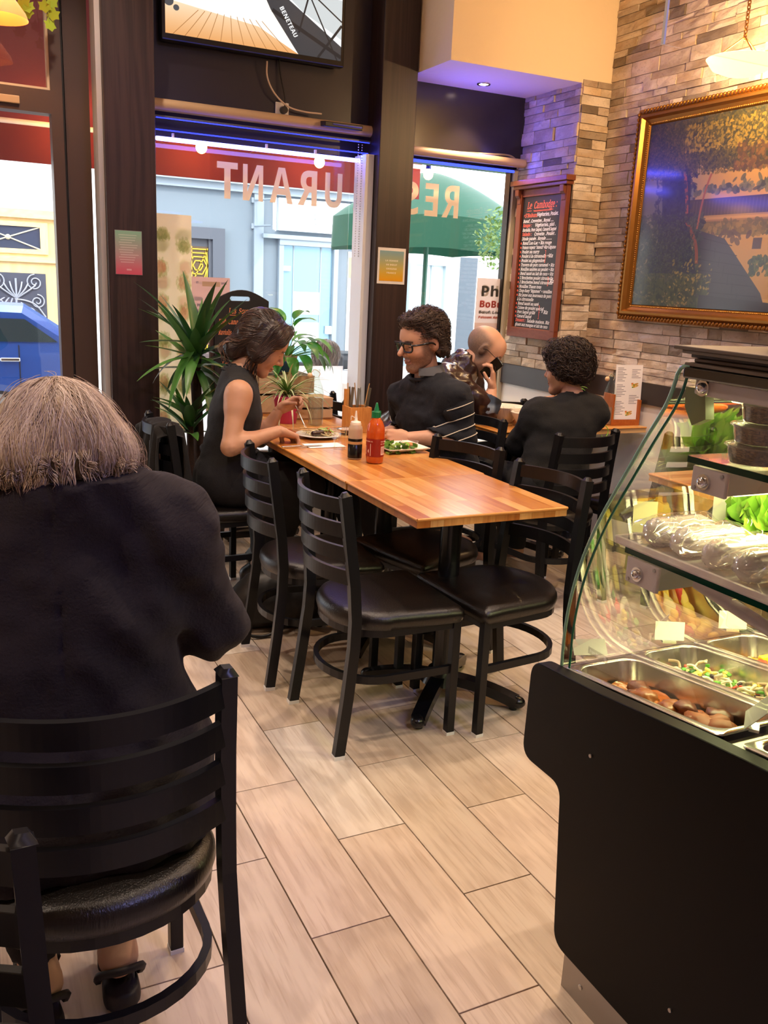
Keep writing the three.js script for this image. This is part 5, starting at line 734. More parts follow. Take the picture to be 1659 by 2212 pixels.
// shelf goods
{
  // lidded tubs in three stacks
  rnd = mulberry(44);
  const tub0 = thing('lidded_tub', '', 'tub', [1.2, 1.187, -1.03], 0, 'lidded tubs of brown salad on the upper shelf');
  const clear = phys({ color: 0xffffff, transmission: .96, thickness: 0, roughness: .04 });
  part('cup', lathe([[0, 0], [.036, 0], [.038, .003], [.043, .034], [.0455, .035], [.0455, .037], [.043, .037]], 36), clear, tub0); part('lid', lathe([[0, .0415], [.04, .0415], [.041, .0395], [.047, .0395], [.048, .036], [.047, .034]], 36), clear, tub0);
  const fill = []; { const g = new THREE.CylinderGeometry(.0415, .036, .034, 30, 5), p = g.attributes.position; for (let i = 0; i < p.count; i++) { const x = p.getX(i), y = p.getY(i), z = p.getZ(i), k = 1 + (noise3(x * 300, y * 300, z * 300) - .5) * .06; p.setXYZ(i, x * k, y + .0195, z * k); } g.computeVertexNormals(); fill.push(g); }
  const grain = dataTex(256, 256, (u, v) => { const n = fbm(u, v, 40, 14, 3, 201), m = fbm(u, v, 90, 30, 2, 205); return mix3(mix3([.28, .19, .11], [.43, .31, .18], sstep(.3, .7, n)), [.13, .08, .05], sstep(.55, .75, m)); });
  part('filling', fill, std({ map: grain, roughness: .5 }), tub0); tub0.scale.y = .825;
  const nm = ['bottom', 'middle', 'top'], col = ['nearest the shelf end', 'second from the shelf end', 'third from the shelf end'];
  for (let c = 0; c < 3; c++) for (let k = 0; k < 3; k++) { const lab = nm[k] + ' lidded tub of brown salad in the stack ' + col[c], pos = [1.205 + c * .1 + (k === 1 ? -.003 : k === 2 ? .006 : -.006), 1.187 + k * .0345, -1.035 + c * .008 + (k - 1) * .004]; if (!c && !k) { tub0.position.set(...pos); tub0.userData.label = lab; } else dup(tub0, lab, pos, c + k); }
  // wrapped rolls on a clear tray
  const tr = thing('clear_tray', 'clear plastic tray under wrapped rice-paper rolls on the lower shelf', 'tray', [1.25, .985, -1.08]);
  part('tray', [bc(.215, .003, .4, [0, .002, 0]), bc(.004, .016, .4, [-.108, .009, 0], [0, 0, .35]), bc(.004, .016, .4, [.108, .009, 0], [0, 0, -.35]), bc(.215, .016, .004, [0, .009, -.2], [.35, 0, 0])], phys({ color: 0xe6e0e4, transmission: .8, thickness: 0, roughness: .15 }), tr);
  const lab = ['farthest', 'second', 'third', 'fourth', 'nearest'];
  const rice = phys({ color: 0xc6bcc0, roughness: .2, transmission: .45, thickness: 0, clearcoat: 1, clearcoatRoughness: .1, side: THREE.DoubleSide });
  for (let k = 0; k < 5; k++) { const g = new THREE.CapsuleGeometry(.033, .11, 24, 60); g.rotateZ(PI / 2); const p = g.attributes.position; for (let i = 0; i < p.count; i++) { const x = p.getX(i), y = p.getY(i), z = p.getZ(i), a = Math.atan2(y, z), q = 1 + .2 * (noise3(x * 40 + k * 9, a * 2, k) - .5) + .16 * (noise3(x * 90 + a * 3, a * 9 + k, 3) - .5) + .07 * (noise3(x * 260, a * 26 + k, 5) - .5); p.setXYZ(i, x * .95, y * q * .8, z * q * .96); } const q = mergeVertices((g.deleteAttribute('uv'), g.deleteAttribute('normal'), g)); q.computeVertexNormals(); const o = thing('wrapped_roll', lab[k] + ' plump white rice-paper roll in cling film on the clear tray', 'spring roll', [1.255, 1.0145, -1.235 + k * .076], rr(-.12, .12), 'wrapped rolls on the clear tray'); part('roll', q, rice, o);
    const f = []; for (let j = 0; j < 9; j++) { const a0 = rr(-.2, PI), xx = rr(-.08, .08); f.push(tube([[xx, sin(a0) * .034, cos(a0) * .038], [xx + .012, sin(a0 + .25) * .0345, cos(a0 + .25) * .0375], [xx + .02, sin(a0 + .5) * .034, cos(a0 + .5) * .038]], .0007, 8, 4)); } part('film_crease', f, phys({ color: 0xf4f2f2, roughness: .08, clearcoat: 1 }), o).userData.kind = 'stuff'; }
  { const W = 30, D = 70, P = [], I = []; for (let i = 0; i <= D; i++) for (let j = 0; j <= W; j++) { const z = -.185 + i / D * .385, x = -.1 + j / W * .2; let h = .02; for (let k = 0; k < 5; k++) { const dz = z - (-.155 + k * .076), e = .001 - dz * dz; if (e > 0) h = max(h, .03 + sqrt(e) * .92 * (1 - (abs(x) / .1) ** 6)); } h += .006 * (noise3(x * 60, z * 60, 2) - .5) + .004 * abs(noise3(x * 160 + z * 90, z * 150, 5) - .5); P.push(x, h + .004, z); } for (let i = 0; i < D; i++) for (let j = 0; j < W; j++) { const a = i * (W + 1) + j, b = a + W + 1; I.push(a, b, b + 1, a, b + 1, a + 1); } const g = new THREE.BufferGeometry(); g.setAttribute('position', new THREE.Float32BufferAttribute(P, 3)); g.setIndex(I); g.computeVertexNormals(); part('cling_film', g, phys({ color: 0xffffff, transmission: 1, thickness: 0, roughness: .03, ior: 1.7, side: THREE.DoubleSide }), tr); }
  // lettuce: frilled leaves
  const leaf = (s) => { const P = [], I = [], U = [], nr = 12, na = 44; for (let i = 0; i <= nr; i++) for (let j = 0; j <= na; j++) { const r = i / nr, a = (j / na - .5) * 3.3, fr = sstep(.45, 1, r) * (sin(j * .9 + s) * .014 + sin(j * 2.2 + s * 2) * .009); const R = (.082 + .012 * sin(j * 1.7 + s)) * r; P.push(sin(a) * R + fr * .5, .05 * r * r + fr, cos(a) * R + fr * .8); U.push(j / na, r); } for (let i = 0; i < nr; i++) for (let j = 0; j < na; j++) { const a = i * (na + 1) + j, b = a + na + 1; I.push(a, a + 1, b + 1, a, b + 1, b); } const g = new THREE.BufferGeometry(); g.setAttribute('position', new THREE.Float32BufferAttribute(P, 3)); g.setAttribute('uv', new THREE.Float32BufferAttribute(U, 2)); g.setIndex(I); g.computeVertexNormals(); return g; };
  const lm = [0x9ccf4e, 0xb6dd66, 0x86c23e].map((c) => phys({ color: c, roughness: .4, side: THREE.DoubleSide, transmission: .25, thickness: 0 }));
  [[1.49, .99, -1.21, 'frilly green lettuce behind the wrapped rolls, left of two'], [1.645, .99, -1.2, 'frilly green lettuce behind the wrapped rolls, right of two'], [1.93, .99, -1.2, 'frilly green lettuce farther along the lower shelf']].forEach(([x, y, z, l], q) => { const t = thing('lettuce', l, 'lettuce', [x, y, z], q, 'lettuces on the lower shelf'); for (let k = 0; k < 11; k++) part('leaf', leaf(k * 2.7 + q).rotateX(k < 6 ? rr(-.7, -.25) : rr(-1.3, -.9)).rotateY(k * .75 + k * 2.1).translate(rr(-.015, .015), rr(.0, .02), rr(-.015, .015)), lm[k % 3], t); });
  // pile of golden fried rolls, tongs
  const fry = dataTex(128, 128, (u, v) => mix3([.95, .60, .18], [.80, .36, .07], fbm(u, v, 8, 8, 4, 301))), fryM = [std({ map: fry, roughness: .4 }), std({ map: fry, color: 0xffd9b0, roughness: .4 }), std({ map: fry, color: 0xffb48a, roughness: .4 })];
  const fg = (sd) => { const b = new THREE.CapsuleGeometry(.026, .13, 12, 26); b.rotateZ(PI / 2); const p = b.attributes.position; for (let i = 0; i < p.count; i++) { const k = 1 + .16 * (noise3(p.getX(i) * 50 + sd, p.getY(i) * 60, p.getZ(i) * 60) - .5) + .05 * (noise3(p.getX(i) * 200 + sd, p.getY(i) * 200, p.getZ(i) * 200) - .5); p.setXYZ(i, p.getX(i), p.getY(i) * k, p.getZ(i) * k); } b.computeVertexNormals(); return b; };
  const fgs = [fg(1), fg(9), fg(17)], where = ['bottom layer left of the lettuce, farthest', 'bottom layer left of the lettuce, second', 'bottom layer left of the lettuce, third', 'bottom layer left of the lettuce, nearest', 'top layer left of the lettuce, farthest', 'top layer left of the lettuce, second', 'top layer left of the lettuce, third', 'top layer left of the lettuce, nearest', 'lower row beside the lettuce, first', 'lower row beside the lettuce, second', 'lower row beside the lettuce, third', 'lower row beside the lettuce, fourth', 'upper row beside the lettuce, first', 'upper row beside the lettuce, second', 'upper row beside the lettuce, third', 'upper row beside the lettuce, fourth'];
  where.forEach((l, k) => { const row = Math.floor(k / 4), c = k % 4, top = row === 3; const o = thing('fried_roll', 'golden fried roll, ' + l, 'spring roll', row === 0 ? [1.425 + rr(-.006, .006), 1.013, -1.1 + c * .064] : row === 1 ? [1.43 + (c % 2) * .012, 1.055, -1.08 + c * .062] : [1.55 + c * .15 + rr(-.01, .01), top ? 1.055 : 1.013, top ? -1.0 + rr(-.02, .02) : -1.04], row < 2 ? rr(-.3, .3) : rr(-.12, .12), 'fried rolls on the lower shelf'); part('roll', fgs[k % 3], fryM[k % 3], o); });
  const tg = thing('tongs', 'black toothed serving tongs lying across the wrapped rolls', 'tongs', [1.34, 1.055, -1.0], -.22); const jaw = (y, s) => { const pts = [[-.03, .006]]; for (let k = 0; k <= 10; k++) pts.push([-.02 + k * .011, -.008 - (k % 2) * .005]); pts.push([.3, -.004], [.3, .006]); const g = extr(pts, .003); return mv(g, [0, y, 0], [s * .35, 0, 0]); }; part('arm', [jaw(.012, 1), jaw(.012, 1).translate(0, .004, .02)], MT.black, tg); part('arm', [jaw(-.006, -1), jaw(-.006, -1).translate(0, -.004, .02)], MT.black, tg);
}
// on top: pile of menus with a wooden tray; clear hanging screen
{
  rnd = mulberry(8);
  const tones = [0x5a4a3a, 0x6a5642, 0x4a3e33, 0x70604c, 0x55463a];
  const nm = ['bottom', 'second', 'third', 'fourth', 'top']; for (let k = 0; k < 5; k++) { const o = solo('menu_folder', bc(.44, .0065, .34, [0, .0033, 0], [0, 0, 0], .002), std({ color: tones[k], roughness: .55 }), nm[k] + ' brown menu folder in the pile on the glass counter top', 'menu', 'menu folders piled on the counter'); o.position.set(1.36 + rr(-.02, .02) - (k === 4 ? .03 : 0), 1.338 + k * .0068, -.98 + rr(-.02, .02)); o.rotation.y = rr(-.1, .1); }
  const w = thing('wooden_tray', 'curved brown wooden tray on top of the menu pile', 'tray', [1.42, 1.373, -.96], .1); const P = [], I = []; for (let i = 0; i <= 20; i++) for (let j = 0; j <= 12; j++) { const u = i / 10 - 1, v = j / 6 - 1; P.push(u * .2, .002 + .022 * (u * u) + .008 * v * v, v * .13); } for (let i = 0; i < 20; i++) for (let j = 0; j < 12; j++) { const a = i * 13 + j, b = a + 13; I.push(a, a + 1, b + 1, a, b + 1, b); } const g = new THREE.BufferGeometry(); g.setAttribute('position', new THREE.Float32BufferAttribute(P, 3)); g.setIndex(I); g.computeVertexNormals(); part('tray', g, phys({ color: 0xb5702e, roughness: .25, clearcoat: .6, side: THREE.DoubleSide }), w);
  const s = thing('acrylic_screen', 'clear hanging acrylic screen with its bright edge painted white above the food counter', 'screen', [2.1, 1.66, -1.28]);
  part('sheet', bx(-.98, .98, .2, 1.62, -.003, .003), phys({ color: 0xffffff, transmission: 1, thickness: 0, roughness: .01 }), s); part('edge', [bx(-.984, -.98, .2, 1.62, -.003, .003)], phys({ color: 0xf2f6f8, roughness: .25, clearcoat: 1 }), s); part('hanger', [rod([-.7, 1.6, 0], [-.7, 1.64, 0], .006), rod([.7, 1.6, 0], [.7, 1.64, 0], .006)], MT.steel, s);  // white edge colour stands for daylight caught along the sheet edge
}
// ---------------------------------------------------------------- people
// every body is one continuous skin mesh (trunk and limbs, with finer grids for head and hands); clothes and hair are its children
const SKM = phys({ vertexColors: true, roughness: .5, sheen: .15, bumpMap: rep(TX.fleck, 8), bumpScale: .0002 });
const hairM = (c, r = .42) => std({ color: c, roughness: r, vertexColors: true });
const along = (a, b, t) => A2V(a).lerp(A2V(b), t);
function trunkPrims(s) {
  const P = A2V(s.pelvis), N = A2V(s.neck), L = A2V(s.shL), R = A2V(s.shR), mid = L.clone().add(R).multiplyScalar(.5), lat = R.clone().sub(L).normalize(), w = s.w ?? 1;
  const C = mid.clone().lerp(P, .28), B = mid.clone().lerp(P, .68), o = (p, k) => p.clone().addScaledVector(lat, k * w), d = s.depth ?? 1;
  return [SD.cap(o(P, -.075), o(P, .075), .105 * w, .105 * w, .05), SD.cap(o(B, -.055), o(P, -.06), .088 * d, .1 * w, .06), SD.cap(o(B, .055), o(P, .06), .088 * d, .1 * w, .06), SD.cap(o(C, -.075), o(B, -.055), .098 * d, .09 * d, .06), SD.cap(o(C, .075), o(B, .055), .098 * d, .09 * d, .06), SD.cap(L, R, .052, .052, .06), SD.cap(C, N, .085 * d, .056, .07)];
}
const armPrims = (sh, el, wr, k = 1) => [SD.cap(sh, along(sh, el, .25), .054 * k, .05 * k, .03), SD.cap(along(sh, el, .1), el, .05 * k, .037 * k, .03), SD.cap(el, along(el, wr, .35), .038 * k, .04 * k, .02), SD.cap(along(el, wr, .3), wr, .04 * k, .025 * k, .02)];
const legPrims = (h, kn, an, toe, k = 1) => [SD.cap(h, kn, .08 * k, .056 * k, .05), SD.cap(kn, along(kn, an, .4), .054 * k, .052 * k, .03), SD.cap(along(kn, an, .35), an, .052 * k, .034, .03), SD.cap(an, toe, .034, .026, .03)];
function headPrims(o) {
  const f = o.fem ? .94 : 1, h = [
    SD.ell([0, .03, -.014], [.077 * f, .086, .096], .02), SD.ell([0, -.022, .026], [.062 * f, .082, .062], .03),
    SD.cap([-.036 * f, -.07, .012], [-.014, -.098, .062], .021, .018, .03), SD.cap([.036 * f, -.07, .012], [.014, -.098, .062], .021, .018, .03), SD.cap([-.012, -.1, .064], [.012, -.1, .064], .0165, .0165, .02),
    SD.ell([-.036, -.034, .052], [.024, .026, .026], .03), SD.ell([.036, -.034, .052], [.024, .026, .026], .03),
    SD.cap([-.034, .02, .067], [.034, .02, .067], .0145, .0145, .02), SD.ell([0, .048, .052], [.056, .045, .036], .03),
    SD.ell([-.031, .002, .093], [.0165, .0105, .013], .012, null, true), SD.ell([.031, .002, .093], [.0165, .0105, .013], .012, null, true),
    SD.ell([-.031, .001, .0715], [.014, .0125, .013], .003), SD.ell([.031, .001, .0715], [.014, .0125, .013], .003),
    SD.cap([0, .014, .085], [0, -.026, .109 * (o.nose ?? 1)], .008, .0115, .012), SD.ell([-.011, -.034, .092], [.0085, .0075, .011], .008), SD.ell([.011, -.034, .092], [.0085, .0075, .011], .008),
    SD.ell([0, -.062, .0865], [.0225, .0058, .009], .006), SD.ell([0, -.0725, .085], [.019, .0065, .0095], .006),
  ];
  for (const s of [-1, 1]) h.push(SD.ell([s * .079 * f, -.004, -.012], [.009, .031, .019], .012, [.15, s * -.35, s * -.12]), SD.ell([s * .088 * f, .001, -.008], [.004, .018, .009], .004, [.15, s * -.35, 0], true));
  return h;
}
function headMatrix(o) { return new THREE.Matrix4().compose(A2V(o.c), new THREE.Quaternion().setFromEuler(new THREE.Euler(o.pitch ?? 0, o.yaw ?? 0, o.roll ?? 0, 'YXZ')), V(1, 1, 1).multiplyScalar(o.s ?? 1)); }
function makeHead(o) {
  const ps = headPrims(o), sk = o.skin, h = o.h ?? .0034;
  const g = nets((x, y, z) => sdAll(ps, x, y, z), [-.11, -.135, -.13], [.11, .14, .13], h);
  const red = mix3(sk, [.55, .16, .12], .5), lip = o.lip ?? mix3(sk, [.42, .13, .1], .42);
  paint(g, (x, y, z) => {
    let c = sk; const ax = abs(x);
    c = mix3(c, red, .22 * sstep(.04, .0, Math.hypot(ax - .042, y + .03, z - .06)) + .2 * sstep(.03, 0, Math.hypot(x, y + .03, z - .1)) + .3 * sstep(.02, 0, Math.hypot(ax - .085, y, z + .012)));
    if (z > .08 && abs(y + .0672) < .0018 && ax < .02) return mix3(sk, [.08, .02, .02], .8);
    if (z > .07 && y < -.055 && y > -.082 && ax < .024) c = mix3(c, lip, sstep(.023, .016, ax) * sstep(.0115, .0085, abs(y + .067)));
    const by = y - .0215 + abs(ax - .03) * .12; if (z > .055 && ax > .012 && ax < .052 && abs(by) < .0065) c = mix3(c, o.brow ?? [.05, .03, .02], .85 * sstep(.0065, .003, abs(by)));
    if (z > .066 && Math.hypot((ax - .031) / .0125, (y - .0005) / .006) < 1) { c = o.closed ? (y < -.001 ? [.04, .025, .02] : sk) : Math.hypot(ax - .031, y) < .0055 ? [.05, .03, .02] : [.72, .68, .65]; }
    if (o.beard) { const q = sstep(-.03, -.055, y + (z < .03 ? -.01 : 0) - .9 * max(0, .02 - abs(z - .02)) * 0) * sstep(-.045, -.0, z); const side = sstep(.052, .062, ax) * sstep(.03, -.01, y) * sstep(-.012, .004, z) * sstep(.055, .035, z), mo = z > .075 && y > -.056 && y < -.043 && ax < .03 ? .8 : 0; const nolip = (z > .07 && abs(y + .067) < .0105 && ax < .02) ? 0 : 1; c = mix3(c, o.beard, clamp(max(q, side, mo)) * nolip * (.5 + .34 * noise3(x * 900, y * 900, z * 900))); }
    if (o.scalp) { const q = sstep(.075, .03, y + .35 * z) * sstep(.035, .0, z) * sstep(-.075, -.05, y); c = mix3(c, o.scalp, q * (.62 + .3 * noise3(x * 700, y * 700, z * 700))); }
    return c;
  });
  return uvXY(g, 8).applyMatrix4(headMatrix(o));
}
function makeHand(o) { // w wrist, f towards the fingers, n the way the palm faces, right or left
  const W = A2V(o.w), F = A2V(o.f).normalize(), N0 = A2V(o.n), N = N0.addScaledVector(F, -N0.dot(F)).normalize(), T = o.right ? F.clone().cross(N) : N.clone().cross(F), k = o.k ?? 1, ps = [];
  const at = (f, t, n = 0) => W.clone().addScaledVector(F, f * k).addScaledVector(T, t * k).addScaledVector(N, n * k);
  const kn = [[.09, .03], [.094, .0105], [.089, -.0095], [.08, -.028]], len = [.073, .081, .075, .059], curl = o.curl ?? [[.5, .6, .4], [.55, .7, .4], [.6, .7, .4], [.65, .7, .4]];
  ps.push(SD.cap(at(-.012, 0), at(.012, 0), .0205 * k, .0215 * k, .02));
  kn.forEach(([f, t], i) => { ps.push(SD.cap(at(.012, t * .55), at(f, t), .0165 * k, .0115 * k, .012)); });
  kn.forEach(([f, t], i) => { let p = at(f, t), a = 0; const L = len[i] * k, sp = (o.spread ?? .06) * (1.5 - i); [.45, .31, .24].forEach((q, j) => { a += curl[i][j]; const d = F.clone().multiplyScalar(cos(a)).addScaledVector(N, sin(a)).addScaledVector(T, sp * cos(a)).normalize(), e = p.clone().addScaledVector(d, q * L); ps.push(SD.cap(p, e, (.0092 - j * .0007) * k, (.0085 - j * .0008) * k, .003)); p = e; }); });
  const th = o.thumb ?? [.55, .5, .6], b = at(.028, .026, .006), d1 = F.clone().multiplyScalar(.75).addScaledVector(T, th[0]).addScaledVector(N, th[1]).normalize(), m = b.clone().addScaledVector(d1, .042 * k), d2 = F.clone().multiplyScalar(.9).addScaledVector(T, th[0] * .3).addScaledVector(N, th[2]).normalize(), e = m.clone().addScaledVector(d2, .032 * k);
  ps.push(SD.cap(at(.012, .012, .004), b, .016 * k, .014 * k, .014), SD.cap(b, m, .0125 * k, .0098 * k, .008), SD.cap(m, e, .0098 * k, .0078 * k, .003));
  const g = sdMesh(ps, .0032), sk = o.skin, dk = mix3(sk, [.5, .2, .15], .25); paint(g, (x, y, z) => mix3(sk, dk, .6 * sstep(.5, .8, noise3(x * 60, y * 60, z * 60)))); return uvXY(g, 8);
}
function skinBody(prims, sk, h = .012) { const g = sdMesh(prims, h); const d = mix3(sk, [.55, .25, .16], .3); paint(g, (x, y, z) => mix3(sk, d, .5 * sstep(.45, .8, noise3(x * 22, y * 22, z * 22)))); return uvXY(g, 8); }
function cloth(prims, grow, h, cut, wr = .004, fr = 16) { // fabric over the same skeleton, cut by planes, with soft folds
  const g = sdMesh(prims, h, grow + .01, (d, x, y, z) => { let q = d + .01 + wr * 2 * (noise3(x * fr, y * fr * 1.7, z * fr) - .5) + wr * (noise3(x * fr * 2.6 + 9, y * fr * 3.4, z * fr * 2.6) - .5); if (cut) q = max(q, cut(x, y, z)); return q; });
  return uvXY(g, 1);
}
const neckHole = (nk, c, r = .068, a = .1, b = 1, bk = [0, 0, 0]) => { const A = along(nk, c, a).add(V(...bk)), B = along(nk, c, b), p = SD.cap(A, B, r, r), top = plane(along(nk, c, .75).toArray(), A2V(c).sub(A2V(nk)).toArray()); return (x, y, z) => max(-sdPrim(p, x, y, z), top(x, y, z)); };
const neckband = (nk, c, a, r, rb, bk = [0, 0, 0]) => { const ax = A2V(c).sub(A2V(nk)).normalize().lerp(V(0, 1, 0), .35).normalize(), o = along(nk, c, a).add(V(...bk)); return mv(new THREE.TorusGeometry(r, rb, 10, 48), [0, 0, 0], [PI / 2, 0, 0]).applyQuaternion(new THREE.Quaternion().setFromUnitVectors(V(0, 1, 0), ax)).translate(o.x, o.y, o.z); };
const plane = (p, n) => { const P = A2V(p), N = A2V(n).normalize(); return (x, y, z) => (x - P.x) * N.x + (y - P.y) * N.y + (z - P.z) * N.z; };
// hair: a shell plus strands combed over it; everything in head space
function hairShell(ps, h, M, c0, c1, nz = .01, fr = 60) { const g = sdMesh(ps, h, .012, (d, x, y, z) => d + .012 + nz * (noise3(x * fr, y * fr * .35, z * fr) - .5) + nz * .5 * (noise3(x * fr * 2.4, y * fr, z * fr * 2.4) - .5)); paint(g, (x, y, z) => mix3(c0, c1, noise3(x * 130, y * 26, z * 130))); return uvXY(g, 6).applyMatrix4(M); }
function strandTube(pts, r0, col, P, C, I) { const n = pts.length; for (let i = 0; i < n; i++) { const t = pts[min(i + 1, n - 1)].clone().sub(pts[max(i - 1, 0)]).normalize(), s = t.clone().cross(abs(t.y) > .9 ? V(1, 0, 0) : V(0, 1, 0)).normalize(), u = s.clone().cross(t), r = r0 * (i === n - 1 ? .15 : 1); const b = P.length / 3; for (let k = 0; k < 3; k++) { const a = k * 2.0944; P.push(pts[i].x + (s.x * cos(a) + u.x * sin(a)) * r, pts[i].y + (s.y * cos(a) + u.y * sin(a)) * r, pts[i].z + (s.z * cos(a) + u.z * sin(a)) * r); C.push(...col); } if (i) for (let k = 0; k < 3; k++) { const a = b - 3 + k, a2 = b - 3 + (k + 1) % 3; I.push(a, a2, a2 + 3, a, a2 + 3, a + 3); } } }
function strands(ps, o, M) {
  const P = [], C = [], I = [], f = (x, y, z) => sdAll(ps, x, y, z), grad = (p) => { const e = .002; return V(f(p.x + e, p.y, p.z) - f(p.x - e, p.y, p.z), f(p.x, p.y + e, p.z) - f(p.x, p.y - e, p.z), f(p.x, p.y, p.z + e) - f(p.x, p.y, p.z - e)).normalize(); };
  for (let k = 0; k < o.n; k++) {
    const th = rr(0, 2 * PI), cp = rr(o.cmin ?? -.3, 1), sp = sqrt(1 - cp * cp); let p = V(sp * sin(th), cp, sp * cos(th)).multiplyScalar(.16).add(V(...(o.mid ?? [0, .03, -.01])));
    for (let i = 0; i < 6; i++) p.addScaledVector(grad(p), -f(p.x, p.y, p.z) * .95);
    if (o.keep && !o.keep(p)) continue;
    const c = mix3(o.c0, o.c1, o.coh ? clamp(noise3(th * 5 + 9, p.y * 6, 2) * 1.5 - .25 + rr(-.25, .25)) : rnd()), col = mix3(c, o.c2 ?? c, rnd() ** 3), L = rr(...o.len), m = o.steps ?? 12, pts = [], ph = o.coh ? 9 * noise3(th * 2.2 + 20, p.y * 12, 4) + rr(0, .5) : rr(0, 7), lift = rr(...(o.lift ?? [.0005, .004])); let run = 0;
    for (let i = 0; i <= m; i++) { const n = grad(p), d = o.flow(p, run, th); d.addScaledVector(n, -d.dot(n)).normalize(); const q = p.clone().addScaledVector(n, lift + (o.curl ?? 0) * sin(run * (o.cf ?? 300) + ph) * .5); q.addScaledVector(d.clone().cross(n), (o.curl ?? 0) * cos(run * (o.cf ?? 300) + ph) + (o.wave ?? 0) * sin(run * 40 + ph)); if (o.end) o.end(q, i / m, n, ph); pts.push(q); p = p.clone().addScaledVector(d, L / m); run += L / m; if (o.ymin !== undefined && p.y < o.ymin - .009 * sin(ph * 5) + .02 * (noise3(p.x * 30, 3, p.z * 30) - .5) && i > 3) { for (let q2 = 1; q2 <= 4; q2++) { const z = pts[pts.length - 1].clone(); z.y += -.007 + q2 * .0035 * (1 + sin(ph)); z.addScaledVector(n, .005 * (q2 > 2 ? -.6 : .9 + .5 * sin(ph * 3))); z.x += .005 * sin(ph * 2.1 + q2); pts.push(z); } break; } const e = f(p.x, p.y, p.z); p.addScaledVector(grad(p), -e * .9); }
    strandTube(pts, rr(...o.r), col, P, C, I);
  }
  const g = new THREE.BufferGeometry(); g.setAttribute('position', new THREE.Float32BufferAttribute(P, 3)); g.setAttribute('color', new THREE.Float32BufferAttribute(C, 3)); g.setIndex(I); g.computeVertexNormals(); return g.applyMatrix4(M);
}
function person(label, base, geos) { const t = thing('person', label, 'person', base); const b = part('body', geos, SKM, t); b.position.set(-base[0], -base[1], -base[2]); return (name, g, m, lab) => { const o = part(name, g, m, t, lab); o.position.set(-base[0], -base[1], -base[2]); return o; }; }
const fabric = (c, r = .9, k = 40, b = .0006) => phys({ color: c, roughness: r, sheen: .25, sheenRoughness: .6, sheenColor: new THREE.Color(c).lerp(new THREE.Color(0x888888), .3), bumpMap: rep(TX.fleck, k / 3), bumpScale: b });
const shoe = (an, toe, m, add, k = 1) => { const A = A2V(an), T = A2V(toe), d = T.clone().sub(A); d.y = 0; d.normalize(); const heel = A.clone().addScaledVector(d, -.03); return sdMesh([SD.cap([heel.x, .035, heel.z], [T.x, .032, T.z], .036 * k, .032 * k, .03), SD.cap(heel, A.clone().add(V(0, .02, 0)), .037 * k, .04 * k, .03), SD.cap([heel.x, .018, heel.z], [T.x + d.x * .02, .018, T.z + d.z * .02], .018, .018, .02)], .007); };
rnd = mulberry(1234);

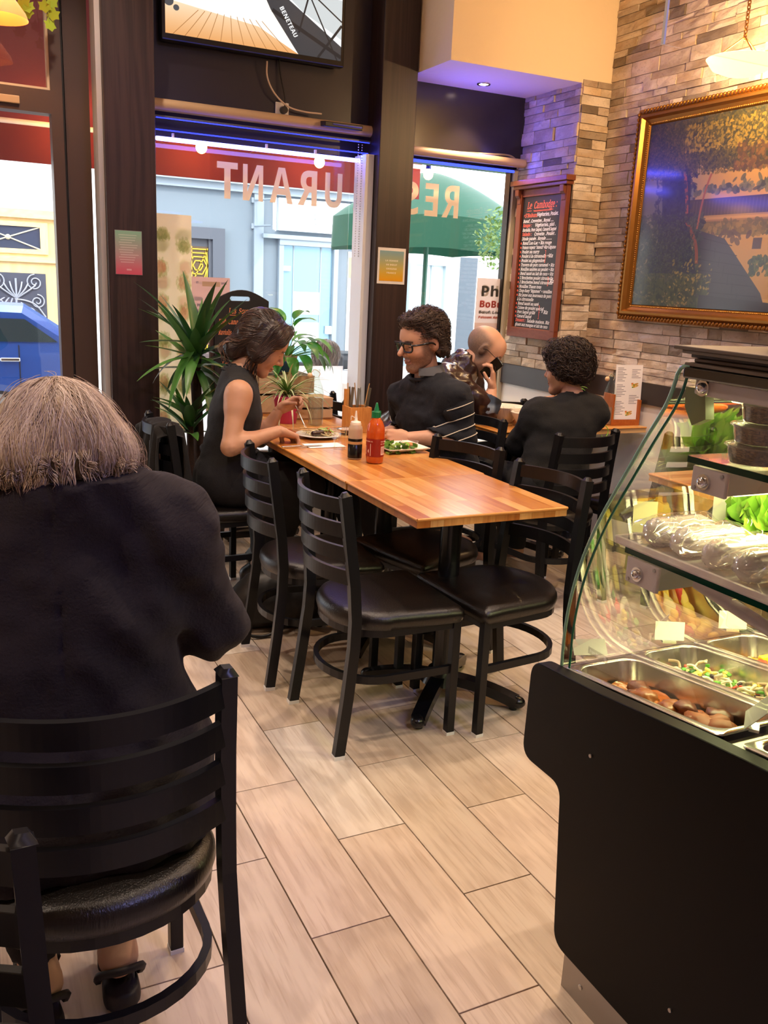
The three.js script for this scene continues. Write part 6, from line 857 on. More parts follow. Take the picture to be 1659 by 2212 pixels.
// --- woman in the black sleeveless dress, left of the table, facing right
{
  const sk = [.47, .245, .14], pel = [1.1, .575, -3.84], nk = [1.154, 1.025, -3.84], shR = [1.117, 0.967, -3.69], shL = [1.22, 0.952, -4], elR = [1.053, 0.752, -3.6], wrR = [1.286, 0.808, -3.64], elL = [1.323, 0.701, -4.02], wrL = [1.405, 0.852, -3.98];
  const hd = { c: [1.27, 1.164, -3.84], yaw: PI / 2 - .18, pitch: .56, roll: .02, s: 1.06, skin: sk, fem: true, closed: true, brow: [.04, .02, .012], h: .0032 };
  const hipR = [1.12, .56, -3.75], hipL = [1.12, .56, -3.93], knR = [1.43, .545, -3.72], knL = [1.44, .55, -3.95], anR = [1.245, .09, -3.86], anL = [1.36, .09, -4.0], toR = [1.36, .04, -3.82], toL = [1.48, .04, -4.0];
  const trunk = trunkPrims({ pelvis: pel, neck: nk, shL, shR, w: .93, depth: .94 }), neckP = [SD.cap(nk, along(nk, hd.c, .62), .05, .047, .03)];
  const armsP = [...armPrims(shR, elR, wrR, .98), ...armPrims(shL, elL, wrL, .92)], legsP = [...legPrims(hipR, knR, anR, toR), ...legPrims(hipL, knL, anL, toL)];
  const handR = makeHand({ w: wrR, f: [1.372, 0.773, -3.66].map((v, i) => v - wrR[i]), n: [.25, -1, .1], right: true, skin: sk, k: .95, curl: [[.75, .5, .3], [.8, .55, .3], [.85, .6, .35], [.9, .6, .35]], thumb: [.5, .6, .8], spread: .1 });
  const handL = makeHand({ w: wrL, f: [.85, .4, .15], n: [.3, -.35, .9], right: false, skin: sk, k: .93, curl: [[.7, 1.0, .6], [.9, 1.1, .6], [1.0, 1.1, .6], [1.05, 1.1, .6]], thumb: [.35, .8, .7] });
  const add = person('woman in a black sleeveless dress with pinned-up dark hair, bending over her plate', [1.03, 0, -3.84], [skinBody([...trunk, ...neckP, ...armsP, ...legsP], sk, .0105), makeHead(hd), handR, handL]);
  const black = fabric(0x0e0d10, .85, 30);
  const mS = along(shL, shR, .5), iL = along(mS, shL, .8).add(V(0, .004, 0)), iR = along(mS, shR, .8).add(V(0, .004, 0)), holeW = neckHole(nk, hd.c, .062, .02);
  add('dress', cloth([...trunkPrims({ pelvis: pel, neck: nk, shL: iL, shR: iR, w: .95, depth: .98 })], .014, .0085, holeW, .003, 14), black);
  add('neckband', neckband(nk, hd.c, .0, .07, .0075), black);
  add('skirt', cloth([SD.cap(pel, [1.14, .56, -3.84], .13, .12, .06), SD.cap(hipR, knR, .095, .075, .05), SD.cap(hipL, knL, .095, .075, .05), SD.cap(knR, [1.3, .2, -3.84], .07, .06, .08), SD.cap(knL, [1.4, .2, -3.98], .07, .06, .08), SD.cap([1.25, .55, -3.84], [1.3, .3, -3.9], .1, .05, .08)], .014, .012, plane([1.3, .19, -3.9], [0, -1, 0]), .005, 12), black);
  add('waist_tie', tube([...Array(17)].map((_, i) => { const a = i / 16 * 2 * PI, p = along(along(shL, shR, .5), pel, .7); return [p.x + cos(a) * .122, p.y + .01 * sin(a * 2), p.z + sin(a) * .165]; }), .007, 48, 6), black);
  const blackShoe = std({ color: 0x0d0c0d, roughness: .35 }); add('shoe', shoe(anR, toR), blackShoe); add('shoe', shoe(anL, toL), blackShoe);
  add('ring', mv(new THREE.TorusGeometry(.0095, .002, 8, 20), along(wrR, [1.372, 0.773, -3.66], .95).toArray(), [.4, 1.2, .3]), MT.chrome);
  // hair
  const M = headMatrix(hd), hp = [SD.ell([0, .045, -.024], [.09, .096, .105], .03), SD.ell([.0, -.02, -.06], [.08, .07, .06], .04), SD.cap([.074, .06, .012], [.078, -.045, -.004], .027, .034, .03), SD.cap([-.074, .06, .012], [-.078, -.045, -.004], .027, .034, .03), SD.cap([.03, .1, .058], [.074, .05, .045], .024, .02, .03), SD.cap([-.02, .105, .056], [-.074, .05, .045], .024, .02, .03), SD.ell([.0, -.082, -.096], [.056, .046, .044], .03), SD.ell([0, -.03, .11], [.066, .085, .062], .012, null, true)];
  const c0 = [.013, .007, .006], c1 = [.034, .017, .012];
  add('hair', [hairShell(hp, .0055, M, c0, c1, .012, 46), strands(hp, { n: 1100, len: [.09, .2], steps: 12, r: [.0006, .0011], c0, c1: [.05, .025, .017], c2: [.1, .05, .033], lift: [.0005, .004], cmin: -.5, keep: (p) => !(p.z > .06 && p.y < .06), flow: (p, run) => { const s = p.x < 0 ? -1 : 1; return p.z > -.02 ? V(s * 1.1 - p.x * 5, -1, -.35) : V(-p.x * 7, -.13 - p.y, -.09 - p.z); }, wave: .004 }, M),
    ...[...Array(34)].map((_, i) => { const s = i % 2 ? 1 : -1; const x = s * rr(.062, .09), z = rr(-.035, .012), p = [[x, -.03, z], [x * 1.02, -.08, z + rr(-.005, .012)], [x * .95 + rr(-.01, .01), -.125, z + rr(0, .03)], [x * .8, -.155 + rr(-.02, .03), z + rr(.02, .06)]]; return paint(tube(p, rr(.0012, .0028), 10, 4), () => mix3(c0, c1, .6)).applyMatrix4(M); }),
    ...[...Array(16)].map(() => { const p = [[rr(-.05, .05), -.05, -.11], [rr(-.06, .06), rr(-.08, -.11), -.135 - rr(0, .015)], [rr(-.05, .05), rr(-.12, -.16), -.1 - rr(-.03, .02)]]; return paint(tube(p, rr(.0008, .002), 10, 4), () => [.16, .085, .045]).applyMatrix4(M); })], hairM(0xffffff, .4));
}
// --- bearded man in the striped sweater, right of the table, facing left
{
  const sk = [.56, .30, .185], pel = [2.15, .58, -3.7], nk = [2.054, 1.01, -3.72], shL = [2.101, 0.958, -3.54], shR = [2.015, 0.917, -3.9], elL = [2.141, 0.774, -3.5], wrL = [1.874, 0.772, -3.56], elR = [2.079, 0.691, -4], wrR = [1.935, 0.755, -3.86];
  const hd = { c: [2.01, 1.192, -3.72], yaw: -PI / 2 + .08, pitch: .2, roll: 0, s: 1.08, skin: sk, closed: true, nose: 1.08, lip: [.30, .13, .10], beard: [.085, .045, .03], brow: [.03, .017, .012], h: .0031 };
  const hipL = [2.13, .56, -3.61], hipR = [2.13, .56, -3.8], knL = [1.72, .55, -3.58], knR = [1.72, .55, -3.84], anL = [1.78, .09, -3.56], anR = [1.76, .09, -3.88], toL = [1.64, .04, -3.55], toR = [1.62, .04, -3.88];
  const trunk = trunkPrims({ pelvis: pel, neck: nk, shL, shR, w: 1.08, depth: 1.08 }), neckP = [SD.cap(nk, along(nk, hd.c, .6), .058, .056, .03)], aL = armPrims(shL, elL, wrL, 1.12), aR = armPrims(shR, elR, wrR, 1.05), legs = [...legPrims(hipL, knL, anL, toL, 1.05), ...legPrims(hipR, knR, anR, toR, 1.05)];
  const fist = [[1.1, 1.3, .8], [1.15, 1.35, .8], [1.2, 1.35, .8], [1.25, 1.3, .8]];
  const hL = makeHand({ w: wrL, f: [-1, .02, .0], n: [0, -.35, -1], right: false, skin: sk, k: 1.02, curl: fist, thumb: [.3, .7, .6] }), hR = makeHand({ w: wrR, f: [-.8, .02, .5], n: [.1, -1, .2], right: true, skin: sk, k: 1.02, curl: [[.5, .6, .4], [.6, .7, .4], [.6, .7, .4], [.6, .7, .4]] });
  const add = person('bearded man in dark-rimmed glasses and a navy sweater with pale sleeve stripes', [2.15, 0, -3.7], [skinBody([...trunk, ...neckP, ...aL, ...aR, ...legs], sk, .011), makeHead(hd), hL, hR]);
  const navy = fabric(0x12151d, .95, 30, .001), hole = neckHole(nk, hd.c, .066, .1, 1, [-.012, 0, 0]);
  add('sweater', cloth([...trunk, SD.cap(along(nk, shL, .2), shL, .052, .05, .05), SD.cap(along(nk, shR, .2), shR, .052, .05, .05)], .016, .0065, (x, y, z) => max(hole(x, y, z), .5 - y), .007, 13), navy);
  const sleeveL = armPrims(shL, elL, wrL, 1.06), sleeveR = armPrims(shR, elR, wrR, 1.0), cutL = plane(along(elL, wrL, .22).toArray(), A2V(wrL).sub(A2V(elL)).toArray()), cutR = plane(along(elR, wrR, .5).toArray(), A2V(wrR).sub(A2V(elR)).toArray()), nearL = (x, y, z) => Math.hypot(x - shL[0], y - shL[1], z - shL[2]) < .2;
  add('sleeve', cloth(sleeveL, .0165, .0085, (x, y, z) => nearL(x, y, z) ? -1 : cutL(x, y, z), .007, 14), navy); add('sleeve', cloth(sleeveR, .016, .0085, (x, y, z) => Math.hypot(x - shR[0], y - shR[1], z - shR[2]) < .15 ? -1 : cutR(x, y, z), .006, 14), navy);
  add('neckband', neckband(nk, hd.c, .1, .071, .0085, [-.014, .004, 0]), navy);
  // pale stripes: thin bands knitted round the upper arm
  const band = (sh, el, t, k, rad, m, tilt) => { const c = along(sh, el, t), ax = A2V(el).sub(A2V(sh)).normalize(), u = ax.clone().cross(V(0, 0, 1)).normalize(), v = ax.clone().cross(u); ax.addScaledVector(u, tilt).normalize(); const pr = m, pts = []; for (let i = 0; i < 40; i++) { const a = i / 40 * 2 * PI; const d = u.clone().multiplyScalar(cos(a)).addScaledVector(v, sin(a)).addScaledVector(ax, tilt * cos(a)); let lo = .02, hi = .2; for (let q = 0; q < 18; q++) { const md = (lo + hi) / 2, p = c.clone().addScaledVector(d, md); if (sdAll(pr, p.x, p.y, p.z, .018) < 0) lo = md; else hi = md; } pts.push(c.clone().addScaledVector(d, min(lo, .13))); } return tube(pts, .0026, 60, 5, true); };
  const stripeM = std({ color: 0xc9bfae, roughness: .9 }), sl = sleeveL; [.22, .5, .76, .98].forEach((t) => add('stripe', band(shL, elL, t, 1, .07, sl, .1), stripeM)); [.45, .85].forEach((t) => add('stripe', band(shR, elR, t, 1, .07, sleeveR, .2), stripeM));
  const colC = along(nk, hd.c, .12), colT = along(nk, hd.c, .5), cP = [], cI = [], nC = 36; for (let i = 0; i <= nC; i++) { const a = (i / nC) * 5.0 - 2.5, hgt = .5 + .5 * cos(a * .9); for (const [q, rad] of [[0, .08], [.55, .079], [1, .074], [1.0, .08], [.35, .094]]) { const c = colC.clone().lerp(colT, q * (.55 + .45 * hgt)); cP.push(c.x + cos(a) * rad, c.y + (q === .35 ? -.004 : 0), c.z + sin(a) * rad); } } for (let i = 0; i < nC; i++) for (let k = 0; k < 4; k++) { const a = i * 5 + k, b = a + 5; cI.push(a, b, b + 1, a, b + 1, a + 1); } const cg = new THREE.BufferGeometry(); cg.setAttribute('position', new THREE.Float32BufferAttribute(cP, 3)); cg.setIndex(cI); cg.computeVertexNormals(); const cm = fabric(0x56575b, .9, 60); cm.side = THREE.DoubleSide; add('collar', cg, cm, 'grey shirt collar');
  add('trousers', cloth(legs.filter((_, i) => i % 4 < 3).concat([SD.cap(hipL, hipR, .11, .11, .05)]), .012, .013, plane([0, .1, 0], [0, -1, 0]), .005, 14), fabric(0x15171d, .9, 40));
  const sm = std({ color: 0x191614, roughness: .5 }); add('shoe', shoe(anL, toL, null, null, 1.1), sm); add('shoe', shoe(anR, toR, null, null, 1.1), sm);
  const M = headMatrix(hd), hp = [SD.ell([0, .05, -.03], [.087, .094, .096], .03), SD.ell([0, .098, .03], [.066, .032, .056], .03), SD.cap([.078, .02, -.02], [.074, -.05, -.055], .02, .018, .03), SD.cap([-.078, .02, -.02], [-.074, -.05, -.055], .02, .018, .03), SD.ell([0, -.03, -.085], [.06, .05, .03], .03), SD.ell([0, .015, .105], [.066, .078, .058], .012, null, true), SD.ell([.088, -.006, -.006], [.03, .042, .032], .008, null, true), SD.ell([-.088, -.006, -.006], [.03, .042, .032], .008, null, true)];
  const c0 = [.02, .012, .009], c1 = [.07, .04, .026];
  add('hair', [hairShell(hp, .005, M, c0, c1, .02, 70), strands(hp, { n: 1700, len: [.035, .08], steps: 13, r: [.0006, .0011], c0, c1, c2: [.13, .08, .055], lift: [.001, .012], curl: .008, cf: 150, cmin: -.5, keep: (p) => !(p.z > .05 && p.y < .075) && !(abs(p.x) > .06 && p.y < .035 && p.z > -.035), flow: (p) => V(p.x, -.4, -.5 - p.z * 2) }, M)], hairM(0xffffff, .5));
  // glasses
  const gl = [], lens = []; for (const s of [-1, 1]) { const pts = []; for (let i = 0; i < 24; i++) { const a = i / 24 * 2 * PI; pts.push([s * .0335 + Math.sign(cos(a)) * abs(cos(a)) ** .6 * .0265, -.002 + Math.sign(sin(a)) * abs(sin(a)) ** .65 * .0195, .101 - .012 * ((s * .0335 + cos(a) * .026) / .06) ** 2]); } gl.push(tube(pts, .0042, 48, 6, true)); lens.push(mv(new THREE.CircleGeometry(.025, 24), [s * .0335, -.002, .0985], [0, s * .1, 0], [1, .76, 1])); gl.push(tube([[s * .061, .008, .095], [s * .078, .007, .06], [s * .084, .004, .0], [s * .082, -.012, -.02]], .004, 24, 6)); }
  gl.push(tube([[-.009, .004, .1015], [0, .007, .103], [.009, .004, .1015]], .0026, 8, 6), bc(.124, .009, .005, [0, .0165, .0985], [0, 0, 0], .002));
  add('glasses', gl.map((g) => norm(g).applyMatrix4(M)), std({ color: 0x0c0b0d, roughness: .2 })); add('lenses', lens.map((g) => norm(g).applyMatrix4(M)), phys({ color: 0xffffff, transmission: 1, thickness: 0, roughness: 0 }));
}
// --- bald man on the telephone, head bent, behind the bearded man
{
  const sk = [.58, .315, .20], pel = [2.14, .57, -4.36], nk = [2.5, 0.995, -4.22], shR = [2.372, 0.972, -4.08], shL = [2.698, 0.95, -4.42], elR = [2.562, 0.836, -3.98], wrR = [2.611, 0.933, -4.02], elL = [2.72, .79, -4.34], wrL = [2.74, .775, -4.14];
  const hd = { c: [2.62, 1.128, -4.14], yaw: 1.02, pitch: .62, roll: -.08, s: 1.06, skin: sk, scalp: [.1, .075, .06], brow: [.1, .07, .05], closed: true, beard: [.2, .12, .09], h: .0034 };
  const trunk = trunkPrims({ pelvis: pel, neck: nk, shL, shR, w: 1.02, depth: 1.05 }), neckP = [SD.cap(nk, along(nk, hd.c, .55), .06, .056, .03), SD.cap(along(nk, hd.c, .35), along(nk, hd.c, .8), .055, .05, .03)], aR = armPrims(shR, elR, wrR, 1.05), aL = armPrims(shL, elL, wrL, 1.05);
  const legs = [...legPrims([2.2, .56, -4.28], [2.6, .52, -4.2], [2.5, .09, -4.22], [2.62, .04, -4.16], 1), ...legPrims([2.2, .56, -4.45], [2.6, .52, -4.42], [2.45, .09, -4.45], [2.58, .04, -4.4], 1)];
  const hR = makeHand({ w: wrR, f: [2.611, 1.031, -4.02].map((v, i) => v - wrR[i]), n: [-.75, .1, -.6], right: true, skin: sk, k: .98, curl: [[.35, .9, .5], [.4, 1.0, .5], [.45, 1.0, .5], [.5, 1.0, .5]], thumb: [.35, .55, .5] }), hL = makeHand({ w: wrL, f: [.3, 0, 1], n: [0, -1, 0], right: false, skin: sk });
  const add = person('bald man in a brown leather jacket, head bent to a black telephone', [2.14, 0, -4.36], [skinBody([...trunk, ...neckP, ...aR, ...aL, ...legs], sk, .012), makeHead(hd), hR, hL]);
  const holeB = neckHole(nk, hd.c, .062, .16);
  const leather = phys({ color: 0x2a1612, roughness: .27, clearcoat: .5, clearcoatRoughness: .3, bumpMap: rep(TX.fleck, 3), bumpScale: .001 });
  const cR = plane(along(elR, wrR, -.05).toArray(), A2V(wrR).sub(A2V(elR)).toArray());
  add('jacket', cloth([...trunk, ...armPrims(shR, elR, wrR, 1.3).slice(0, 2), SD.cap(nk, along(nk, hd.c, .22), .08, .082, .03)], .02, .011, (x, y, z) => max(holeB(x, y, z), .48 - y), .012, 15), leather);
  add('jacket_sleeve', cloth(armPrims(shL, elL, wrL, 1.3), .016, .011, plane(along(elL, wrL, .8).toArray(), A2V(wrL).sub(A2V(elL)).toArray()), .008, 15), leather);
  add('shirt_cuff', cloth(armPrims(shR, elR, wrR, 1.28).slice(2), .012, .008, plane(along(elR, wrR, .45).toArray(), A2V(wrR).sub(A2V(elR)).toArray()), .004, 20), std({ map: dataTex(64, 64, (u, v) => { const a = (u * 4 % 1) < .3, b = (v * 4 % 1) < .3; return a && b ? [.5, .56, .62] : a || b ? [.2, .25, .32] : [.06, .08, .12]; }), roughness: .9 }), 'dark checked shirt cuff');
  add('trousers', cloth(legs.filter((_, i) => i % 4 < 3), .012, .014, plane([0, .1, 0], [0, -1, 0]), .004, 14), fabric(0x1b1c22));
  const M = headMatrix(hd), gl = []; for (const s of [-1, 1]) { const pts = []; for (let i = 0; i < 20; i++) { const a = i / 20 * 2 * PI; pts.push([s * .033 + cos(a) * .024, -.004 + sin(a) * .015, .1]); } gl.push(tube(pts, .0013, 40, 5, true), tube([[s * .058, .002, .097], [s * .078, .004, .05], [s * .085, .006, -.0], [s * .083, -.012, -.025]], .0016, 24, 5)); } gl.push(tube([[-.009, 0, .1], [0, .003, .102], [.009, 0, .1]], .0013, 8, 5));
  add('glasses', gl.map((g) => norm(g).applyMatrix4(M)), std({ color: 0x33302e, metalness: .7, roughness: .3 }));
  // telephone held at his cheek
const ph = thing('telephone', 'black mobile telephone held to the cheek of the bald man', 'telephone', [2.598, 1.041, -4.02]); ph.rotation.set(-.2, -1.05, -.8, 'YXZ'); ph.scale.setScalar(.88); part('case', bc(.07, .145, .009, [0, 0, 0], [0, 0, 0], .004), std({ color: 0x0b0b0c, roughness: .25 }), ph); part('screen', bc(.064, .135, .001, [0, 0, .005]), std({ color: 0x020203, roughness: .05 }), ph);
}
// --- dark-haired boy seen from behind
{
  const sk = [.55, .295, .19], pel = [2.58, .57, -3.4], nk = [2.732, 0.94, -3.48], shL = [2.556, 0.878, -3.5], shR = [2.809, 0.889, -3.42], elL = [2.523, 0.707, -3.6], wrL = [2.692, 0.853, -3.74], elR = [2.95, .78, -3.7], wrR = [2.86, .78, -3.85];
  const hd = { c: [2.713, 1.089, -3.53], yaw: PI + .42, pitch: .12, roll: .06, s: 1.02, skin: sk, fem: true, h: .0045 };
  const trunk = trunkPrims({ pelvis: pel, neck: nk, shL, shR, w: .88, depth: .9 }), neckP = [SD.cap(nk, along(nk, hd.c, .7), .049, .047, .03)], aL = armPrims(shL, elL, wrL, .95), aR = armPrims(shR, elR, wrR, .95);
  const legs = [...legPrims([2.5, .56, -3.44], [2.48, .54, -3.84], [2.5, .09, -3.8], [2.5, .04, -3.92], .9), ...legPrims([2.68, .56, -3.44], [2.72, .54, -3.84], [2.7, .09, -3.8], [2.7, .04, -3.92], .9)];
  const hL = makeHand({ w: wrL, f: [2.764, 0.957, -3.7].map((v, i) => v - wrL[i]), n: [.6, -.5, .2], right: false, skin: sk, k: .95, curl: [[.5, .7, .4], [.6, .8, .4], [.65, .8, .4], [.7, .8, .4]], thumb: [.3, .5, .5] }), hR = makeHand({ w: wrR, f: [-.4, 0, -1], n: [0, -1, 0], right: true, skin: sk, k: .95 });
  const add = person('boy with curly dark hair and a black sweater, seen from behind', [2.58, 0, -3.4], [skinBody([...trunk, ...neckP, ...aL, ...aR, ...legs], sk, .012), makeHead(hd), hL, hR]);
  const blk = fabric(0x0a0a0b, .95, 30, .001), holeC = neckHole(nk, hd.c, .058, .06);
  add('sweater', cloth([...trunk, ...armPrims(shL, elL, along(elL, wrL, .55).toArray(), 1.15).map((p) => p), ...armPrims(shR, elR, wrR, 1.15)], .017, .011, (x, y, z) => max(holeC(x, y, z), .48 - y), .007, 14), blk);
  add('trousers', cloth(legs.filter((_, i) => i % 4 < 3).concat([SD.cap([2.5, .56, -3.42], [2.68, .56, -3.42], .1, .1, .05)]), .012, .014, plane([0, .1, 0], [0, -1, 0]), .004, 14), fabric(0x121216));
  add('neckband', neckband(nk, hd.c, .06, .062, .008), blk);
  const M = headMatrix(hd), hp = [SD.ell([0, .042, -.022], [.083, .09, .1], .03), SD.ell([0, -.012, -.065], [.066, .048, .045], .04), SD.cap([.072, .035, .0], [.07, -.015, -.02], .022, .018, .03), SD.cap([-.072, .035, .0], [-.07, -.015, -.02], .022, .018, .03), SD.ell([0, .08, .05], [.06, .042, .045], .03), SD.ell([0, -.01, .12], [.06, .08, .06], .015, null, true)];
  const c0 = [.012, .007, .006], c1 = [.045, .026, .018];
  add('hair', [hairShell(hp, .0055, M, c0, c1, .034, 50), strands(hp, { n: 700, len: [.02, .05], steps: 9, r: [.0009, .0016], c0, c1, lift: [.004, .026], curl: .012, cf: 120, cmin: -.5, keep: (p) => !(p.z > .06 && p.y < .05), flow: (p, run, th) => V(sin(th * 13), -.2 + sin(th * 17), cos(th * 11)) }, M), strands(hp, { n: 1700, len: [.05, .11], steps: 16, r: [.0008, .0015], c0, c1, c2: [.1, .058, .038], lift: [.002, .02], curl: .011, cf: 110, cmin: -.6, keep: (p) => !(p.z > .06 && p.y < .05), flow: (p, run, th) => V(p.x + .5 * sin(th * 5), -.6, -.4 + .4 * cos(th * 7)) }, M)], hairM(0xffffff, .5));
}
// --- grey-blonde woman in the foreground, seen from behind
{
  const sk = [.58, .36, .26], pel = [.15, .58, -1.55], nk = [0.173, 1.128, -1.53], shR = [0.326, 1.004, -1.53], shL = [-.07, .855, -1.55], elR = [0.417, 0.81, -1.56], wrR = [.2, .78, -1.9], elL = [-.2, .74, -1.62], wrL = [.02, .78, -1.92];
  const hd = { c: [0.159, 1.157, -1.58], yaw: PI + .1, pitch: .12, roll: .03, s: .93, skin: sk, fem: true, h: .005 };
  const trunk = trunkPrims({ pelvis: pel, neck: nk, shL, shR, w: 1.3, depth: 1.15 }), neckP = [SD.cap(nk, along(nk, hd.c, .7), .055, .05, .03)], aR = armPrims(shR, elR, wrR, 1.2), aL = armPrims(shL, elL, wrL, 1.2);
  const anR = [.235, .085, -1.6], toR = [.25, .045, -1.76], anL = [.085, .085, -1.58], toL = [.07, .045, -1.74], kR = [.24, .53, -1.98], kL = [.04, .53, -1.98], legs = [...legPrims([.22, .56, -1.56], kR, anR, toR, 1.1), ...legPrims([.06, .56, -1.56], kL, anL, toL, 1.1)];
  const hR = makeHand({ w: wrR, f: [-.5, 0, -1], n: [0, -1, 0], right: true, skin: sk }), hL = makeHand({ w: wrL, f: [.5, 0, -1], n: [0, -1, 0], right: false, skin: sk });
  const add = person('woman with grey-blonde bobbed hair and a loose black linen jacket, seen from behind', [.15, 0, -1.55], [skinBody([...trunk, ...neckP, ...aR, ...aL, ...legs], sk, .013), makeHead(hd), hR, hL]);
  const linen = phys({ color: 0x221b1e, roughness: .95, bumpMap: rep(TX.fleck, 7), bumpScale: .0012, sheen: .2, sheenColor: new THREE.Color(0x3a3436), sheenRoughness: .7 });
  const nC = plane(along(nk, hd.c, .05).toArray(), [0, 1, .1]);
  const jp = [...trunk, ...armPrims(shR, elR, wrR, 1.25), ...armPrims(shL, elL, wrL, 1.25), SD.cap([.06, .5, -1.5], [.25, .5, -1.5], .14, .14, .06), SD.cap(along(nk, shR, .1), shR, .058, .05, .06), SD.cap(along(nk, shL, .1), shL, .058, .05, .06)];
  const g = sdMesh(jp, .0075, .03, (d, x, y, z) => { let q = d + .01 + .012 * (noise3(x * 9, y * 12, z * 9) - .5) + .009 * (noise3(x * 30, y * 34, z * 28) - .5); const low = sstep(.86, .66, y), wob = y * 52 + x * 9 + 2.2 * noise3(x * 7, y * 9, 1); q += low * .012 * (.55 - abs(sin(wob * .55 + 1.5 * noise3(x * 12, y * 6, 3)))) * (.3 + noise3(x * 5, y * 14, 7)) + .004 * sstep(.12, .2, x) * sin(x * 60 + y * 45 + 4 * noise3(x * 9, y * 9, 2)); if (z > -1.5 && abs(x - .137 + (y - .8) * .02) < .0035) q += .004; return max(q, nC(x, y, z), -(y - .46), plane(along(elR, wrR, .92).toArray(), A2V(wrR).sub(A2V(elR)).toArray())(x, y, z) * (x > .15 && y > .7 && z < -1.8 ? 1 : 0) - (x > .15 && y > .7 && z < -1.8 ? 0 : 1)); });
  add('jacket', uvXY(g, 1), linen);
  add('collar', cloth([SD.cap(along(nk, hd.c, -.02), along(nk, hd.c, .2), .085, .074, .03)], .004, .006, (x, y, z) => plane(along(nk, hd.c, .22).toArray(), [.1, 1, .25])(x, y, z), .003, 20), fabric(0x9fb0bb, .9, 40), 'pale blue-grey collar');
  add('trousers', cloth(legs.filter((_, i) => i % 4 < 3), .016, .014, plane([0, .14, 0], [0, -1, 0]), .006, 12), fabric(0x171518));
  const sM = std({ color: 0x18141a, roughness: .6 }); for (const [an, to] of [[anR, toR], [anL, toL]]) { const A = A2V(an), T = A2V(to), sole = []; add('sandal_sole', sdMesh([SD.cap([A.x, .016, A.z + .035], [T.x, .014, T.z], .036, .03, .02), SD.cap([A.x, .03, A.z + .03], [T.x, .012, T.z], .03, .02, .02)], .008, 0, (d, x, y, z) => max(d, -y + .002, y - .042)), sM); add('sandal_strap', tube([[A.x - .042, .04, A.z], [A.x - .04, .075, A.z + .03], [A.x, .085, A.z + .045], [A.x + .04, .075, A.z + .03], [A.x + .042, .04, A.z]], .009, 20, 6), sM); add('sandal_strap', tube([[A.x - .04, .04, T.z + .04], [A.x, .085, T.z + .06], [A.x + .04, .04, T.z + .04]], .01, 16, 6), sM); add('sandal_strap', bc(.075, .035, .02, [A.x, .055, A.z - .03], [0, 0, 0], .008), sM); }
  // hair: bob falling to the collar, ends flicked outwards
  const M = headMatrix({ ...hd, pitch: .12 }), hp = [SD.ell([0, .036, -.008], [.096, .087, .108], .03), SD.ell([0, -.005, -.045], [.118, .06, .08], .06), SD.ell([.06, -.022, -.03], [.066, .042, .075], .05), SD.ell([-.06, -.022, -.03], [.066, .042, .075], .05), SD.ell([0, -.03, .12], [.06, .09, .05], .02, null, true)];
  const c0 = [.25, .165, .105], c1 = [.52, .38, .26], c2 = [.72, .59, .45];
  const flick = (q, t, n, ph) => { const k = sstep(.6, 1, t); q.addScaledVector(n, .01 * k * sin(ph * 3)); q.x += .01 * k * sin(ph * 2.3); };
  const base = { steps: 18, r: [.0006, .0012], c0, c1, c2, cmin: -.1, wave: .0085, coh: true, lift: [0, .0035], ymin: -.05, keep: (p) => p.z < .07 || p.y > .09, flow: (p) => V((p.x - .02) * (p.y > .05 ? 3.2 : 1.2), -1, p.y > .07 ? -p.z * 1.5 - .3 : 0) };
  const down = strands(hp, { ...base, n: 3600, len: [.16, .28] }, M), under = strands(hp, { ...base, n: 1200, cmin: -.5, len: [.06, .14] }, M), stray = strands(hp, { ...base, n: 110, len: [.12, .2], lift: [.004, .012], r: [.0003, .0006], curl: .006, cf: 45, end: flick }, M);
  // loose locks at the ends, some turned in, some flicked out
  const LP = [], LC = [], LI = []; for (let k = 0; k < 90; k++) { const th = PI + rr(-1.9, 1.9), out = rr(-1, 1.1), drop = rr(.045, .082), side = rr(-.9, .9), sp = rr(.05, .16), tone = rnd(); for (let q = 0; q < 22; q++) { const da = rr(-sp, sp), pts = [], off = rr(-.006, .003), dr = drop + rr(-.012, .008); for (let i = 0; i <= 11; i++) { const t = i / 11, hook = sstep(.5, 1, t), a = th + da * (1 - .7 * t) + side * .16 * t * t + .03 * sin(t * 5 + k); const rx = .1 + .02 * sstep(0, .5, t) + off + out * .022 * hook * hook, rz = .096 + .02 * sstep(0, .5, t) + off + out * .02 * hook * hook; pts.push(V(sin(a) * rx, .012 - dr * t + .024 * hook * hook * abs(out), cos(a) * rz - .032)); } strandTube(pts, rr(.0005, .0009), mix3(mix3(c0, c1, clamp(tone + rr(-.3, .3))), c2, rnd() ** 4), LP, LC, LI); } }
  const locks = new THREE.BufferGeometry(); locks.setAttribute('position', new THREE.Float32BufferAttribute(LP, 3)); locks.setAttribute('color', new THREE.Float32BufferAttribute(LC, 3)); locks.setIndex(LI); locks.computeVertexNormals(); locks.applyMatrix4(M);
  add('hair', [hairShell(hp.map((p) => p.r && !p.neg ? { ...p, r: p.r.map((q) => q - .004) } : p), .005, M, c0, c1, .004, 70), down, under, stray, locks], hairM(0xffffff, .45));
}
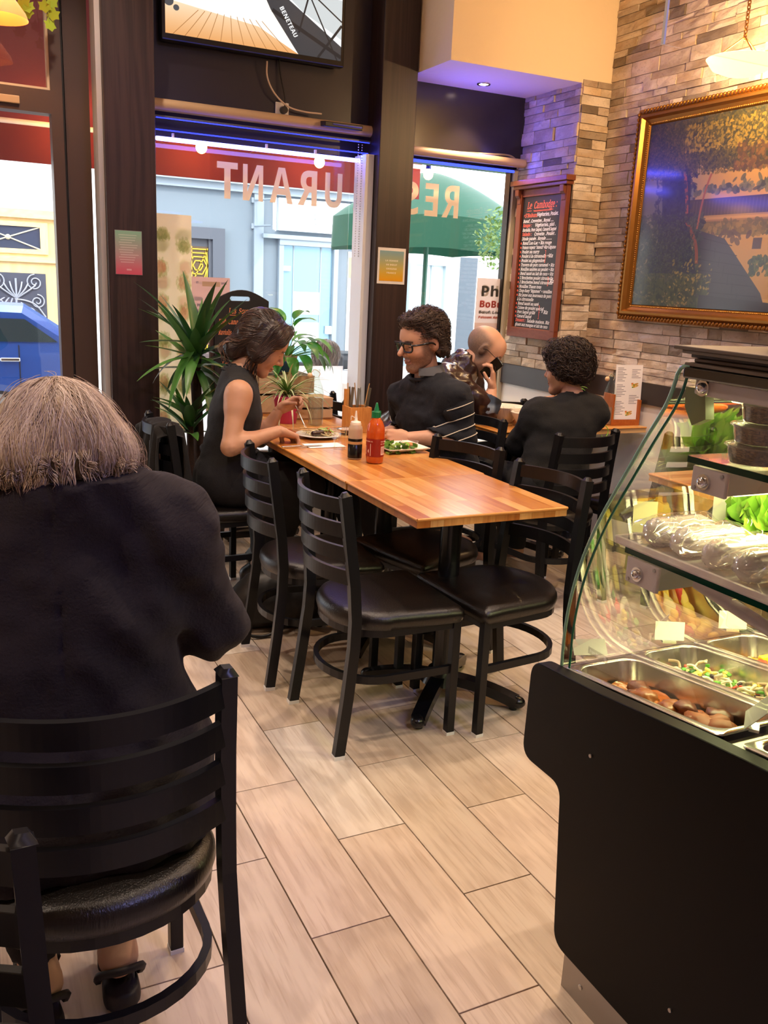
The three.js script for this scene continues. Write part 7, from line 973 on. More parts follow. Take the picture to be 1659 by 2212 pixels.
// --- woman outside with short grey hair, seen from behind through the window
{
  const sk = [.6, .38, .28], c = [2.483, 0.893, -6.05], base = [c[0], -.04, -6.05], nk = [c[0] - .01, c[1] - .17, -6.04], hd = { c, yaw: PI - .5, pitch: .1, s: 1, skin: sk, fem: true, h: .006 };
  const shL = [c[0] - .18, c[1] - .24, -6.06], shR = [c[0] + .18, c[1] - .24, -6.06], pel = [c[0], c[1] - .62, -6.05], tr = trunkPrims({ pelvis: pel, neck: nk, shL, shR });
  const aL = armPrims(shL, [c[0] - .22, c[1] - .5, -6.1], [c[0] - .1, c[1] - .5, -6.35]), aR = armPrims(shR, [c[0] + .22, c[1] - .5, -6.1], [c[0] + .1, c[1] - .5, -6.35]), lg = [-1, 1].flatMap((s) => legPrims([c[0] + s * .09, c[1] - .64, -6.08], [c[0] + s * .1, c[1] - .62, -6.5], [c[0] + s * .1, .06, -6.5], [c[0] + s * .1, .0, -6.62], 1));
  const add = person('woman with short grey-brown hair sitting outside behind the window', base, [skinBody([...tr, SD.cap(nk, c, .05, .05, .03), ...aL, ...aR, ...lg], sk, .016), makeHead(hd)]);
  add('top', cloth([...tr, ...aL, ...aR], .016, .014, null, .006, 14), fabric(0x5c6066)); add('trousers', cloth(lg.filter((_, i) => i % 4 < 3), .014, .016, null, .004, 14), fabric(0x34363c));
  const M = headMatrix(hd), hp = [SD.ell([0, .045, -.022], [.1, .1, .112], .03), SD.ell([0, -.04, -.06], [.085, .07, .058], .04), SD.ell([0, -.01, .12], [.06, .08, .06], .015, null, true)], c0 = [.06, .045, .038], c1 = [.2, .16, .13];
  add('hair', [hairShell(hp, .007, M, c0, c1, .02, 50), strands(hp, { n: 700, len: [.06, .13], steps: 9, r: [.001, .002], c0, c1, c2: [.42, .33, .26], lift: [.001, .008], wave: .006, cmin: -.5, keep: (p) => p.z < .07, flow: (p) => V(p.x * 2, -1, -.4) }, M)], hairM(0xffffff, .5));
  const ch = thing('terrace_chair', 'pale terrace chair under the woman outside', 'chair', [c[0], -.04, -6.05]); part('seat', bc(.42, .03, .42, [0, .4, -.02], [0, 0, 0], .01), MT.white, ch); part('backrest', bc(.42, .3, .025, [0, .64, .2], [-.1, 0, 0], .01), MT.white, ch); for (const [x, z] of [[-.19, .17], [.19, .17], [-.19, -.21], [.19, -.21]]) part('leg', rod([x, 0, z], [x * .95, .4, z], .012), MT.white, ch);
}
// ---------------------------------------------------------------- things on the tables
const TY = .751;
{
  // red sauce bottle with green cap
  const s = thing('sauce_bottle', 'red-orange chilli sauce bottle with a green pointed cap on the table', 'bottle', [1.525, TY, -3.17]);
  part('bottle', lathe([[0, 0], [.03, 0], [.034, .004], [.0355, .03], [.0365, .1], [.037, .125], [.034, .15], [.026, .168], [.018, .178], [.0175, .184], [0, .184]], 40), phys({ color: 0xe2621a, roughness: .18, clearcoat: .8, transmission: .3, thickness: 0 }), s);
  part('sauce', lathe([[0, .003], [.03, .003], [.034, .02], [.0355, .09], [.0, .0905]], 32), std({ color: 0x6b0f08, roughness: .3 }), s);
  const lab = canvasTex(1024, 256, (g, w, h) => { g.fillStyle = '#8e1a10'; g.fillRect(0, 0, w, h); g.fillStyle = '#e9cfc0'; g.font = 'bold 22px sans-serif'; for (const x of [30, 540]) { g.fillText('INGRÉDIENTS: PIMENT, SUCRE, SEL', x, 40); g.fillText('AIL, VINAIGRE', x, 70); g.fillRect(x + 10, 95, 200, 130); g.fillStyle = '#8e1a10'; for (let k = 0; k < 30; k++) g.fillRect(x + 20 + k * 6, 105, (k * 7) % 4 + 1, 100); g.fillStyle = '#e9cfc0'; g.fillRect(x + 320, 60, 12, 180); g.beginPath(); g.moveTo(x + 260, 170); g.lineTo(x + 290, 130); g.lineTo(x + 290, 200); g.fill(); } });
  part('label', lathe([[.0362, .028], [.0368, .06], [.0373, .1]], 40), std({ map: lab, roughness: .35 }), s);
  const green = std({ color: 0x0f7a45, roughness: .35 }), ridg = []; for (let k = 0; k < 24; k++) { const a = k / 24 * 2 * PI; ridg.push(bc(.0015, .02, .002, [cos(a) * .0165, .194, sin(a) * .0165], [0, -a, 0])); }
  part('cap', [lathe([[0, .184], [.0162, .184], [.0165, .2], [.0145, .205], [.0095, .208], [.009, .219], [.0075, .222], [.005, .235], [.003, .241], [0, .242]], 28), ...ridg], green, s);
  const y = thing('squeeze_bottle', 'clear squeeze bottle half full of dark soy sauce beside the red bottle', 'bottle', [1.478, TY, -3.262]);
  part('bottle', lathe([[0, 0], [.026, 0], [.029, .004], [.029, .12], [.027, .132], [.0225, .137], [.0225, .146], [.012, .149], [.0, .149]], 36), phys({ color: 0xe9d3b5, roughness: .35, transmission: .45, thickness: 0 }), y);
  part('soy_sauce', lathe([[0, .002], [.0265, .002], [.0294, .006], [.0294, .062], [0, .063]], 36), std({ color: 0x080606, roughness: .25 }), y); part('soy_band', lathe([[.0293, .074], [.0296, .08], [.0293, .085]], 36), std({ color: 0x0d0908, roughness: .3 }), y); part('band', lathe([[.0294, .063], [.0297, .068], [.0294, .073]], 36), std({ color: 0xc79a63, roughness: .4 }), y);
  part('nozzle', [lathe([[.02, .147], [.02, .153], [.007, .157], [.0055, .175], [.003, .196], [0, .197]], 24), tube([[.006, .158, 0], [-.02, .175, 0], [-.022, .16, 0]], .002, 16, 6)], phys({ color: 0xe8dcc8, roughness: .4 }), y);
}
const china = phys({ color: 0xeee8da, roughness: .14, clearcoat: .6 });
{
  // square plate with salad and dip
  const p = thing('square_plate', 'square white plate of lettuce with a glass dip bowl, before the bearded man', 'plate', [1.752, TY, -3.4], .03);
  const g = new THREE.BoxGeometry(.2, .004, .2, 16, 1, 16), a = g.attributes.position; for (let i = 0; i < a.count; i++) { const e = max(abs(a.getX(i)), abs(a.getZ(i))) / .1; a.setY(i, a.getY(i) + .004 + .016 * sstep(.66, 1, e)); } g.computeVertexNormals(); part('plate', g, china, p);
  rnd = mulberry(61); const lm = [0x6f9a34, 0x8fb84a, 0x5b8430].map((c) => phys({ color: c, roughness: .4, side: THREE.DoubleSide, transmission: .15, thickness: 0 }));
  const lf = thing('lettuce', 'torn lettuce leaves on the square white plate', 'lettuce', [1.74, TY + .012, -3.39]);
  for (let k = 0; k < 13; k++) { const q = new THREE.PlaneGeometry(.055, .036, 12, 8), b = q.attributes.position, sd = rr(0, 50); for (let i = 0; i < b.count; i++) b.setZ(i, .02 * (noise3(b.getX(i) * 50 + sd, b.getY(i) * 50, sd) - .5) + .006 * sin(b.getX(i) * 300 + sd)); q.computeVertexNormals(); part('leaf', mv(q, [rr(-.08, k % 3 ? .05 : -.02), .003 + rr(0, .005), k % 3 ? rr(.045, .075) : rr(-.05, .0)], [-PI / 2 + rr(-.3, .3), rr(0, 6), rr(-.4, .4)]), lm[k % 3], lf); }
  const d = thing('dip_bowl', 'small clear glass bowl of orange dip on the square plate', 'bowl', [1.79, TY + .012, -3.375]); part('bowl', lathe([[0, 0], [.02, 0], [.034, .012], [.038, .028], [.04, .03], [.0365, .028], [.032, .012], [0, .003]], 32), phys({ color: 0xffffff, transmission: .95, thickness: 0, roughness: .03 }), d); part('dip', mv(new THREE.CylinderGeometry(.034, .028, .014, 28), [0, .012, 0]), phys({ color: 0xd9894a, roughness: .2 }), d);
  // round plate of noodles before the woman, small saucer, chopsticks, knife, tumbler
  const r = thing('round_plate', 'round white plate of noodles and salad before the woman in black', 'plate', [1.52, TY, -3.775]); part('plate', lathe([[0, 0], [.06, 0], [.066, .003], [.1, .013], [.104, .014], [.1, .017], [.066, .007], [0, .004]], 48), china, r);
  const nd = thing('noodle_portion', 'pale noodles with shredded salad and a dark roll on the round plate', 'food', [1.52, TY + .008, -3.775]); const ns = []; for (let k = 0; k < 70; k++) { const x = rr(-.05, .06), z = rr(-.05, .05), t = []; for (let i = 0; i < 5; i++) t.push([x + rr(-.02, .02), rr(.003, .03) * (1 - Math.hypot(x, z) * 6), z + rr(-.02, .02)]); ns.push(tube(t, .0016, 14, 4)); } part('noodles', ns, phys({ color: 0xe2d2a2, roughness: .35 }), nd).userData.kind = 'stuff';
  for (let k = 0; k < 12; k++) part('salad_shred', tube([[rr(0, .06), .012, rr(-.03, .05)], [rr(0, .06), .03, rr(-.03, .05)], [rr(.01, .07), .018, rr(-.03, .05)]], .003, 10, 5), std({ color: [0x9cb85a, 0xc9d08a, 0xc4562a][k % 3], roughness: .5 }), nd); part('dark_roll', mv(new THREE.CapsuleGeometry(.012, .05, 8, 14), [-.02, .018, .05], [0, .3, PI / 2]), std({ color: 0x2a120c, roughness: .3 }), nd);
  const sc = thing('saucer', 'small dark saucer with a pale rim between the plates', 'saucer', [1.69, TY, -3.83]); part('saucer', lathe([[0, 0], [.026, 0], [.03, .012], [.05, .022], [.048, .025], [.02, .016], [0, .016]], 36), std({ color: 0x6a5a4c, roughness: .3 }), sc); part('cream', mv(new THREE.CylinderGeometry(.04, .03, .006, 28), [0, .021, 0]), china, sc);
  const wood = std({ color: 0xc79a5e, roughness: .5 });
  for (const [q, w2, l] of [[[1.456, 0.785, -3.839], [1.66, 0.775, -3.786], 'wooden chopstick resting on the round plate, rear of the pair'], [[1.448, 0.782, -3.806], [1.646, 0.772, -3.754], 'wooden chopstick resting on the round plate, front of the pair']]) { const m = along(q, w2, .5), c = solo('chopstick', rod(A2V(q).sub(m), A2V(w2).sub(m), .0035, .0022, 8), wood, l, 'chopstick'); c.position.copy(m); }
  const kn = thing('table_knife', 'steel table knife lying on a paper napkin at the table edge', 'knife', [1.349, 0.756, -3.541]); part('blade', bc(.1, .002, .016, [.05, .001, 0], [0, .08, 0], .0008), MT.steel, kn); part('handle', bc(.09, .006, .012, [-.045, .002, .004], [0, .08, 0], .003), MT.steelDull, kn);
  solo('napkin', bc(.17, .002, .1, [0, 0, 0], [0, 0, 0], .0008), MT.paper, 'white paper napkin under the knife at the left table edge', 'napkin').position.set(...[1.465, 0.752, -3.562]);
  const fk = thing('fork', 'thin steel fork held upright in the woman\'s raised hand', 'fork', [1.489, 0.811, -3.93]); part('handle', rod(A2V([1.47, 0.892, -3.97]).sub(fk.position), A2V([1.492, 0.791, -3.88]).sub(fk.position), .0022, .0035, 8), MT.steel, fk); part('tines', [-1, 0, 1].map((k) => rod(A2V([1.492, 0.791, -3.88]).sub(fk.position).add(V(k * .004, 0, 0)), A2V([1.501, 0.767, -3.86]).sub(fk.position).add(V(k * .004, 0, 0)), .0012, .0009, 6)), MT.steel, fk);
  const tumbler = (lab, p, r0, h, grp) => { const t = thing('tumbler', lab, 'glass', p, 0); part('glass', lathe([[0, 0], [r0 * .85, 0], [r0, h], [r0 * .95, h], [r0 * .8, .006], [0, .006]], 32), phys({ color: 0xffffff, transmission: 1, thickness: 0, roughness: 0 }), t); return t; };
  tumbler('clear tumbler left of the soy sauce bottle', [1.5, TY, -3.47], .03, .1); tumbler('clear tumbler between the white bowls', [2.66, TY, -3.92], .032, .1);
  // cutlery box
  const cb = thing('cutlery_box', 'small wooden box of knives and chopsticks behind the sauce bottles', 'cutlery holder', [1.77, TY, -3.9]); const bwd = std({ map: TX.stave, color: 0xf6d8ae, roughness: .5 });
  part('box', [bx(-.055, .055, 0, .008, -.05, .05), bx(-.055, -.047, 0, .12, -.05, .05), bx(.047, .055, 0, .12, -.05, .05), bx(-.055, .055, 0, .12, -.05, -.042), bx(-.055, .055, 0, .12, .042, .05)], bwd, cb); part('back_slat', bx(-.053, -.03, .1, .2, -.042, -.03), bwd, cb);
  const kni = []; for (let k = 0; k < 9; k++) { const x = rr(-.035, .04), z = rr(-.03, .03); part(k < 6 ? 'knife' : 'chopsticks', k < 6 ? mv(bc(.015, .2, .002, [0, .1, 0], [0, 0, 0], .0008), [x, .012, z], [rr(-.15, .15), rr(0, 3), rr(-.25, .25)]) : rod([x, .01, z], [x + rr(-.03, .05), .23, z], .0035, .0025, 8), k < 6 ? std({ color: 0x8c8878, metalness: .8, roughness: .35 }) : wood, cb); }
  // bowls on the far table
  const bowl = (lab, p, r0, h) => { const t = thing('bowl', lab, 'bowl', p, 0); part('bowl', lathe([[0, 0], [r0 * .42, 0], [r0 * .45, .006], [r0 * .8, h * .6], [r0, h], [r0 * .97, h + .002], [r0 * .75, h * .6], [r0 * .4, .012], [0, .01]], 48), china, t); return t; };
  bowl('large white bowl on the table by the stone wall', [2.72, TY, -4.05], .115, .085); const b2 = bowl('smaller white bowl with a spoon in front of the boy', [2.74, TY, -3.87], .085, .075);
  const sp = thing('spoon', 'steel spoon leaning in the smaller white bowl', 'spoon', [2.7, TY + .07, -3.85]); part('handle', rod([-.03, .02, .04], [.02, -.03, -.01], .003, .004, 8), MT.steel, sp); part('bowl', mv(new THREE.SphereGeometry(.016, 14, 8), [.025, -.034, -.015], [0, .5, .6], [1.4, .35, .9]), MT.steel, sp);
}
function bottle(label, p, r, h, water) { const t = thing('glass_bottle', label, 'bottle', p); part('glass', lathe([[0, 0], [r * .93, 0], [r, .006], [r, h * .58], [r * .82, h * .7], [r * .42, h * .84], [r * .38, h * .95], [r * .46, h * .955], [r * .46, h], [r * .32, h]], 36), phys({ color: 0xf4fbf8, transmission: 1, thickness: 0, roughness: .01 }), t); if (water) part('water', lathe([[0, .004], [r * .9, .004], [r * .95, .01], [r * .95, h * water], [0, h * water]], 32), phys({ color: 0xe9e2d4, roughness: .03, transmission: .85, thickness: 0 }), t); part('stopper', [mv(new THREE.SphereGeometry(.013, 14, 10), [-r * .9, h * .9, .0]), tube([[-r * .9, h * .9, 0], [-r * .3, h * 1.0, 0], [r * .5, h * .93, 0], [r * .3, h * .87, 0]], .0016, 20, 5)], std({ color: 0xd9b88f, roughness: .5 }), t); return t; }
bottle('clear swing-top water bottle beside the pink pot', [1.635, TY, -4.1], .038, .275, .5);
bottle('clear swing-top bottle on the right table, beside the menu', [3.28, TY, -3.86], .036, .28, .35);
{
  // menu in a wooden holder with two small oil bottles
  const t = thing('menu_holder', 'wooden table box holding a tall printed menu card by the stone wall', 'menu holder', [3.37, TY, -3.86], -.12); const wd = std({ map: TX.stave, color: 0xc98a4a, roughness: .5 });
  part('box', [bx(-.09, .09, 0, .012, -.05, .05), bx(-.09, -.08, 0, .17, -.05, .05), bx(.08, .09, 0, .14, -.05, .05), bx(-.09, .09, 0, .15, -.052, -.042), bx(-.08, .08, 0, .03, .042, .05)], wd, t);
  const tex = canvasTex(420, 720, (g, w, h) => { g.fillStyle = '#f6f1f1'; g.fillRect(0, 0, w, h); g.fillStyle = '#77727c'; g.font = 'bold 16px serif'; for (const [x, y0, n] of [[24, 40, 9], [24, 260, 8], [24, 480, 9], [250, 60, 6], [230, 400, 6]]) for (let k = 0; k < n; k++) g.fillRect(x, y0 + k * 21, 70 + (k * 37 + x) % 90, 7); for (const [x, y] of [[310, 270], [240, 640]]) { for (let k = 0; k < 60; k++) { g.fillStyle = ['#b94a1e', '#e3a52f', '#6c9a34', '#f0d27a', '#d97a2a'][k % 5]; g.beginPath(); g.ellipse(x + (k * 29) % 90 - 45, y + (k * 17) % 50 - 25, 14, 9, k, 0, 7); g.fill(); } } });
  part('menu_card', mv(bc(.17, .3, .003, [0, .15, 0], [0, 0, 0]), [.015, .03, .03], [-.06, 0, 0]), std({ map: tex, roughness: .4 }), t, 'white printed menu card');
  for (const x of [-.055]) part('oil_bottle', lathe([[0, .012], [.02, .012], [.021, .1], [.01, .14], [.008, .17], [.01, .172], [0, .172]], 24).translate(x, 0, -.01), phys({ color: 0xdfe6e2, transmission: .8, thickness: 0, roughness: .05 }), t);
  solo('cord', tube([[3.137, 0.77, -3.74], [3.172, 0.76, -3.735], [3.186, 0.727, -3.735], [3.156, 0.69, -3.735], [3.143, 0.715, -3.735]], .0022, 40, 6), std({ color: 0x8fd23a, roughness: .5 }), 'lime green cord hanging over the edge of the right table', 'cord');
}
// ---------------------------------------------------------------- plants
const leafM = (c) => phys({ color: c, roughness: .38, side: THREE.DoubleSide, transmission: .28, thickness: 0 });
{
  rnd = mulberry(17);
  const blade = (c, az, el, L, w, droop) => { const P = [], W = []; for (let i = 0; i <= 10; i++) { const t = i / 10, e = el - droop * t * t, r = L * t; P.push([c[0] + cos(az) * cos(el - droop * t * .5) * r, c[1] + sin(el - droop * t * .55) * r, c[2] + sin(az) * cos(el - droop * t * .5) * r]); W.push(w * sin(min(1, t * 3 + .25) * PI / 2) * (1 - t ** 2.6) + .0008); } return ribbon(P, W, V(0, 1, .001), .35); };
  const t = thing('yucca_plant', 'tall yucca with sword-shaped leaves standing by the left column', 'plant', [1.12, 0, -4.42]);
  part('pot', lathe([[0, 0], [.12, 0], [.15, .26], [.155, .28], [.14, .28], [.13, .24], [0, .24]], 32), std({ color: 0x4a4644, roughness: .6 }), t); part('trunk', [tube([[0, .22, 0], [.01, .6, 0], [-.005, 1.0, 0], [0, 1.06, 0]], .026, 30, 10), tube([[.02, .24, 0], [-.04, .5, .05], [-.05, .72, .06]], .018, 20, 8)], std({ map: rep(TX.dark, 2, 6), color: 0xd9b08a, roughness: .9 }), t);
  const ms = [leafM(0x3a6b33), leafM(0x4c8438), leafM(0x2c5733)];
  for (let k = 0; k < 46; k++) { const el = k < 18 ? rr(.75, 1.45) : k < 34 ? rr(.05, .8) : rr(-.6, .1), L = k < 18 ? rr(.28, .42) : rr(.22, .36); part('leaf', blade([0, rr(.98, 1.12), 0], k * 2.4 + rr(-.3, .3), el, L * 1.15, rr(.022, .034), rr(.1, .6) + (k >= 34 ? .6 : 0)), ms[k % 3], t); }
  for (let k = 0; k < 24; k++) part('leaf', blade([-.05, rr(.66, .76), .06], k * 2.4, rr(.0, 1.3), rr(.18, .3), rr(.02, .03), rr(.2, .7)), ms[k % 3], t);
  // spider plant in a pink pot
  const s = thing('spider_plant', 'striped spider plant in a pink pot on the window table', 'plant', [1.52, TY, -4.2]); part('pot', lathe([[0, 0], [.048, 0], [.068, .13], [.07, .135], [.063, .135], [.058, .12], [0, .12]], 32), std({ color: 0xc9386f, roughness: .4 }), s);
  const gm = [leafM(0x5d8a3a), leafM(0x6f9a45)], cr = leafM(0xdfe0b0); for (let k = 0; k < 58; k++) { const az = k * 2.4 + rr(-.2, .2), el = rr(.3, 1.45), L = rr(.12, .25), dr = rr(.8, 2.2); const l = part('leaf', blade([0, .13, 0], az, el, L, .0062, dr), k % 2 ? gm[0] : cr, s); part('leaf_stripe', blade([0, .1312, 0], az, el, L * .99, .0028, dr), k % 2 ? cr : gm[1], l); }
  // peace lily
  const c = thing('peace_lily', 'broad-leaved green plant standing on the crate at the left window', 'plant', [1.66, .952, -4.62]); part('pot', lathe([[0, 0], [.05, 0], [.065, .1], [.06, .1], [.055, .085], [0, .085]], 28), std({ color: 0xb9a48c, roughness: .5 }), c); part('pot_band', lathe([[.052, .012], [.062, .07]], 28), std({ color: 0x3f6fae, roughness: .5 }), c);
  const pm = [leafM(0x3f8a2c), leafM(0x4f9a35), leafM(0x347a2c)]; for (let k = 0; k < 38; k++) { const az = k * 2.4, el = k < 8 ? rr(1.0, 1.5) : rr(.1, 1.0), L = rr(.12, .32) * (k < 8 ? 1 : .85), b = [cos(az) * cos(el) * L * .62, .08 + sin(el) * L * .75, sin(az) * cos(el) * L * .62]; part('stem', tube([[0, .08, 0], [b[0] * .5, .08 + (b[1] - .08) * .6, b[2] * .5], b], .0022, 12, 5), pm[1], c); const P = [], W = []; for (let i = 0; i <= 9; i++) { const q = i / 9, e = el - .25 - q * rr(.7, .75); P.push([b[0] + cos(az) * cos(e) * .15 * q, b[1] + sin(e) * .15 * q, b[2] + sin(az) * cos(e) * .15 * q]); W.push(.033 * sin(PI * q ** .75) ** .9 + .0006); } part('leaf', ribbon(P, W, V(0, 1, .001), .25), pm[k % 3], c); }
  // little bamboo by the wall
  const b = thing('bamboo_plant', 'small bamboo plant behind the boy on the right table', 'plant', [3.17, TY, -4.05]); part('pot', lathe([[0, 0], [.035, 0], [.042, .07], [.037, .07], [0, .06]], 24), china, b); for (let k = 0; k < 3; k++) part('cane', tube([[k * .012 - .012, .05, 0], [k * .02 - .02, .2, .01], [k * .03 - .03, .27, 0]], .006, 14, 8), std({ color: 0x6a9a3a, roughness: .4 }), b); for (let k = 0; k < 22; k++) part('leaf', blade([(k % 3) * .02 - .02, .12 + (k % 8) * .02, 0], k * 2.4, rr(.1, .9), rr(.07, .13), .008, .7), leafM(0x5c9a34), b);
  // ivy hanging at the top of the entrance window
  const iv = thing('ivy', 'yellow-green ivy sprigs hanging in the top of the entrance window', 'plant', [0.518, 2.642, -4.8]); const im = leafM(0xa7c23a); const ivyLeaf = () => extr([[0, -.03], [.016, -.018], [.03, -.016], [.024, 0], [.03, .016], [.012, .014], [0, .03], [-.012, .014], [-.03, .016], [-.024, 0], [-.03, -.016], [-.016, -.018]], .0008);
  [[0.428, 2.617, -4.8], [0.44, 2.581, -4.8], [0.554, 2.642, -4.8], [0.521, 2.619, -4.8], [0.54, 2.543, -4.8], [0.556, 2.59, -4.8], [0.447, 2.603, -4.8]].forEach((p, k) => part('leaf', mv(ivyLeaf(), [p[0] - iv.position.x, p[1] - iv.position.y, p[2] - iv.position.z], [rr(-.4, .4), rr(-.5, .5), rr(-.6, .6)], [1, 1.05, 1]), im, iv)); part('stem', [tube([[-.1, .25, 0], [-.09, .05, 0], [-.1, -.02, 0]], .0015, 14, 5), tube([[.0, .25, 0], [.01, .05, 0], [.02, -.1, 0]], .0015, 14, 5)], std({ color: 0x7d8a3a }), iv);
  const lp = thing('pendant_lamp', 'orange woven pendant lampshade at the upper left corner', 'light', [0.294, 2.479, -4.55]); part('shade', lathe([[.13, 0], [.118, .03], [.08, .08], [.03, .115], [.02, .12]], 36), phys({ color: 0xd98a4a, roughness: .7, side: THREE.DoubleSide, transmission: .35, thickness: 0 }), lp); part('bulb', mv(new THREE.SphereGeometry(.025, 16, 10), [0, .06, 0]), std({ color: 0xffffff, emissive: 0xffb870, emissiveIntensity: 7 }), lp); part('cord', rod([0, .12, 0], [0, .75, 0], .003), MT.black, lp); const pl = new THREE.PointLight(0xffb870, .5, 4); pl.position.set(lp.position.x, lp.position.y + .06, lp.position.z); pl.castShadow = true; scene.add(pl);
}
// crates and boxes on the window table, easel board with the soups
{
  const kraft = std({ color: 0xb89b7c, roughness: .8, bumpMap: rep(TX.tileBump, 3), bumpScale: .0006 });
  const crate = (lab, x0, x1, y0, h, z0, z1) => { const t = thing('wooden_crate', lab, 'crate', [(x0 + x1) / 2, y0, (z0 + z1) / 2]), w = x1 - x0, d = z1 - z0; part('base', bx(-w / 2, w / 2, 0, .008, -d / 2, d / 2), kraft, t); for (let k = 0; k < 2; k++) { const a = .008 + k * (h / 2), b = a + h / 2 - .012; for (const s of [-1, 1]) { part('slat', bx(-w / 2, w / 2, a, b, s * d / 2 - .005, s * d / 2 + .005), kraft, t); part('slat', bx(s * w / 2 - .005, s * w / 2 + .005, a, b, -d / 2 + .006, d / 2 - .006), kraft, t); } } part('top', bx(-w / 2 - .004, w / 2 + .004, h - .006, h, -d / 2 - .004, d / 2 + .004), kraft, t); };
  crate('taller pale wooden crate under the broad-leaved plant', 1.47, 1.78, TY, .2, -4.77, -4.5); crate('low pale wooden crate behind the water bottle', 1.6, 1.8, TY, .11, -4.44, -4.28);
  const zz = -4.8, a = [1.318, 1.343, -4.8], b = [1.619, 1.354, -4.8], yt = [1.461, 1.38, -4.8][1], w = b[0] - a[0], cx = (a[0] + b[0]) / 2, y0 = .86;
  const t = thing('easel_board', 'black chalkboard with a handle slot and orange writing behind the dark-haired woman', 'chalkboard', [cx, TY, zz]); const H = yt - y0, pts = [[-w / 2, 0], [w / 2, 0], [w / 2, H - .055]]; for (let k = 1; k < 12; k++) { const q = k / 12; pts.push([lerp(w / 2, -w / 2, q), H - .055 + .055 * sin(q * PI)]); } pts.push([-w / 2, H - .055]);
  const slot = []; for (let k = 0; k < 20; k++) { const an = k / 20 * 2 * PI; slot.push([(cos(an) > 0 ? .045 : -.045) + cos(an) * .014 - .01, H - .045 + sin(an) * .014]); }
  part('board', extr(pts, .012, .002, [slot.reverse()]).translate(0, y0 - TY, -.012), std({ color: 0x17161a, roughness: .5 }), t);
  const tex = canvasTex(700, 700, (g, W, hh) => { g.fillStyle = '#17161a'; g.fillRect(0, 0, W, hh); g.fillStyle = g.strokeStyle = '#e8885a'; g.textAlign = 'center'; g.lineWidth = 2; ['Les  Soupes:', 'Phô, Canard, Porc laqué', 'Raviolis crevettes Végétarien', 'Plats du jour', 'Wok de légumes', 'Les desserts maison', 'Thé vert, café'].forEach((s, i) => { g.font = 'italic ' + (i ? 60 : 66) + 'px serif'; const m = g.measureText(s).width; g.save(); g.translate(W / 2, 66 + i * 96); if (m > 660) g.scale(660 / m, 1); g.fillText(s, 0, 0); g.strokeText(s, 0, 0); g.restore(); }); g.fillRect(130, 78, 150, 5); g.fillRect(350, 78, 220, 5); });
  part('chalk_writing', plate([-w / 2 + .01, y0 - TY + .02, .0025], [w / 2 - .01, y0 - TY + .02, .0025], [w / 2 - .01, yt - TY - .085, .0025], [-w / 2 + .01, yt - TY - .085, .0025]), std({ map: tex, roughness: .5 }), t);
  const ew = std({ map: TX.dark, color: 0xffd2b8, roughness: .6 }); for (const s of [-1, 1]) part('stand_leg', bx(s * w / 2 - .012 - (s > 0 ? 0 : .01), s * w / 2 + .012, 0, s > 0 ? .2 : .52, -.04, -.014), ew, t); part('ledge', bx(-w / 2, w / 2, y0 - TY - .02, y0 - TY, -.03, .012), ew, t);
}
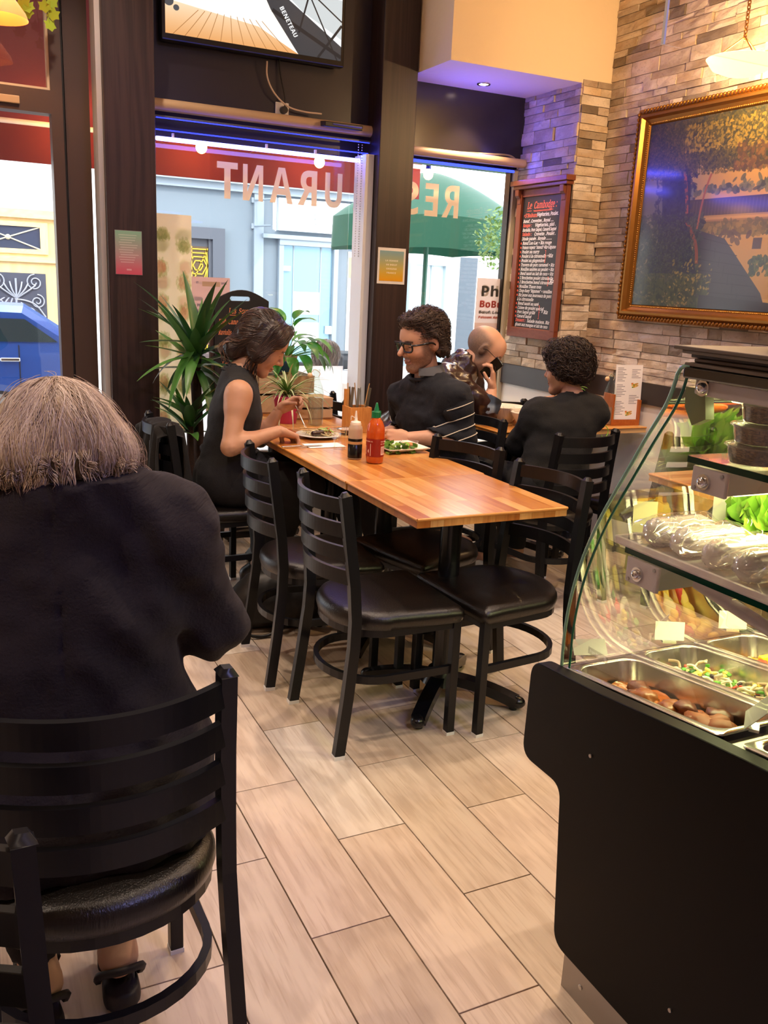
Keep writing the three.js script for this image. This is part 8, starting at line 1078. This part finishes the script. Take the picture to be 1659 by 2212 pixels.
// coats on the woman's chair, bag on the floor
{
  // a closed sheet of cloth, 9 mm thick, folded over the chair back
  const nu = 60, nv = 70, P = [], I = [], path = (v) => { const L = v * .92 - .3; return L < -.04 ? [.045, .835 + (L + .04)] : L < .04 ? [.045 - (L + .04) / .08 * .085, .835 + .012 * cos((L / .04) * PI / 2)] : [-.04 - .035 * (L - .04), .835 - (L - .04)]; };
  const pt = (i, j, o) => { const u = i / nu, v = j / nv, [px, py] = path(v), side = v < .33 ? 1 : -1, drop = clamp((.835 - py) / .4), sag = .02 * noise3(u * 5, 1, 3) + .03 * sstep(.3, .0, u) * (1 - drop) + .035 * sstep(.75, 1, u); const f = (.25 + drop) * (.045 * sin(u * 21 + 2.5 * noise3(u * 4, v * 2, 1) + v * 2) + .02 * (noise3(u * 9, v * 3, 4) - .5)); return [px + side * (o + abs(f) * .8 + f * .3), py - sag - .05 * drop * noise3(u * 6, 2, 8), (u - .5) * (.36 + .1 * drop + .02 * sin(v * 9)) + .01 * sin(v * 17 + u * 4)]; };
  for (const o of [.009, 0]) for (let j = 0; j <= nv; j++) for (let i = 0; i <= nu; i++) P.push(...pt(i, j, o)); const N = (nu + 1) * (nv + 1), id = (s, i, j) => s * N + j * (nu + 1) + i;
  const qd = (a, b, c, d) => I.push(a, b, c, a, c, d); for (let j = 0; j < nv; j++) for (let i = 0; i < nu; i++) { qd(id(0, i, j), id(0, i + 1, j), id(0, i + 1, j + 1), id(0, i, j + 1)); qd(id(1, i, j), id(1, i, j + 1), id(1, i + 1, j + 1), id(1, i + 1, j)); } for (let j = 0; j < nv; j++) { qd(id(0, 0, j), id(0, 0, j + 1), id(1, 0, j + 1), id(1, 0, j)); qd(id(0, nu, j), id(1, nu, j), id(1, nu, j + 1), id(0, nu, j + 1)); } for (let i = 0; i < nu; i++) { qd(id(0, i, 0), id(1, i, 0), id(1, i + 1, 0), id(0, i + 1, 0)); qd(id(0, i, nv), id(0, i + 1, nv), id(1, i + 1, nv), id(1, i, nv)); }
  const g = new THREE.BufferGeometry(); g.setAttribute('position', new THREE.Float32BufferAttribute(P, 3)); g.setIndex(I); g.computeVertexNormals(); const cm = fabric(0x0f0c09, .95, 30); cm.side = THREE.DoubleSide; const t = thing('coat', 'dark coat draped over the chair behind the woman in black', 'coat', [.812, 0, -3.85], .05); part('coat', uvXY(g), cm, t);
  const q = sdMesh([SD.cap([1.08, .12, -3.42], [1.3, .12, -3.38], .09, .1, .06), SD.cap([1.06, .07, -3.44], [1.32, .06, -3.4], .07, .065, .05), SD.cap([1.12, .2, -3.42], [1.26, .22, -3.39], .05, .045, .06)], .009, 0, (d, x, y, z) => max(d + .014 * (noise3(x * 14, y * 14, z * 14) - .5) + .004 * (noise3(x * 50, y * 40, z * 50) - .5), .003 - y)); const b = thing('handbag', 'soft black handbag lying on the floor under the table', 'bag', [1.19, 0, -3.41]); const bo = part('bag', uvXY(q), phys({ color: 0x0e0c0c, roughness: .45 }), b); bo.position.set(-1.19, 0, 3.41); part('strap', tube([[-.1, .2, -.02], [-.14, .1, .06], [-.16, .03, .1], [-.06, .012, .12], [.06, .1, .08], [.08, .2, 0]], .007, 40, 6), MT.black, b);
}
renderer.render(scene, camera);
